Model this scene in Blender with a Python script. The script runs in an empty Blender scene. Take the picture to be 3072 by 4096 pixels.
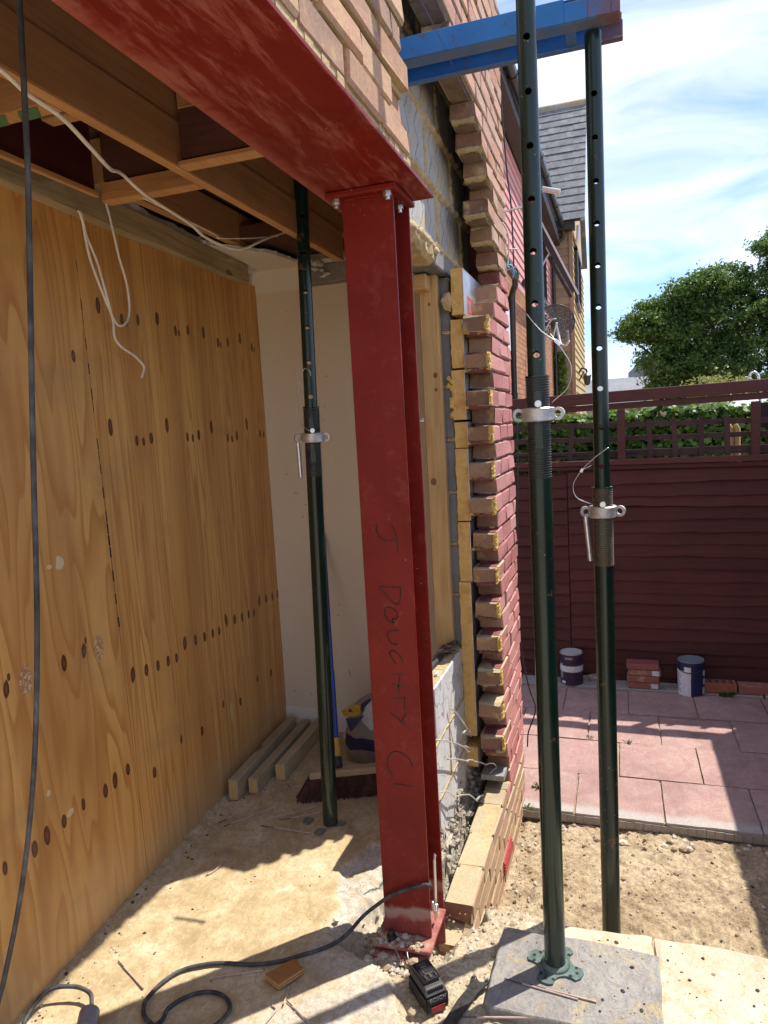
import bpy, bmesh, math, random
import numpy as np
from mathutils import Vector, Matrix, noise
rnd = random.Random(11)
S = bpy.context.scene
COL = S.collection

# ------------------------------------------------------------------ camera
RC = [[0.311873, -0.948473, -0.055983], [-0.126265, 0.017026, -0.99185], [0.941696, 0.3164, -0.114449]]
cam = bpy.data.cameras.new('camera'); camo = bpy.data.objects.new('camera', cam); COL.objects.link(camo)
r_, d_, f_ = [Vector(v) for v in RC]
mw = Matrix((( r_.x, -d_.x, -f_.x, 0.0), (r_.y, -d_.y, -f_.y, -0.5025), (r_.z, -d_.z, -f_.z, 1.575), (0, 0, 0, 1)))
camo.matrix_world = mw
cam.sensor_fit = 'HORIZONTAL'; cam.sensor_width = 36.0; cam.lens = 36.0 * 710 / 768
cam.clip_start = 0.05; cam.clip_end = 600
S.camera = camo
S.render.resolution_x, S.render.resolution_y = 768, 1024

# ------------------------------------------------------------------ light
SUN_EL, SUN_AZ = math.radians(60), math.radians(-45)      # sun stands ahead and to the right of the camera
sv = Vector((math.cos(SUN_EL) * math.cos(SUN_AZ), math.cos(SUN_EL) * math.sin(SUN_AZ), math.sin(SUN_EL)))
sun = bpy.data.lights.new('sun', 'SUN'); sun.energy = 2.2; sun.angle = math.radians(0.53); sun.color = (1.0, 0.94, 0.84)
suno = bpy.data.objects.new('sun', sun); COL.objects.link(suno)
suno.rotation_euler = sv.to_track_quat('Z', 'Y').to_euler(); suno.location = sv * 30
W = bpy.data.worlds.new('World'); S.world = W; W.use_nodes = True
wn = W.node_tree; wn.nodes.clear()
def wnode(t, **k):
    n = wn.nodes.new(t)
    for a, b in k.items(): setattr(n, a, b)
    return n
sky = wnode('ShaderNodeTexSky', sky_type='NISHITA'); sky.sun_disc = False
sky.sun_elevation = SUN_EL; sky.sun_rotation = math.radians(90) - SUN_AZ
sky.air_density = 1.0; sky.dust_density = 0.25; sky.ozone_density = 1.6
tc = wnode('ShaderNodeTexCoord'); mp = wnode('ShaderNodeMapping'); mp.inputs['Scale'].default_value = (1.0, 1.0, 3.2)
mp.inputs['Location'].default_value = (0.9, 0.3, 0.35)
n1 = wnode('ShaderNodeTexNoise'); n1.inputs['Scale'].default_value = 4.2; n1.inputs['Detail'].default_value = 5; n1.inputs['Roughness'].default_value = 0.5
n1.inputs['Distortion'].default_value = 0.6
rp = wnode('ShaderNodeValToRGB'); rp.color_ramp.elements[0].position = 0.38; rp.color_ramp.elements[1].position = 0.68
rp.color_ramp.elements[0].color = (0.05, 0.05, 0.05, 1); rp.color_ramp.elements[1].color = (1, 1, 1, 1)
mx = wnode('ShaderNodeMix', data_type='RGBA'); mx.inputs['B'].default_value = (2.75, 2.85, 3.1, 1)
bg = wnode('ShaderNodeBackground'); bg.inputs['Strength'].default_value = 0.15; wo = wnode('ShaderNodeOutputWorld')
L = wn.links.new
L(tc.outputs['Generated'], mp.inputs['Vector']); L(mp.outputs[0], n1.inputs['Vector']); L(n1.outputs['Fac'], rp.inputs[0])
L(rp.outputs[0], mx.inputs['Factor']); tn = wnode('ShaderNodeMix', data_type='RGBA', blend_type='MULTIPLY'); tn.inputs['Factor'].default_value = 1.0; tn.inputs['B'].default_value = (0.32, 0.37, 0.50, 1); L(sky.outputs[0], tn.inputs['A']); L(tn.outputs['Result'], mx.inputs['A']); L(mx.outputs['Result'], bg.inputs['Color']); L(bg.outputs[0], wo.inputs[0])
vs = S.view_settings; vs.view_transform = 'Standard'; vs.look = 'None'; vs.gamma = 1.0; vs.use_curve_mapping = False; vs.exposure = 1.66
S.cycles.max_bounces = 8; S.cycles.diffuse_bounces = 5; S.cycles.use_denoising = True

# ------------------------------------------------------------------ node helper and materials
class G:
    def __init__(s, name):
        s.m = bpy.data.materials.new(name); s.m.use_nodes = True; s.t = s.m.node_tree; s.t.nodes.clear()
        s.out = s.t.nodes.new('ShaderNodeOutputMaterial'); s.b = s.t.nodes.new('ShaderNodeBsdfPrincipled'); s.t.links.new(s.b.outputs[0], s.out.inputs[0])
        s._c = None
    def n(s, t, **k):
        n = s.t.nodes.new(t)
        for a, b in k.items(): setattr(n, a, b)
        return n
    def l(s, a, b): s.t.links.new(a, b)
    def put(s, sock, v):
        if hasattr(v, 'is_linked') or isinstance(v, bpy.types.NodeSocket): s.l(v, sock)
        elif isinstance(v, (tuple, list)): sock.default_value = tuple(v) + ((1,) if len(v) == 3 and len(sock.default_value) == 4 else ())
        else: sock.default_value = v
    def co(s, kind='Object'):
        if s._c is None: s._c = s.n('ShaderNodeTexCoord')
        return s._c.outputs[kind]
    def wpos(s): return s.n('ShaderNodeNewGeometry').outputs['Position']
    def map(s, v, scale=(1, 1, 1), loc=(0, 0, 0), rot=(0, 0, 0)):
        m = s.n('ShaderNodeMapping'); s.l(v, m.inputs[0]); m.inputs['Scale'].default_value = scale; m.inputs['Location'].default_value = loc; m.inputs['Rotation'].default_value = rot
        return m.outputs[0]
    def noise(s, v, sc=5, det=3, ro=0.5, dist=0.0, col=False):
        n = s.n('ShaderNodeTexNoise'); s.l(v, n.inputs['Vector']); n.inputs['Scale'].default_value = sc; n.inputs['Detail'].default_value = det
        n.inputs['Roughness'].default_value = ro; n.inputs['Distortion'].default_value = dist
        return n.outputs['Color' if col else 'Fac']
    def vor(s, v, sc=5, feat='F1', out='Distance'):
        n = s.n('ShaderNodeTexVoronoi', feature=feat); s.l(v, n.inputs['Vector']); n.inputs['Scale'].default_value = sc
        return n.outputs[out]
    def ramp(s, f, st, interp='LINEAR'):
        n = s.n('ShaderNodeValToRGB'); s.put(n.inputs[0], f); e = n.color_ramp; e.interpolation = interp
        while len(e.elements) < len(st): e.elements.new(0.5)
        for el, (p, c) in zip(e.elements, st):
            el.position = p
            el.color = (c, c, c, 1) if not isinstance(c, (tuple, list)) else tuple(c) + (1,)
        return n.outputs[0]
    def mix(s, f, a, b, mode='MIX'):
        n = s.n('ShaderNodeMix', data_type='RGBA', blend_type=mode); s.put(n.inputs['Factor'], f); s.put(n.inputs['A'], a); s.put(n.inputs['B'], b)
        return n.outputs['Result']
    def mth(s, op, a, b=0.0, c=0.0, clamp=False):
        n = s.n('ShaderNodeMath', operation=op, use_clamp=clamp); s.put(n.inputs[0], a); s.put(n.inputs[1], b); s.put(n.inputs[2], c)
        return n.outputs[0]
    def sep(s, v):
        n = s.n('ShaderNodeSeparateXYZ'); s.l(v, n.inputs[0]); return n.outputs
    def comb(s, x, y, z):
        n = s.n('ShaderNodeCombineXYZ'); s.put(n.inputs[0], x); s.put(n.inputs[1], y); s.put(n.inputs[2], z); return n.outputs[0]
    def rand(s): return s.n('ShaderNodeObjectInfo').outputs['Random']
    def hsv(s, c, h=0.5, sa=1.0, v=1.0):
        n = s.n('ShaderNodeHueSaturation'); s.put(n.inputs['Color'], c); s.put(n.inputs['Hue'], h); s.put(n.inputs['Saturation'], sa); s.put(n.inputs['Value'], v); return n.outputs[0]
    def attr(s, name): return s.n('ShaderNodeAttribute', attribute_name=name).outputs['Fac']
    def fin(s, col, rough=0.7, metal=0.0, bump=None, bstr=0.3, bdist=0.01, spec=0.5, alpha=None, trans=0.0):
        s.put(s.b.inputs['Base Color'], col); s.put(s.b.inputs['Roughness'], rough); s.put(s.b.inputs['Metallic'], metal)
        s.b.inputs['Specular IOR Level'].default_value = spec
        if trans: s.b.inputs['Transmission Weight'].default_value = trans
        if bump is not None:
            b = s.n('ShaderNodeBump'); b.inputs['Strength'].default_value = bstr; b.inputs['Distance'].default_value = bdist; s.l(bump, b.inputs['Height']); s.l(b.outputs[0], s.b.inputs['Normal'])
        return s.m

def offs(g, v, k=7.0):       # shifts coordinates per object so that alike pieces do not repeat
    r = g.rand(); a = g.n('ShaderNodeVectorMath', operation='ADD'); g.l(v, a.inputs[0]); g.l(g.comb(g.mth('MULTIPLY', r, k), g.mth('MULTIPLY', r, -k * 1.7), g.mth('MULTIPLY', r, k * 0.6)), a.inputs[1]); return a.outputs[0]

def surf(name, cols, sc=8, rough=0.75, metal=0.0, bsc=90, bstr=0.35, bdist=0.004, var=0.0, stretch=(1, 1, 1), spec=0.4, dist=0.3, det=5, speck=None, speck_sc=120, speck_t=0.12, per=True, ov=0.35):
    g = G(name); v = g.co(); v = offs(g, v) if per else v; v = g.map(v, stretch)
    k = len(cols); st = [(0.28 + 0.44 * i / max(1, k - 1), c) for i, c in enumerate(cols)]
    c = g.ramp(g.noise(v, sc, det, 0.6, dist), st)
    fine = g.noise(v, bsc, 4, 0.65)
    c = g.mix(ov, c, g.mix(fine, (0.0, 0.0, 0.0), (1, 1, 1)), 'OVERLAY')
    if speck:
        d = g.vor(v, speck_sc); c = g.mix(g.ramp(d, [(0, 1), (speck_t, 1), (speck_t + 0.06, 0)]), c, speck)
    if var: c = g.hsv(c, g.mth('ADD', 0.5, g.mth('MULTIPLY', g.mth('SUBTRACT', g.rand(), 0.5), var * 0.06)), 1.0, g.mth('ADD', 1.0 - var / 2, g.mth('MULTIPLY', g.rand(), var)))
    rr = g.mth('ADD', rough - 0.1, g.mth('MULTIPLY', fine, 0.2))
    return g.fin(c, rr, metal, fine, bstr, bdist, spec)

def timber(name, light, dark, axis='X', sc=9, rough=0.6, ring=0.55, var=0.0, bstr=0.15, knots=True):
    g = G(name); v = offs(g, g.co(), 3.0)
    stv = {'X': (0.07, 1, 1), 'Y': (1, 0.07, 1), 'Z': (1, 1, 0.07)}[axis]
    m = g.map(v, stv); w = g.noise(m, sc, 3, 0.5, 0.6)
    rings = g.mth('FRACT', g.mth('MULTIPLY', w, 9.0)); rings = g.ramp(rings, [(0, 0.15), (0.55, 0.35), (0.85, 1.0), (1.0, 0.2)])
    fib = g.noise(g.map(v, tuple(0.02 if q < 0.5 else 1 for q in stv)), 190, 3, 0.6)
    c = g.mix(g.mth('MULTIPLY', rings, ring), light, dark); c = g.mix(0.3, c, g.mix(fib, (0, 0, 0), (1, 1, 1)), 'OVERLAY')
    st = g.noise(g.co(), 3.5, 4, 0.6); c = g.mix(g.ramp(st, [(0.45, 0), (0.75, 0.35)]), c, tuple(q * 0.55 for q in dark))
    if knots:
        kd = g.vor(g.map(v, tuple(q * 2.3 if q > 0.5 else 0.9 for q in stv)), 3.0); c = g.mix(g.ramp(kd, [(0, 0.85), (0.09, 0.7), (0.13, 0)]), c, tuple(q * 0.35 for q in dark))
    if var: c = g.hsv(c, 0.5, 1.0, g.mth('ADD', 1.0 - var / 2, g.mth('MULTIPLY', g.rand(), var)))
    return g.fin(c, rough, 0, g.mth('ADD', fib, rings), bstr, 0.002, 0.35)

def plain(name, c, rough=0.5, metal=0.0, spec=0.5, var=0.15, sc=40):
    g = G(name); f = g.noise(g.co(), sc, 3, 0.6); a = tuple(q * (1 - var) for q in c); b = tuple(min(1, q * (1 + var)) for q in c)
    return g.fin(g.ramp(f, [(0.3, a), (0.7, b)]), g.mth('ADD', rough - 0.06, g.mth('MULTIPLY', f, 0.12)), metal, f, 0.08, 0.002, spec)

def m_primer(beam=False):      # red oxide primed steel: scuffs, dust marks, pale nicks
    g = G('beam_primer' if beam else 'red_primer'); v = g.co()
    c = g.ramp(g.noise(v, 5, 4, 0.6), [(0.3, (0.155, 0.010, 0.006)), (0.7, (0.212, 0.016, 0.009))])
    sw = g.noise(g.map(v, (1.6, 9, 9), rot=(0, 0, 0.35)), 2.6, 6, 0.75, 0.35); c = g.mix(g.ramp(sw, [(0.50, 0), (0.64, 0.62), (0.85, 0.3)] if beam else [(0.57, 0), (0.70, 0.35), (0.8, 0.15)]), c, (0.40, 0.14, 0.11) if beam else (0.33, 0.09, 0.07))
    sp = g.vor(v, 27); big = g.noise(v, 3.2, 2); c = g.mix(g.mth('MULTIPLY', g.ramp(sp, [(0, 1), (0.04, 0.7), (0.07, 0)]), g.ramp(big, [(0.52, 0), (0.66, 1)])), c, (0.5, 0.33, 0.27)); du_ = g.noise(v, 11, 6, 0.75, 0.5); c = g.mix(g.ramp(du_, [(0.55, 0), (0.72, 0.32)]), c, (0.30, 0.10, 0.07)); c = g.mix(g.ramp(g.noise(v, 6, 5, 0.7), [(0.62, 0), (0.72, 0.5)]), c, (0.10, 0.012, 0.010))
    sc = g.noise(g.map(v, (2.0, 30, 30) if beam else (30, 30, 2.0)), 5, 5, 0.8); c = g.mix(g.ramp(sc, [(0.68, 0), (0.74, 0.5)]), c, (0.38, 0.13, 0.10))
    if beam:
        Yb = g.sep(v)[1]; ed = g.mth('ADD', Yb, g.mth('MULTIPLY', g.mth('SUBTRACT', g.noise(g.map(v, (3, 1, 1)), 9, 5, 0.7), 0.5), 0.06)); c = g.mix(g.ramp(ed, [(0.255, 0), (0.285, 0.6)]), c, (0.40, 0.12, 0.09))
    z = g.sep(g.wpos())[2]; e = g.mth('ADD', z, g.mth('MULTIPLY', g.mth('SUBTRACT', g.noise(v, 18, 4), 0.5), 0.07))
    c = g.mix(g.ramp(e, [(0.048, 0), (0.062, 0.75), (0.082, 0.8), (0.1, 0)]), c, (0.42, 0.30, 0.24))
    c = g.mix(g.ramp(e, [(0.0, 0.45), (0.07, 0.3), (0.09, 0)]), c, (0.40, 0.12, 0.10))
    return g.fin(c, g.ramp(sw, [(0.4, 0.42), (0.7, 0.62)]), 0, g.noise(v, 120, 3), 0.06, 0.002, 0.22)

def m_green():
    g = G('green_prop_paint'); v = offs(g, g.co()); c = g.ramp(g.noise(v, 6, 4), [(0.3, (0.0025, 0.013, 0.0085)), (0.7, (0.005, 0.022, 0.0145))])
    sp = g.vor(v, 55); n = g.noise(v, 4, 3); c = g.mix(g.mth('MULTIPLY', g.ramp(sp, [(0, 1), (0.06, 0.7), (0.10, 0)]), g.ramp(n, [(0.50, 0), (0.64, 1)])), c, (0.4, 0.4, 0.34)); cs = g.noise(v, 24, 5, 0.7, 0.5); c = g.mix(g.ramp(cs, [(0.68, 0), (0.73, 0.5)]), c, (0.12, 0.115, 0.09)); c = g.mix(g.ramp(g.noise(v, 14, 4, 0.7), [(0.66, 0), (0.7, 0.7)]), c, (0.13, 0.06, 0.03))
    sc = g.noise(g.map(v, (26, 26, 1.6)), 4, 5, 0.8); c = g.mix(g.ramp(sc, [(0.66, 0), (0.74, 0.45)]), c, (0.09, 0.13, 0.105))
    z = g.sep(g.wpos())[2]; c = g.mix(g.ramp(g.mth('ADD', z, g.mth('MULTIPLY', n, 0.25)), [(0.1, 0.5), (0.36, 0.0)]), c, (0.06, 0.07, 0.055))
    return g.fin(c, g.ramp(n, [(0.35, 0.16), (0.7, 0.32)]), 0, sc, 0.03, 0.002, 0.5)

def m_blue():
    g = G('blue_beam_paint'); v = g.co(); n = g.noise(v, 26, 7, 0.8, 0.3)
    c = g.ramp(g.noise(v, 5, 3), [(0.3, (0.012, 0.12, 0.38)), (0.7, (0.025, 0.19, 0.52))])
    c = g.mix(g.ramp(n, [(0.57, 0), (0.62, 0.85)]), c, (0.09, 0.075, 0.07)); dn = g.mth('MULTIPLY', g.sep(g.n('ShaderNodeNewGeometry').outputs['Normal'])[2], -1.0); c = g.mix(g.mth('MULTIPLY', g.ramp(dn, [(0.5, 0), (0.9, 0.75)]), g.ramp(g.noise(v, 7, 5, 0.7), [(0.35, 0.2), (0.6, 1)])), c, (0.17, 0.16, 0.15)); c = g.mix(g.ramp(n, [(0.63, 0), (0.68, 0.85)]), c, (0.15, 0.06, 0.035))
    y = g.sep(g.wpos())[1]; e = g.mth('ADD', y, g.mth('MULTIPLY', g.mth('SUBTRACT', n, 0.5), 0.5))
    c = g.mix(g.ramp(g.mth('MULTIPLY', e, -1), [(0.43, 0), (0.50, 0.85)]), c, (0.16, 0.075, 0.06))
    return g.fin(c, 0.5, 0, n, 0.25, 0.003, 0.45)

def m_ply():
    g = G('plywood_face'); p = g.wpos(); X, Y, Z = g.sep(p)
    lft = g.mth('LESS_THAN', X, g.mth('SUBTRACT', 1.9995, g.mth('MULTIPLY', Z, 0.0235))); wob = g.noise(g.comb(g.mth('MULTIPLY', X, g.mth('SUBTRACT', 9.5, g.mth('MULTIPLY', lft, 4.5))), g.mth('MULTIPLY', lft, 3.7), g.mth('MULTIPLY', Z, g.mth('ADD', 0.28, g.mth('MULTIPLY', lft, 0.34)))), 1.0, 2, 0.5)
    field = g.mth('MULTIPLY', wob, 3.4)
    kcol = None
    # rotary cut veneer: knots repeat along each row; (phase in period, height, width, length)
    km = None; halo = None
    sets = [(2.027, 0.355, 1, [(0.0, 0.764, 0.012, 0.026), (0.231, 0.750, 0.011, 0.021), (0.442, 0.741, 0.010, 0.020), (0.637, 0.736, 0.010, 0.019), (0.803, 0.728, 0.009, 0.018),
              (0.034, 1.637, 0.011, 0.027), (0.448, 1.587, 0.009, 0.018), (0.566, 1.582, 0.008, 0.015), (0.71, 1.594, 0.011, 0.020), (0.031, 2.045, 0.011, 0.024), (0.389, 2.014, 0.010, 0.020), (0.665, 2.027, 0.009, 0.019), (0.46, 2.006, 0.006, 0.012), (0.2, 0.36, 0.010, 0.019), (0.75, 0.40, 0.008, 0.016)]),
            (1.463, 0.326, -1, [(0.0, 0.924, 0.010, 0.022), (0.712, 0.917, 0.011, 0.024), (0.04, 0.952, 0.005, 0.010), (0.258, 0.44, 0.012, 0.026), (0.485, 0.443, 0.010, 0.020), (0.761, 0.447, 0.008, 0.018), (0.098, 0.431, 0.011, 0.023), (0.30, 1.86, 0.009, 0.018)])]
    right = g.mth('GREATER_THAN', X, g.mth('SUBTRACT', 1.9995, g.mth('MULTIPLY', Z, 0.0235)))
    for xs0, per, side, rows in sets:
        off = g.mth('MULTIPLY', g.mth('SUBTRACT', 1.0, right) if side > 0 else right, 400.0)
        q = g.mth('DIVIDE', g.mth('SUBTRACT', X, xs0), per); fx = g.mth('FRACT', q); jz = g.mth('MULTIPLY', g.mth('SINE', g.mth('MULTIPLY', g.mth('FLOOR', q), 2.4)), 0.007)
        for ph, z0, ka, kb in rows:
            dx = g.mth('SUBTRACT', fx, ph); dx = g.mth('SUBTRACT', dx, g.mth('ROUND', dx)); dx = g.mth('DIVIDE', g.mth('MULTIPLY', dx, per), ka * 1.12)
            dz = g.mth('DIVIDE', g.mth('SUBTRACT', g.mth('SUBTRACT', Z, z0), jz), kb * 1.12)
            d2 = g.mth('ADD', off, g.mth('ADD', g.mth('MULTIPLY', dx, dx), g.mth('MULTIPLY', dz, dz)))
            km = d2 if km is None else g.mth('MINIMUM', km, d2)
            h = g.mth('DIVIDE', 1.0, g.mth('ADD', 1.0, g.mth('MULTIPLY', g.mth('ADD', off, g.mth('ADD', g.mth('MULTIPLY', dx, dx), g.mth('MULTIPLY', g.mth('MULTIPLY', dz, dz), 0.05))), 0.22)))
            halo = h if halo is None else g.mth('MAXIMUM', halo, h)
    field = g.mth('ADD', field, g.mth('MULTIPLY', halo, 0.20))
    fr = g.mth('FRACT', g.mth('MULTIPLY', field, 3.6)); ring = g.ramp(fr, [(0, 0.1), (0.5, 0.25), (0.84, 0.9), (0.92, 1.0), (1.0, 0.1)])
    broad = g.noise(g.comb(g.mth('MULTIPLY', X, 7.5), 0.0, g.mth('MULTIPLY', Z, 0.5)), 1.0, 3, 0.55)
    fib = g.noise(g.comb(g.mth('MULTIPLY', X, 240.0), 0.0, g.mth('MULTIPLY', Z, 6.0)), 1.0, 3, 0.6)
    c = g.mix(ring, (0.72, 0.41, 0.125), (0.49, 0.215, 0.052))
    c = g.mix(g.ramp(broad, [(0.35, 0), (0.7, 0.75)]), c, (0.44, 0.195, 0.055))
    c = g.mix(0.22, c, g.mix(fib, (0, 0, 0), (1, 1, 1)), 'OVERLAY')
    c = g.mix(g.ramp(g.mth('MULTIPLY', km, g.mth('ADD', 0.7, g.mth('MULTIPLY', g.noise(p, 45, 3), 0.6))), [(0.0, 0.80), (0.4, 0.95), (0.9, 0.95), (1.3, 0.5), (2.2, 0.0)]), c, (0.075, 0.018, 0.007)); c = g.mix(g.ramp(km, [(1.5, 0), (2.4, 0.3), (5.0, 0.0)]), c, (0.62, 0.30, 0.10))
    fk = g.noise(g.comb(g.mth('MULTIPLY', X, 60.0), 3.0, g.mth('MULTIPLY', Z, 5.0)), 1.0, 4, 0.7); c = g.mix(g.mth('MULTIPLY', g.ramp(fk, [(0.66, 0), (0.71, 0.75)]), g.ramp(g.noise(g.map(p, (1, 1, 0.6)), 3.0, 2), [(0.45, 0), (0.58, 1)])), c, (0.20, 0.07, 0.02))
    # dust low down, grey handling smears, white filler dabs
    du = g.noise(p, 6, 5, 0.65); zz = g.mth('ADD', Z, g.mth('MULTIPLY', du, 0.4))
    c = g.mix(g.ramp(zz, [(0.2, 0.55), (0.5, 0.0)]), c, (0.50, 0.36, 0.20))
    c = g.mix(g.ramp(g.noise(g.map(p, (1, 1, 2.4)), 2.3, 4, 0.6), [(0.56, 0), (0.72, 0.3)]), c, (0.30, 0.20, 0.10))
    for x0, z0, a, b in ((1.723, 1.226, 0.022, 0.026), (1.677, 1.222, 0.014, 0.008), (2.716, 0.344, 0.010, 0.05), (1.572, 0.559, 0.010, 0.011), (1.65, 0.455, 0.018, 0.013)):
        dx = g.mth('DIVIDE', g.mth('SUBTRACT', X, x0), a); dz = g.mth('DIVIDE', g.mth('SUBTRACT', Z, z0), b)
        d = g.mth('ADD', g.mth('ADD', g.mth('MULTIPLY', dx, dx), g.mth('MULTIPLY', dz, dz)), g.mth('MULTIPLY', g.mth('SUBTRACT', g.noise(p, 60, 3), 0.5), 1.4))
        c = g.mix(g.ramp(d, [(0.55, 0.85), (0.9, 0.0)]), c, (0.66, 0.53, 0.33))
    for x0, z0 in ((1.862, 0.913), (1.535, 0.922)):
        dx = g.mth('DIVIDE', g.mth('SUBTRACT', X, x0), 0.028); dz = g.mth('DIVIDE', g.mth('SUBTRACT', Z, z0), 0.05)
        d = g.mth('ADD', g.mth('MULTIPLY', dx, dx), g.mth('MULTIPLY', dz, dz)); t = g.noise(p, 90, 4, 0.7, 1.0)
        c = g.mix(g.mth('MULTIPLY', g.ramp(d, [(0.5, 1), (1.0, 0)]), g.ramp(t, [(0.45, 0.55), (0.55, 0.95)])), c, g.mix(g.ramp(t, [(0.5, 0), (0.56, 1)]), (0.30, 0.13, 0.05), (0.66, 0.52, 0.34)))
    return g.fin(c, 0.52, 0, g.mth('ADD', g.mth('MULTIPLY', ring, 0.4), fib), 0.10, 0.0015, 0.4)

def m_floor():
    g = G('dusty_floor'); p = g.wpos(); a = g.attr('rough'); b = g.attr('sand')
    n1 = g.noise(p, 7, 6, 0.65, 0.6); n2 = g.noise(p, 42, 5, 0.7, 0.9); n3 = g.noise(g.map(p, (1, 1, 1), rot=(0, 0, 0.6)), 150, 3, 0.6)
    c = g.ramp(n1, [(0.3, (0.35, 0.255, 0.135)), (0.5, (0.50, 0.395, 0.23)), (0.68, (0.62, 0.53, 0.36))])
    c = g.mix(g.ramp(n2, [(0.42, 0.55), (0.55, 0)]), c, (0.35, 0.255, 0.14))
    c = g.mix(g.ramp(g.noise(g.map(p, (9, 38, 9), rot=(0, 0, 0.7)), 3, 4, 0.65, 1.2), [(0.58, 0), (0.68, 0.6)]), c, (0.66, 0.57, 0.41))
    cr = g.ramp(n2, [(0.3, (0.34, 0.30, 0.24)), (0.5, (0.50, 0.46, 0.39)), (0.7, (0.62, 0.59, 0.52))])
    cr = g.mix(g.ramp(g.noise(p, 16, 4, 0.6), [(0.54, 0), (0.66, 0.7)]), cr, (0.42, 0.30, 0.15))
    cr = g.mix(g.ramp(n3, [(0.36, 0.6), (0.46, 0)]), cr, (0.24, 0.2, 0.15))
    cs = g.ramp(g.noise(p, 85, 5, 0.75), [(0.3, (0.22, 0.165, 0.10)), (0.5, (0.43, 0.355, 0.24)), (0.7, (0.62, 0.55, 0.42))])
    c = g.mix(a, c, cr); c = g.mix(b, c, cs)
    bump = g.mth('ADD', g.mth('MULTIPLY', n2, 0.8), n3)
    return g.fin(c, 0.9, 0, bump, 0.35, 0.005, 0.2)

def m_dirt():
    g = G('dry_dirt'); p = g.wpos(); n1 = g.noise(p, 4, 6, 0.7, 0.6); n2 = g.noise(p, 45, 5, 0.7)
    c = g.ramp(n1, [(0.3, (0.30, 0.22, 0.135)), (0.5, (0.42, 0.325, 0.21)), (0.7, (0.52, 0.425, 0.29))])
    c = g.mix(0.6, c, g.ramp(n2, [(0.25, (0.05, 0.05, 0.05)), (0.75, (0.95, 0.95, 0.95))]), 'OVERLAY')
    return g.fin(c, 0.95, 0, g.mth('ADD', n2, g.noise(p, 130, 3, 0.7)), 0.7, 0.012, 0.15)

def m_block(name, cols, line, zig=True, marks=False):
    g = G(name); v = offs(g, g.co(), 3) ; o = g.co(); X, Y, Z = g.sep(o)
    c = g.ramp(g.noise(v, 9, 5, 0.65), [(0.3, cols[0]), (0.7, cols[1])]); f = g.noise(v, 150, 3, 0.7); c = g.mix(0.35, c, g.mix(f, (0, 0, 0), (1, 1, 1)), 'OVERLAY')
    if zig:
        tri = g.mth('PINGPONG', g.mth('ADD', Z, g.mth('MULTIPLY', g.noise(o, 11, 2), 0.04)), 0.055)
        w = g.mth('FRACT', g.mth('DIVIDE', g.mth('ADD', X, g.mth('MULTIPLY', tri, 0.9)), 0.12)); c = g.mix(g.ramp(w, [(0, 0.85), (0.05, 0.7), (0.09, 0), (0.42, 0), (0.45, 0.4), (0.48, 0)]), c, line)
    if marks:
        d = g.vor(g.map(v, (1.3, 1, 1)), 20, 'DISTANCE_TO_EDGE'); m = g.noise(v, 22, 2); c = g.mix(g.mth('MULTIPLY', g.ramp(d, [(0, 0.9), (0.03, 0.7), (0.055, 0)]), g.ramp(m, [(0.5, 0), (0.56, 0.7)])), c, line)
    s2 = g.noise(o, 7, 4); c = g.mix(g.ramp(s2, [(0.58, 0), (0.72, 0.7)]), c, (0.52, 0.38, 0.2))
    return g.fin(c, 0.9, 0, f, 0.3, 0.004, 0.2)

def m_brick(name, cols, var=0.35, speck=True, tan=0.3):
    g = G(name); v = offs(g, g.co(), 9); r = g.rand()
    c = g.ramp(g.mth('ADD', g.mth('MULTIPLY', r, 0.6), g.mth('MULTIPLY', g.noise(v, 9, 4, 0.6), 0.4)), [(i / (len(cols) - 1) * 0.7 + 0.15, q) for i, q in enumerate(cols)])
    f = g.noise(v, 110, 4, 0.7); c = g.mix(0.4, c, g.mix(f, (0, 0, 0), (1, 1, 1)), 'OVERLAY')
    if speck: c = g.mix(g.ramp(g.noise(v, 70, 3, 0.8), [(0.66, 0), (0.72, 0.8)]), c, (0.05, 0.03, 0.03))
    if tan: c = g.mix(g.ramp(g.noise(v, 13, 4, 0.6), [(0.55, 0), (0.7, tan * 2)]), c, (0.52, 0.39, 0.2))
    return g.fin(c, 0.88, 0, g.mth('ADD', f, g.noise(v, 30, 3)), 0.4, 0.004, 0.2)

def m_stone(name, cols, dust, vein, band=False):
    g = G(name); v = offs(g, g.co(), 5); n1 = g.noise(v, 5, 6, 0.65, 0.8); rf = g.noise(g.map(v, (1, 1.6, 1), rot=(0, 0, 0.4)), 7, 7, 0.75, 2.2)
    c = g.ramp(n1, [(0.28, cols[0]), (0.5, cols[1]), (0.72, cols[2])])
    c = g.mix(g.ramp(g.noise(v, 15, 5, 0.7), [(0.52, 0), (0.66, 0.6)]), c, dust); c = g.mix(g.ramp(rf, [(0.46, 0), (0.5, 0.5), (0.54, 0)]), c, vein)
    c = g.mix(g.ramp(g.noise(g.wpos(), 1.7, 5, 0.7), [(0.5, 0), (0.72, 0.4)]), c, tuple(q * 0.62 for q in cols[0])); c = g.mix(g.ramp(g.noise(g.wpos(), 2.6, 5, 0.7), [(0.56, 0), (0.74, 0.45)]), c, dust)
    if band: xb = g.mth('ADD', g.sep(g.wpos())[0], g.mth('MULTIPLY', g.mth('SUBTRACT', g.noise(g.wpos(), 8, 4, 0.6), 0.5), 0.09)); c = g.mix(g.ramp(g.mth('SUBTRACT', xb, 3.0), [(0.50, 0.8), (0.56, 0.0)]), c, (0.42, 0.40, 0.37))
    f = g.noise(v, 110, 4, 0.75); c = g.mix(0.4, c, g.mix(f, (0, 0, 0), (1, 1, 1)), 'OVERLAY')
    return g.fin(c, 0.85, 0, g.mth('ADD', g.mth('MULTIPLY', rf, 2.0), f), 0.35, 0.006, 0.25)

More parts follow.
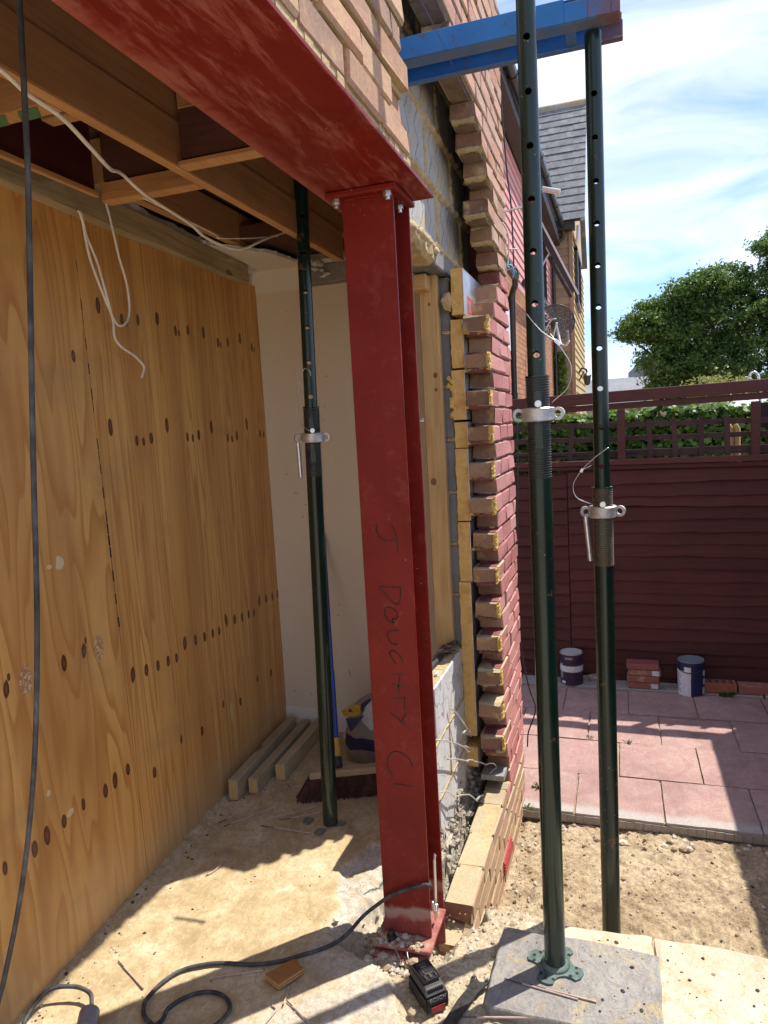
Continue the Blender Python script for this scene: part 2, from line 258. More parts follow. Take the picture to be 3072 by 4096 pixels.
def m_leaf(name, a, b, c2):
    g = G(name); r = g.n('ShaderNodeNewGeometry').outputs['Random Per Island']; p = g.wpos()
    c = g.ramp(g.mth('ADD', g.mth('MULTIPLY', r, 0.4), g.mth('MULTIPLY', g.noise(p, 1.7, 3), 0.6)), [(0.2, a), (0.5, b), (0.8, c2)])
    g.fin(c, 0.5, 0, None, spec=0.4)
    tr = g.n('ShaderNodeBsdfTranslucent'); g.l(g.hsv(c, 0.48, 1.1, 1.5), tr.inputs[0]); ms = g.n('ShaderNodeMixShader'); ms.inputs[0].default_value = 0.3
    g.l(g.b.outputs[0], ms.inputs[1]); g.l(tr.outputs[0], ms.inputs[2]); g.l(ms.outputs[0], g.out.inputs[0]); return g.m

M = {}
M['primer'] = m_primer(); M['beam'] = m_primer(True); M['green'] = m_green(); M['blue'] = m_blue(); M['ply'] = m_ply(); M['floor'] = m_floor(); M['dirt'] = m_dirt()
M['thread'] = plain('worn_thread_steel', (0.055, 0.06, 0.055), 0.42, 0.5); M['rust_thread'] = plain('rusty_thread_steel', (0.13, 0.10, 0.065), 0.5, 0.5)
M['galv'] = surf('cast_galvanised', [(0.40, 0.38, 0.35), (0.62, 0.60, 0.57)], 30, 0.45, 0.75, 80, 0.25)
M['zinc'] = plain('zinc_bolt', (0.66, 0.66, 0.68), 0.3, 0.9); M['wire'] = plain('steel_wire', (0.55, 0.53, 0.5), 0.35, 0.8)
M['dark'] = plain('dark_void', (0.012, 0.012, 0.013), 0.8); M['black'] = surf('black_rubber', [(0.018, 0.018, 0.02), (0.05, 0.05, 0.055)], 20, 0.6)
M['cable_grey'] = surf('dusty_black_cable', [(0.018, 0.018, 0.021), (0.055, 0.056, 0.06), (0.14, 0.135, 0.125)], 26, 0.65, stretch=(1, 1, 0.5))
M['cable_white'] = surf('old_white_cable', [(0.60, 0.52, 0.43), (0.78, 0.72, 0.63)], 12, 0.45)
M['joist'] = timber('brown_joist', (0.42, 0.21, 0.085), (0.29, 0.13, 0.048), 'X', 7, 0.7, 0.35, knots=False)
M['joist_under'] = timber('sawn_joist_edge', (0.55, 0.29, 0.115), (0.42, 0.20, 0.07), 'X', 12, 0.7, 0.5, knots=False)
M['nog'] = timber('nogging_timber', (0.42, 0.2, 0.075), (0.27, 0.115, 0.04), 'Y', 10, 0.7, 0.5, knots=False)
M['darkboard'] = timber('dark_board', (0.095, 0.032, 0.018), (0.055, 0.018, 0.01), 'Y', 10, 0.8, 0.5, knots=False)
M['weather'] = timber('weathered_timber', (0.46, 0.36, 0.21), (0.27, 0.185, 0.085), 'X', 8, 0.8, 0.7)
M['cls'] = timber('treated_timber', (0.47, 0.38, 0.24), (0.34, 0.255, 0.14), 'X', 8, 0.75, 0.5, 0.3)
M['pine'] = timber('pine_stud', (0.58, 0.385, 0.17), (0.44, 0.25, 0.085), 'Z', 10, 0.6, 0.6)
M['pine_y'] = timber('pine_noggin', (0.56, 0.36, 0.16), (0.42, 0.24, 0.085), 'Y', 10, 0.6, 0.5)
M['cream'] = surf('cream_plaster', [(0.67, 0.56, 0.41), (0.71, 0.60, 0.45)], 2.0, 0.85, bsc=30, bstr=0.04, ov=0.05, speck=(0.3, 0.22, 0.14), speck_sc=14, speck_t=0.02)
M['white_paint'] = surf('off_white_band', [(0.70, 0.62, 0.51), (0.76, 0.69, 0.58)], 3, 0.85, bsc=60, bstr=0.08, ov=0.06)
M['torn'] = surf('torn_plasterboard', [(0.50, 0.46, 0.41), (0.74, 0.70, 0.64)], 30, 0.95, bstr=0.6)
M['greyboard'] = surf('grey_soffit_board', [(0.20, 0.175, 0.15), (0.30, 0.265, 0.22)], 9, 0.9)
M['foam'] = surf('yellow_insulation', [(0.60, 0.36, 0.10), (0.70, 0.45, 0.16), (0.55, 0.31, 0.08)], 12, 0.9, bsc=60, bstr=0.5)
M['foil'] = surf('foil_facing', [(0.55, 0.56, 0.58), (0.75, 0.76, 0.78)], 14, 0.35, 0.85)
M['foamline'] = surf('expanding_foam', [(0.50, 0.33, 0.10), (0.74, 0.49, 0.13)], 40, 0.85, bstr=0.8, bdist=0.008)
M['mortar'] = surf('tan_mortar', [(0.40, 0.30, 0.155), (0.54, 0.42, 0.24)], 18, 0.95, bsc=80, bstr=0.6, bdist=0.006)
M['mortar_red'] = surf('red_painted_mortar', [(0.16, 0.05, 0.045), (0.26, 0.10, 0.085)], 18, 0.95, bstr=0.6)
M['mortar_dark'] = surf('recessed_mortar', [(0.15, 0.10, 0.07), (0.26, 0.19, 0.12)], 22, 0.95, bstr=0.6)
M['brick_red'] = m_brick('red_painted_brick', [(0.40, 0.15, 0.14), (0.50, 0.215, 0.195), (0.56, 0.28, 0.25)], tan=0.0, speck=False)
M['brick_raw'] = m_brick('raw_brick_end', [(0.18, 0.10, 0.065), (0.30, 0.175, 0.11), (0.39, 0.25, 0.155)], tan=0.45)
M['brick_top'] = m_brick('mortar_smeared_brick_bed', [(0.33, 0.275, 0.18), (0.47, 0.39, 0.25), (0.30, 0.255, 0.19)], tan=0.5)
M['brick_buff'] = m_brick('buff_brick', [(0.24, 0.165, 0.125), (0.42, 0.25, 0.165), (0.50, 0.31, 0.2), (0.46, 0.34, 0.22)], tan=0.3)
M['brick_orange'] = m_brick('orange_brick', [(0.38, 0.20, 0.14), (0.48, 0.275, 0.20), (0.43, 0.30, 0.24), (0.33, 0.17, 0.13)], tan=0.2)
M['brick_low'] = m_brick('dusty_low_brick', [(0.37, 0.25, 0.165), (0.45, 0.31, 0.2), (0.40, 0.24, 0.18)], tan=0.35)
M['block'] = m_block('keyed_block', ((0.33, 0.325, 0.31), (0.47, 0.465, 0.45)), (0.10, 0.095, 0.09))
M['block_grey'] = m_block('dense_block', ((0.17, 0.168, 0.165), (0.25, 0.248, 0.245)), (0.1, 0.1, 0.1), False)
M['block_white'] = m_block('printed_block', ((0.50, 0.50, 0.50), (0.63, 0.63, 0.625)), (0.08, 0.08, 0.085), False, True)
M['rubble'] = surf('rough_footing', [(0.17, 0.14, 0.10), (0.40, 0.35, 0.27), (0.56, 0.51, 0.43)], 26, 0.95, bsc=70, bstr=0.9, bdist=0.015)
M['slate_slab'] = m_stone('grey_slate_slab', ((0.22, 0.205, 0.19), (0.31, 0.295, 0.28), (0.36, 0.34, 0.30)), (0.47, 0.36, 0.18), (0.13, 0.12, 0.12))
M['pale_slab'] = m_stone('pale_sandstone', ((0.50, 0.42, 0.30), (0.60, 0.54, 0.42), (0.66, 0.60, 0.48)), (0.49, 0.35, 0.17), (0.38, 0.29, 0.19))
M['paving'] = m_stone('pink_sandstone', band=True, cols= ((0.33, 0.20, 0.18), (0.41, 0.25, 0.225), (0.47, 0.325, 0.285)), dust=(0.44, 0.35, 0.28), vein=(0.25, 0.165, 0.155))
M['paving_grey'] = m_stone('grey_sandstone', ((0.30, 0.27, 0.25), (0.36, 0.33, 0.30), (0.40, 0.35, 0.31)), (0.38, 0.3, 0.22), (0.2, 0.18, 0.17))
M['joint'] = surf('sandy_joint', [(0.26, 0.21, 0.14), (0.40, 0.32, 0.22)], 30, 0.95, bstr=0.6)
M['fence'] = timber('maroon_fence_stain', (0.092, 0.027, 0.021), (0.058, 0.017, 0.0145), 'Y', 9, 0.8, 0.5, 0.3, 0.2, knots=False)
M['fence_rail'] = timber('maroon_rail_stain', (0.105, 0.031, 0.025), (0.068, 0.020, 0.017), 'Y', 9, 0.65, 0.45, 0.25, 0.2, knots=False)
M['trellis'] = timber('old_trellis_wood', (0.075, 0.04, 0.034), (0.045, 0.025, 0.022), 'Y', 9, 0.8, 0.5, 0.3, 0.3)
M['shaded_primer'] = surf('shaded_red_primer', [(0.055, 0.008, 0.009), (0.075, 0.011, 0.011)], 5, 0.6)  # inner beam's red primer, with the shade of the ceiling void put into its colour
M['plate'] = surf('dusty_prop_plate', [(0.02, 0.055, 0.045), (0.10, 0.15, 0.13), (0.20, 0.22, 0.19)], 22, 0.6)
M['knot'] = plain('pine_knot', (0.2, 0.075, 0.03), 0.6)
M['dusty_red'] = surf('dusty_red_plate', [(0.22, 0.05, 0.04), (0.36, 0.14, 0.115), (0.42, 0.30, 0.22)], 16, 0.85)
M['marker'] = plain('black_marker', (0.035, 0.012, 0.011), 0.6)

# ------------------------------------------------------------------ mesh helper
class MB:
    def __init__(s): s.v = []; s.f = []; s.m = []
    def add(s, vs_, fs, mi=0):
        o = len(s.v); s.v += [tuple(q) for q in vs_]; s.f += [tuple(o + i for i in q) for q in fs]; s.m += [mi] * len(fs); return s
    def box(s, x0, x1, y0, y1, z0, z1, mi=0, T=None):
        x0, x1 = min(x0, x1), max(x0, x1); y0, y1 = min(y0, y1), max(y0, y1); z0, z1 = min(z0, z1), max(z0, z1)
        vs_ = [(x0, y0, z0), (x1, y0, z0), (x1, y1, z0), (x0, y1, z0), (x0, y0, z1), (x1, y0, z1), (x1, y1, z1), (x0, y1, z1)]
        if T is not None: vs_ = [tuple(T @ Vector(q)) for q in vs_]
        return s.add(vs_, [(0, 3, 2, 1), (4, 5, 6, 7), (0, 1, 5, 4), (1, 2, 6, 5), (2, 3, 7, 6), (3, 0, 4, 7)], mi)
    def bar(s, a, b, w, h, up=(0, 0, 1), mi=0):       # a straight bar of section w x h from a to b
        a, b = Vector(a), Vector(b); d = (b - a).normalized(); u = Vector(up); r = d.cross(u)
        if r.length < 1e-4: r = d.cross(Vector((1, 0, 0)))
        r.normalize(); u = r.cross(d)
        vs_ = [p + r * (i * w / 2) + u * (j * h / 2) for p in (a, b) for i, j in ((-1, -1), (1, -1), (1, 1), (-1, 1))]
        return s.add(vs_, [(0, 1, 2, 3), (7, 6, 5, 4), (0, 4, 5, 1), (1, 5, 6, 2), (2, 6, 7, 3), (3, 7, 4, 0)], mi)
    def prism(s, poly, z0, z1, mi=0, mi_top=None, ax='z'):
        n = len(poly)
        P = (lambda a, b, c: (a, b, c)) if ax == 'z' else ((lambda a, b, c: (c, a, b)) if ax == 'x' else (lambda a, b, c: (a, c, b)))
        vs_ = [P(a, b, z0) for a, b in poly] + [P(a, b, z1) for a, b in poly]
        s.add(vs_, [tuple(range(n - 1, -1, -1))] + [(i, (i + 1) % n, n + (i + 1) % n, n + i) for i in range(n)], mi)
        o = len(s.v) - 2 * n; s.f.append(tuple(o + n + i for i in range(n))); s.m.append(mi if mi_top is None else mi_top); return s
    def tube(s, pts, r, n=8, mi=0, caps=True, flat=1.0):
        pts = [Vector(p) for p in pts]; k = len(pts); rs = r if isinstance(r, (list, tuple)) else [r] * k
        d0 = (pts[1] - pts[0]).normalized(); u = d0.orthogonal().normalized(); vs_ = []
        for i, p in enumerate(pts):
            d = (pts[min(i + 1, k - 1)] - pts[max(i - 1, 0)]).normalized(); u = (u - d * u.dot(d)).normalized(); w = d.cross(u)
            for j in range(n):
                a = 2 * math.pi * j / n; vs_.append(p + (u * math.cos(a) + w * math.sin(a) * flat) * rs[i])
        fs = [(i * n + j, i * n + (j + 1) % n, (i + 1) * n + (j + 1) % n, (i + 1) * n + j) for i in range(k - 1) for j in range(n)]
        if caps: fs += [tuple(range(n - 1, -1, -1)), tuple((k - 1) * n + j for j in range(n))]
        return s.add(vs_, fs, mi)
    def lathe(s, prof, c=(0, 0, 0), n=20, mi=0, caps=True):
        vs_ = [(c[0] + r * math.cos(2 * math.pi * j / n), c[1] + r * math.sin(2 * math.pi * j / n), c[2] + z) for r, z in prof for j in range(n)]; k = len(prof)
        fs = [(i * n + j, i * n + (j + 1) % n, (i + 1) * n + (j + 1) % n, (i + 1) * n + j) for i in range(k - 1) for j in range(n)]
        if caps: fs += [tuple(range(n - 1, -1, -1)), tuple((k - 1) * n + j for j in range(n))]
        return s.add(vs_, fs, mi)
    def smear(s, p, q, w, d, out, st=0.008, mi=0):      # a rough mortar ridge from p to q, standing d proud along out
        p, q, out = Vector(p), Vector(q), Vector(out); dr = (q - p); n = max(2, int(dr.length / st)); e = dr.normalized().cross(out); V = []
        for i in range(n + 1):
            c = p + dr * (i / n); w1, w2 = w * rnd.uniform(0.55, 1.3), w * rnd.uniform(0.55, 1.3); h = d * rnd.uniform(0.3, 1.4)
            V += [c - e * w1 - out * 0.006, c - e * w1 * 0.55 + out * h * rnd.uniform(0.5, 1), c + e * w2 * 0.5 + out * h, c + e * w2 - out * 0.006]
        return s.add(V, [(4 * i + k, 4 * i + k + 1, 4 * i + k + 5, 4 * i + k + 4) for i in range(n) for k in range(3)], mi)
    def rock(s, c, r, mi=0, sq=0.7):
        t = (1 + 5 ** .5) / 2; q = [(-1, t, 0), (1, t, 0), (-1, -t, 0), (1, -t, 0), (0, -1, t), (0, 1, t), (0, -1, -t), (0, 1, -t), (t, 0, -1), (t, 0, 1), (-t, 0, -1), (-t, 0, 1)]
        F = [(0, 11, 5), (0, 5, 1), (0, 1, 7), (0, 7, 10), (0, 10, 11), (1, 5, 9), (5, 11, 4), (11, 10, 2), (10, 7, 6), (7, 1, 8), (3, 9, 4), (3, 4, 2), (3, 2, 6), (3, 6, 8), (3, 8, 9), (4, 9, 5), (2, 4, 11), (6, 2, 10), (8, 6, 7), (9, 8, 1)]
        a = rnd.random() * 6.28; ca, sa = math.cos(a), math.sin(a); ex = 0.7 + rnd.random() * 0.7; vs_ = []
        for x, y, z in q:
            k = r / 1.9 * (0.75 + rnd.random() * 0.5); x, y, z = x * k * ex, y * k, z * k * sq; vs_.append((c[0] + x * ca - y * sa, c[1] + x * sa + y * ca, c[2] + z))
        return s.add(vs_, F, mi)
    def mesh(s, name, mats, smooth=False, bevel=0.0, seg=1):
        me = bpy.data.meshes.new(name); me.from_pydata(s.v, [], s.f); me.polygons.foreach_set('material_index', s.m)
        for m in mats: me.materials.append(m)
        if bevel:
            bm = bmesh.new(); bm.from_mesh(me); bmesh.ops.bevel(bm, geom=[e for e in bm.edges if len(e.link_faces) == 2 and e.calc_face_angle(0) > 0.5], offset=bevel, segments=seg, affect='EDGES'); bm.to_mesh(me); bm.free()
        if smooth:
            me.polygons.foreach_set('use_smooth', [True] * len(me.polygons))
            if smooth != 'all': me.set_sharp_from_angle(angle=math.radians(40))
        me.update(); return me
    def build(s, name, mats, parent=None, smooth=False, bevel=0.0, seg=1):
        if not isinstance(mats, (list, tuple)): mats = [mats]
        mats = [M[q] if isinstance(q, str) else q for q in mats]
        return link(name, s.mesh(name, mats, smooth, bevel, seg), parent)

def link(name, me, parent=None, loc=None, rot=None, scale=None):
    o = bpy.data.objects.new(name, me); COL.objects.link(o)
    if loc is not None: o.location = loc
    if rot is not None: o.rotation_euler = rot
    if scale is not None: o.scale = scale
    if parent is not None:
        o.parent = parent; b = parent; off = Vector((0, 0, 0))
        while b is not None: off += Vector(b.location) if b.type == 'EMPTY' else Vector((0, 0, 0)); b = b.parent
        o.matrix_parent_inverse = Matrix.Translation(-off) if parent.type == 'EMPTY' else Matrix.Identity(4)
    return o
def tag(o, label, cat, group=None):
    o['label'] = label; o['category'] = cat
    if group: o['group'] = group
    return o
def thing(name, label, cat, loc=(0, 0, 0), group=None):
    o = bpy.data.objects.new(name, None); COL.objects.link(o); o.location = loc; o.empty_display_size = 0.05
    return tag(o, label, cat, group)
def struct(o, kind='structure'): o['kind'] = kind; return o
def crv(pts, n=6):           # smooth curve through points
    P = [Vector(p) for p in pts]; P = [P[0] * 2 - P[1]] + P + [P[-1] * 2 - P[-2]]; out = []
    for i in range(1, len(P) - 2):
        a, b, c, d = P[i - 1:i + 3]
        for k in range(n):
            t = k / n; out.append(0.5 * ((2 * b) + (c - a) * t + (2 * a - 5 * b + 4 * c - d) * t * t + (3 * b - a - 3 * c + d) * t ** 3))
    out.append(P[-2]); return out
def fbm(x, y, z=0.0, oc=4): return noise.fractal(Vector((x, y, z)), 0.8, 2.1, oc)

# ------------------------------------------------------------------ ground and floor
def inpoly(px, py, poly):
    ins = np.zeros(px.shape, bool); n = len(poly)
    for i in range(n):
        x0, y0 = poly[i]; x1, y1 = poly[(i + 1) % n]
        c = ((y0 > py) != (y1 > py)) & (px < (x1 - x0) * (py - y0) / (y1 - y0 + 1e-12) + x0); ins ^= c
    return ins
def pdist(px, py, poly, closed=True):
    d = np.full(px.shape, 9.0); n = len(poly)
    for i in range(n if closed else n - 1):
        x0, y0 = poly[i]; x1, y1 = poly[(i + 1) % n]; dx, dy = x1 - x0, y1 - y0
        t = np.clip(((px - x0) * dx + (py - y0) * dy) / (dx * dx + dy * dy + 1e-12), 0, 1); d = np.minimum(d, np.hypot(px - x0 - t * dx, py - y0 - t * dy))
    return d
def smask(px, py, poly, w):      # 1 inside, 0 outside, soft edge of width w
    d = pdist(px, py, poly); ins = inpoly(px, py, poly); return np.clip(0.5 + np.where(ins, d, -d) / w, 0, 1)
def grid(name, x0, x1, y0, y1, st, fn, mat, keep=None):
    nx, ny = int(round((x1 - x0) / st)) + 1, int(round((y1 - y0) / st)) + 1
    X, Y = np.meshgrid(np.linspace(x0, x1, nx), np.linspace(y0, y1, ny)); x, y = X.ravel(), Y.ravel(); z, at = fn(x, y)
    me = bpy.data.meshes.new(name); nf = (nx - 1) * (ny - 1); me.vertices.add(nx * ny); me.vertices.foreach_set('co', np.stack([x, y, z], 1).ravel())
    i, j = np.meshgrid(np.arange(nx - 1), np.arange(ny - 1)); a = (j * nx + i).ravel(); q = np.stack([a, a + 1, a + nx + 1, a + nx], 1)
    if keep is not None: k = keep(x, y); q = q[k[q].all(1)]; nf = len(q)
    me.loops.add(nf * 4); me.loops.foreach_set('vertex_index', q.ravel()); me.polygons.add(nf); me.polygons.foreach_set('loop_start', np.arange(nf) * 4)
    me.polygons.foreach_set('use_smooth', [True] * nf); me.materials.append(M[mat]); me.update(); me.validate()
    for k in at:
        t = me.attributes.new(k, 'FLOAT', 'POINT'); t.data.foreach_set('value', at[k].astype(np.float32))
    return struct(link(name, me))
def nz(x, y, f, oc=4, s=0.0): return np.array([noise.fractal(Vector((a * f + s, b * f - s, s)), 0.8, 2.1, oc) for a, b in zip(x, y)])

EDGE = [(1.90, 0.40), (1.866, 0.352), (1.850, 0.30), (1.829, 0.23), (1.805, 0.19), (1.775, 0.155), (1.745, 0.14), (1.713, 0.111), (1.66, 0.085), (1.629, 0.065), (1.50, 0.03), (1.0, 0.0)]
PATCH = [(1.90, 0.40), (1.96, 0.425), (2.03, 0.41), (2.097, 0.454), (2.16, 0.47), (2.233, 0.487), (2.30, 0.455), (2.36, 0.45), (2.412, 0.41), (2.43, 0.30), (2.43, 0.16), (2.13, 0.10), (1.84, 0.10), (1.84, 0.25)]
PIT3 = [(2.02, 0.13), (2.19, 0.13), (2.19, -0.02), (2.13, -0.04), (2.05, 0.02)]
PIT2 = [(1.96, 0.066), (2.14, 0.066), (2.17, 0.02), (2.04, 0.03)]
PIT = [(1.845, 0.10), (1.85, 0.23), (1.872, 0.31), (1.91, 0.345), (1.99, 0.345), (2.10, 0.33), (2.16, 0.27), (2.16, 0.04), (1.95, 0.02)]
RUB = EDGE[1:] + [(1.0, -0.6), (2.20, -0.6), (2.20, 0.34), (1.92, 0.36)]
def floor_fn(x, y):
    n = nz(x, y, 6); n2 = nz(x, y, 32, 3, 3.0); z = 0.003 * n + 0.0012 * n2
    jx, jy = x + 0.012 * n2, y + 0.012 * nz(x, y, 30, 3, 9.0)
    pa = smask(jx, jy, PATCH, 0.012); rub = smask(jx, jy, RUB, 0.02); pit = smask(jx, jy, PIT, 0.035)
    z = z - pa * 0.012 + pa * 0.006 * n2
    z = z * (1 - rub) + rub * (-0.034 + 0.009 * n + 0.006 * n2)
    z = z * (1 - pit) + pit * (-0.085 + 0.02 * n2)
    pad = smask(jx, jy, [(1.0, 0.0)] + EDGE[::-1] + [(1.80, 0.42), (1.72, 0.30), (1.50, 0.52), (1.0, 0.6)], 0.10)
    p2 = smask(jx, jy, PIT2, 0.03); z = z * (1 - p2) + p2 * -0.17; p3 = smask(jx, jy, PIT3, 0.06); z = np.minimum(z, z * (1 - p3) + p3 * (-0.165 + 0.012 * n2))
    rough = np.clip(np.maximum(pa * 0.95, pad * (0.85 + 0.3 * n)), 0, 1); sand = np.clip(rub - 0.6 * pa + 0.25 * n2 * rub, 0, 1)
    # grit banked up against the plywood
    yp = 1.03 + 0.0612 * x; z = z + np.clip(1 - (yp - y) / 0.05, 0, 1) * (0.008 + 0.008 * n2)
    return z, {'rough': rough, 'sand': sand}
grid('concrete_floor', 0.95, 3.36, -0.30, 1.32, 0.0085, floor_fn, 'floor', lambda x, y: (x < 2.185) | (y > 0.172))
mb = MB(); mb.box(-3.0, 0.952, -3.5, 1.4, -0.16, -0.045); mb.box(0.9, 2.14, -3.5, -0.29, -0.16, -0.06)
struct(mb.build('old_patio_base', 'pale_slab'))

def dirt_fn(x, y):
    n = nz(x, y, 3.0); n2 = nz(x, y, 14, 5, 5.0); n3 = nz(x, y, 50, 3, 2.0)
    t = np.clip((x - 2.16) / 0.10, 0, 1); base = -0.10 - 0.30 * t - 0.03 * np.clip((x - 2.3), 0, 1.2)
    wallslope = np.clip(1 - (-0.02 - y) / 0.35, 0, 1); base = base + t * 0.03 * wallslope * np.clip((2.9 - x) / 0.5, -0.6, 1)
    z = base + t * (0.02 * n + 0.016 * n2 + 0.006 * n3)
    return z, {}
grid('dirt_ground', 2.10, 3.60, -1.75, 0.02, 0.011, dirt_fn, 'dirt')
mb = MB(); mb.box(-60, 80, -60, 60, -0.9, -0.80); struct(mb.build('garden_ground', 'dirt'))
mb = MB(); mb.box(2.1, 3.62, -3.5, -1.74, -0.6, -0.40); mb.box(2.0, 3.6, 0.0, 0.6, -0.62, -0.45); struct(mb.build('trench_soil', 'dirt'))

# paving of pink sandstone slabs beyond the trench
PZ = -0.38
pav = struct(MB().box(3.47, 5.75, -2.0, 1.0, PZ - 0.07, PZ - 0.014).build('paving', 'joint'))
ROWX = [3.455, 3.885, 4.325, 4.765, 5.195]
for k in range(4):
    off_ = [-0.255, -0.47, -0.285, -0.53][k]; w_ = 0.425
    for j in range(-4, 4):
        a, b = off_ + j * w_, off_ + (j + 1) * w_
        if b < -1.95 or a > 0.95: continue
        s_ = MB(); x0, x1 = ROWX[k] + 0.005, ROWX[k + 1] - 0.005; nx = 7; ny = 7; P = []; dz = rnd.uniform(-0.004, 0.004)
        for i in range(nx):
            for q in range(ny):
                e = 0.003 if (i in (0, nx - 1) or q in (0, ny - 1)) else 0.0; jx = rnd.uniform(-0.0015, 0.0015) if i in (0, nx - 1) else 0; jy = rnd.uniform(-0.0015, 0.0015) if q in (0, ny - 1) else 0
                x, y = x0 + (x1 - x0) * i / (nx - 1) + jx, a + 0.005 + (b - a - 0.01) * q / (ny - 1) + jy
                P.append((x, y, PZ + dz - e + 0.0035 * fbm(x * 9, y * 9)))
        F = [(i * ny + q, (i + 1) * ny + q, (i + 1) * ny + q + 1, i * ny + q + 1) for i in range(nx - 1) for q in range(ny - 1)]
        ring = [i * ny for i in range(nx)] + [(nx - 1) * ny + q for q in range(1, ny)] + [i * ny + ny - 1 for i in range(nx - 2, -1, -1)] + [q for q in range(ny - 2, 0, -1)]
        o = len(P); P += [(P[i][0], P[i][1], PZ - 0.042) for i in ring]; F += [(ring[(i + 1) % len(ring)], ring[i], o + i, o + (i + 1) % len(ring)) for i in range(len(ring))]
        s_.add(P, F); m_ = s_.build('paving_slab', 'paving', pav, smooth=True)
yy = -1.95
for k in range(6):
    w_ = 0.52 + 0.05 * rnd.random(); MB().box(5.20, 5.42, yy + 0.004, yy + w_ - 0.004, PZ - 0.04, PZ + 0.012 + rnd.uniform(-0.004, 0.004)).build('paving_slab', 'paving_grey', pav, bevel=0.006); yy += w_
# pale edging worn along the front of the first row
t = MB()
for k in range(70):
    y = -1.9 + k * 0.04; t.box(3.452, 3.456, y, y + 0.038, PZ - 0.05, PZ - 0.012 + rnd.uniform(-0.004, 0.002))
t.build('slab_edge', 'paving_grey', pav)

# old patio slabs in front: pale sandstone with a loose grey slate slab lying on it
def slab(name, poly, z0, z1, mat, label, cat, jit=0.006, sub=10):
    P = []
    for i in range(len(poly)):
        a, b = Vector((*poly[i], 0)), Vector((*poly[(i + 1) % len(poly)], 0)); n = max(1, int((b - a).length / 0.035))
        for k in range(n):
            p = a.lerp(b, k / n); P.append((p.x + rnd.uniform(-jit, jit) * (k > 0), p.y + rnd.uniform(-jit, jit) * (k > 0)))
    m = MB(); n = len(P); cx, cy = sum(p[0] for p in P) / n, sum(p[1] for p in P) / n
    V = [(x, y, z0) for x, y in P] + [(x, y, z1 - 0.004) for x, y in P] + [(x + (cx - x) * 0.02, y + (cy - y) * 0.02, z1) for x, y in P] + [(cx, cy, z1)]
    F = [(i, (i + 1) % n, n + (i + 1) % n, n + i) for i in range(n)] + [(n + i, n + (i + 1) % n, 2 * n + (i + 1) % n, 2 * n + i) for i in range(n)] + [(2 * n + i, 2 * n + (i + 1) % n, 3 * n) for i in range(n)]
    m.add(V, F); return tag(m.build(name, mat), label, cat)
slab('stone_slab', [(1.739, -0.27), (1.737, -0.40), (1.735, -0.585), (2.049, -0.587), (2.060, -0.48), (2.067, -0.358), (2.056, -0.262), (2.067, -0.131), (1.90, -0.128), (1.757, -0.123), (1.742, -0.14), (1.741, -0.20)], -0.034, 0.0, 'slate_slab', 'grey riven stone slab lying loose under the foot of the green prop', 'stone slab', 0.0025)
slab('stone_slab', [(1.0, -0.592), (2.0, -0.592), (2.035, -0.592), (2.062, -0.56), (2.068, -0.36), (2.10, -0.20), (2.145, -0.14), (2.158, -0.19), (2.166, -0.30), (2.170, -0.43), (2.178, -0.572)], -0.085, -0.036, 'pale_slab', 'cream sandstone slab edge showing behind the grey stone slab', 'stone slab', 0.004)
slab('stone_slab', [(1.0, -0.597), (2.176, -0.578), (2.178, -0.745), (2.163, -0.90), (2.15, -1.25), (2.14, -1.9), (1.0, -1.9)], -0.085, -0.037, 'pale_slab', 'large cream sandstone slab with sandy stains right of the grey stone slab', 'stone slab', 0.004)

# loose stuff nobody could count
peb = MB()
for k in range(1700):
    x, y = rnd.uniform(2.2, 3.45), rnd.uniform(-1.3, -0.01)
    if rnd.random() < 0.35: x, y = rnd.uniform(2.2, 3.4), -abs(rnd.gauss(0, 0.16)) - 0.02
    zz = dirt_fn(np.array([x]), np.array([y]))[0][0]; r = min(0.022, 0.0018 + abs(rnd.gauss(0, 0.003)) + (0.006 if rnd.random() < 0.05 else 0)); peb.rock((x, y, zz + r * 0.1), r, 0 if rnd.random() < 0.85 else (1 if rnd.random() < 0.8 else 2))
for k in range(40):
    x = rnd.uniform(3.3, 3.44); y = rnd.uniform(-1.2, -0.1); zz = dirt_fn(np.array([x]), np.array([y]))[0][0]; r = rnd.uniform(0.008, 0.02); peb.rock((x, y, zz + r * 0.3), r, rnd.choice((0, 1)))
M['pebA'] = surf('tan_stone', [(0.30, 0.22, 0.14), (0.44, 0.35, 0.24)], 20, 0.9); M['pebB'] = surf('pale_stone', [(0.45, 0.39, 0.3), (0.6, 0.54, 0.43)], 20, 0.9); M['pebC'] = surf('dark_crumb', [(0.03, 0.028, 0.025), (0.10, 0.085, 0.07)], 20, 0.9)
struct(peb.build('gravel', ['pebA', 'pebB', 'pebC']), 'stuff')
cr = MB()
def floor_z(x, y): return floor_fn(np.array([x]), np.array([y]))[0][0]
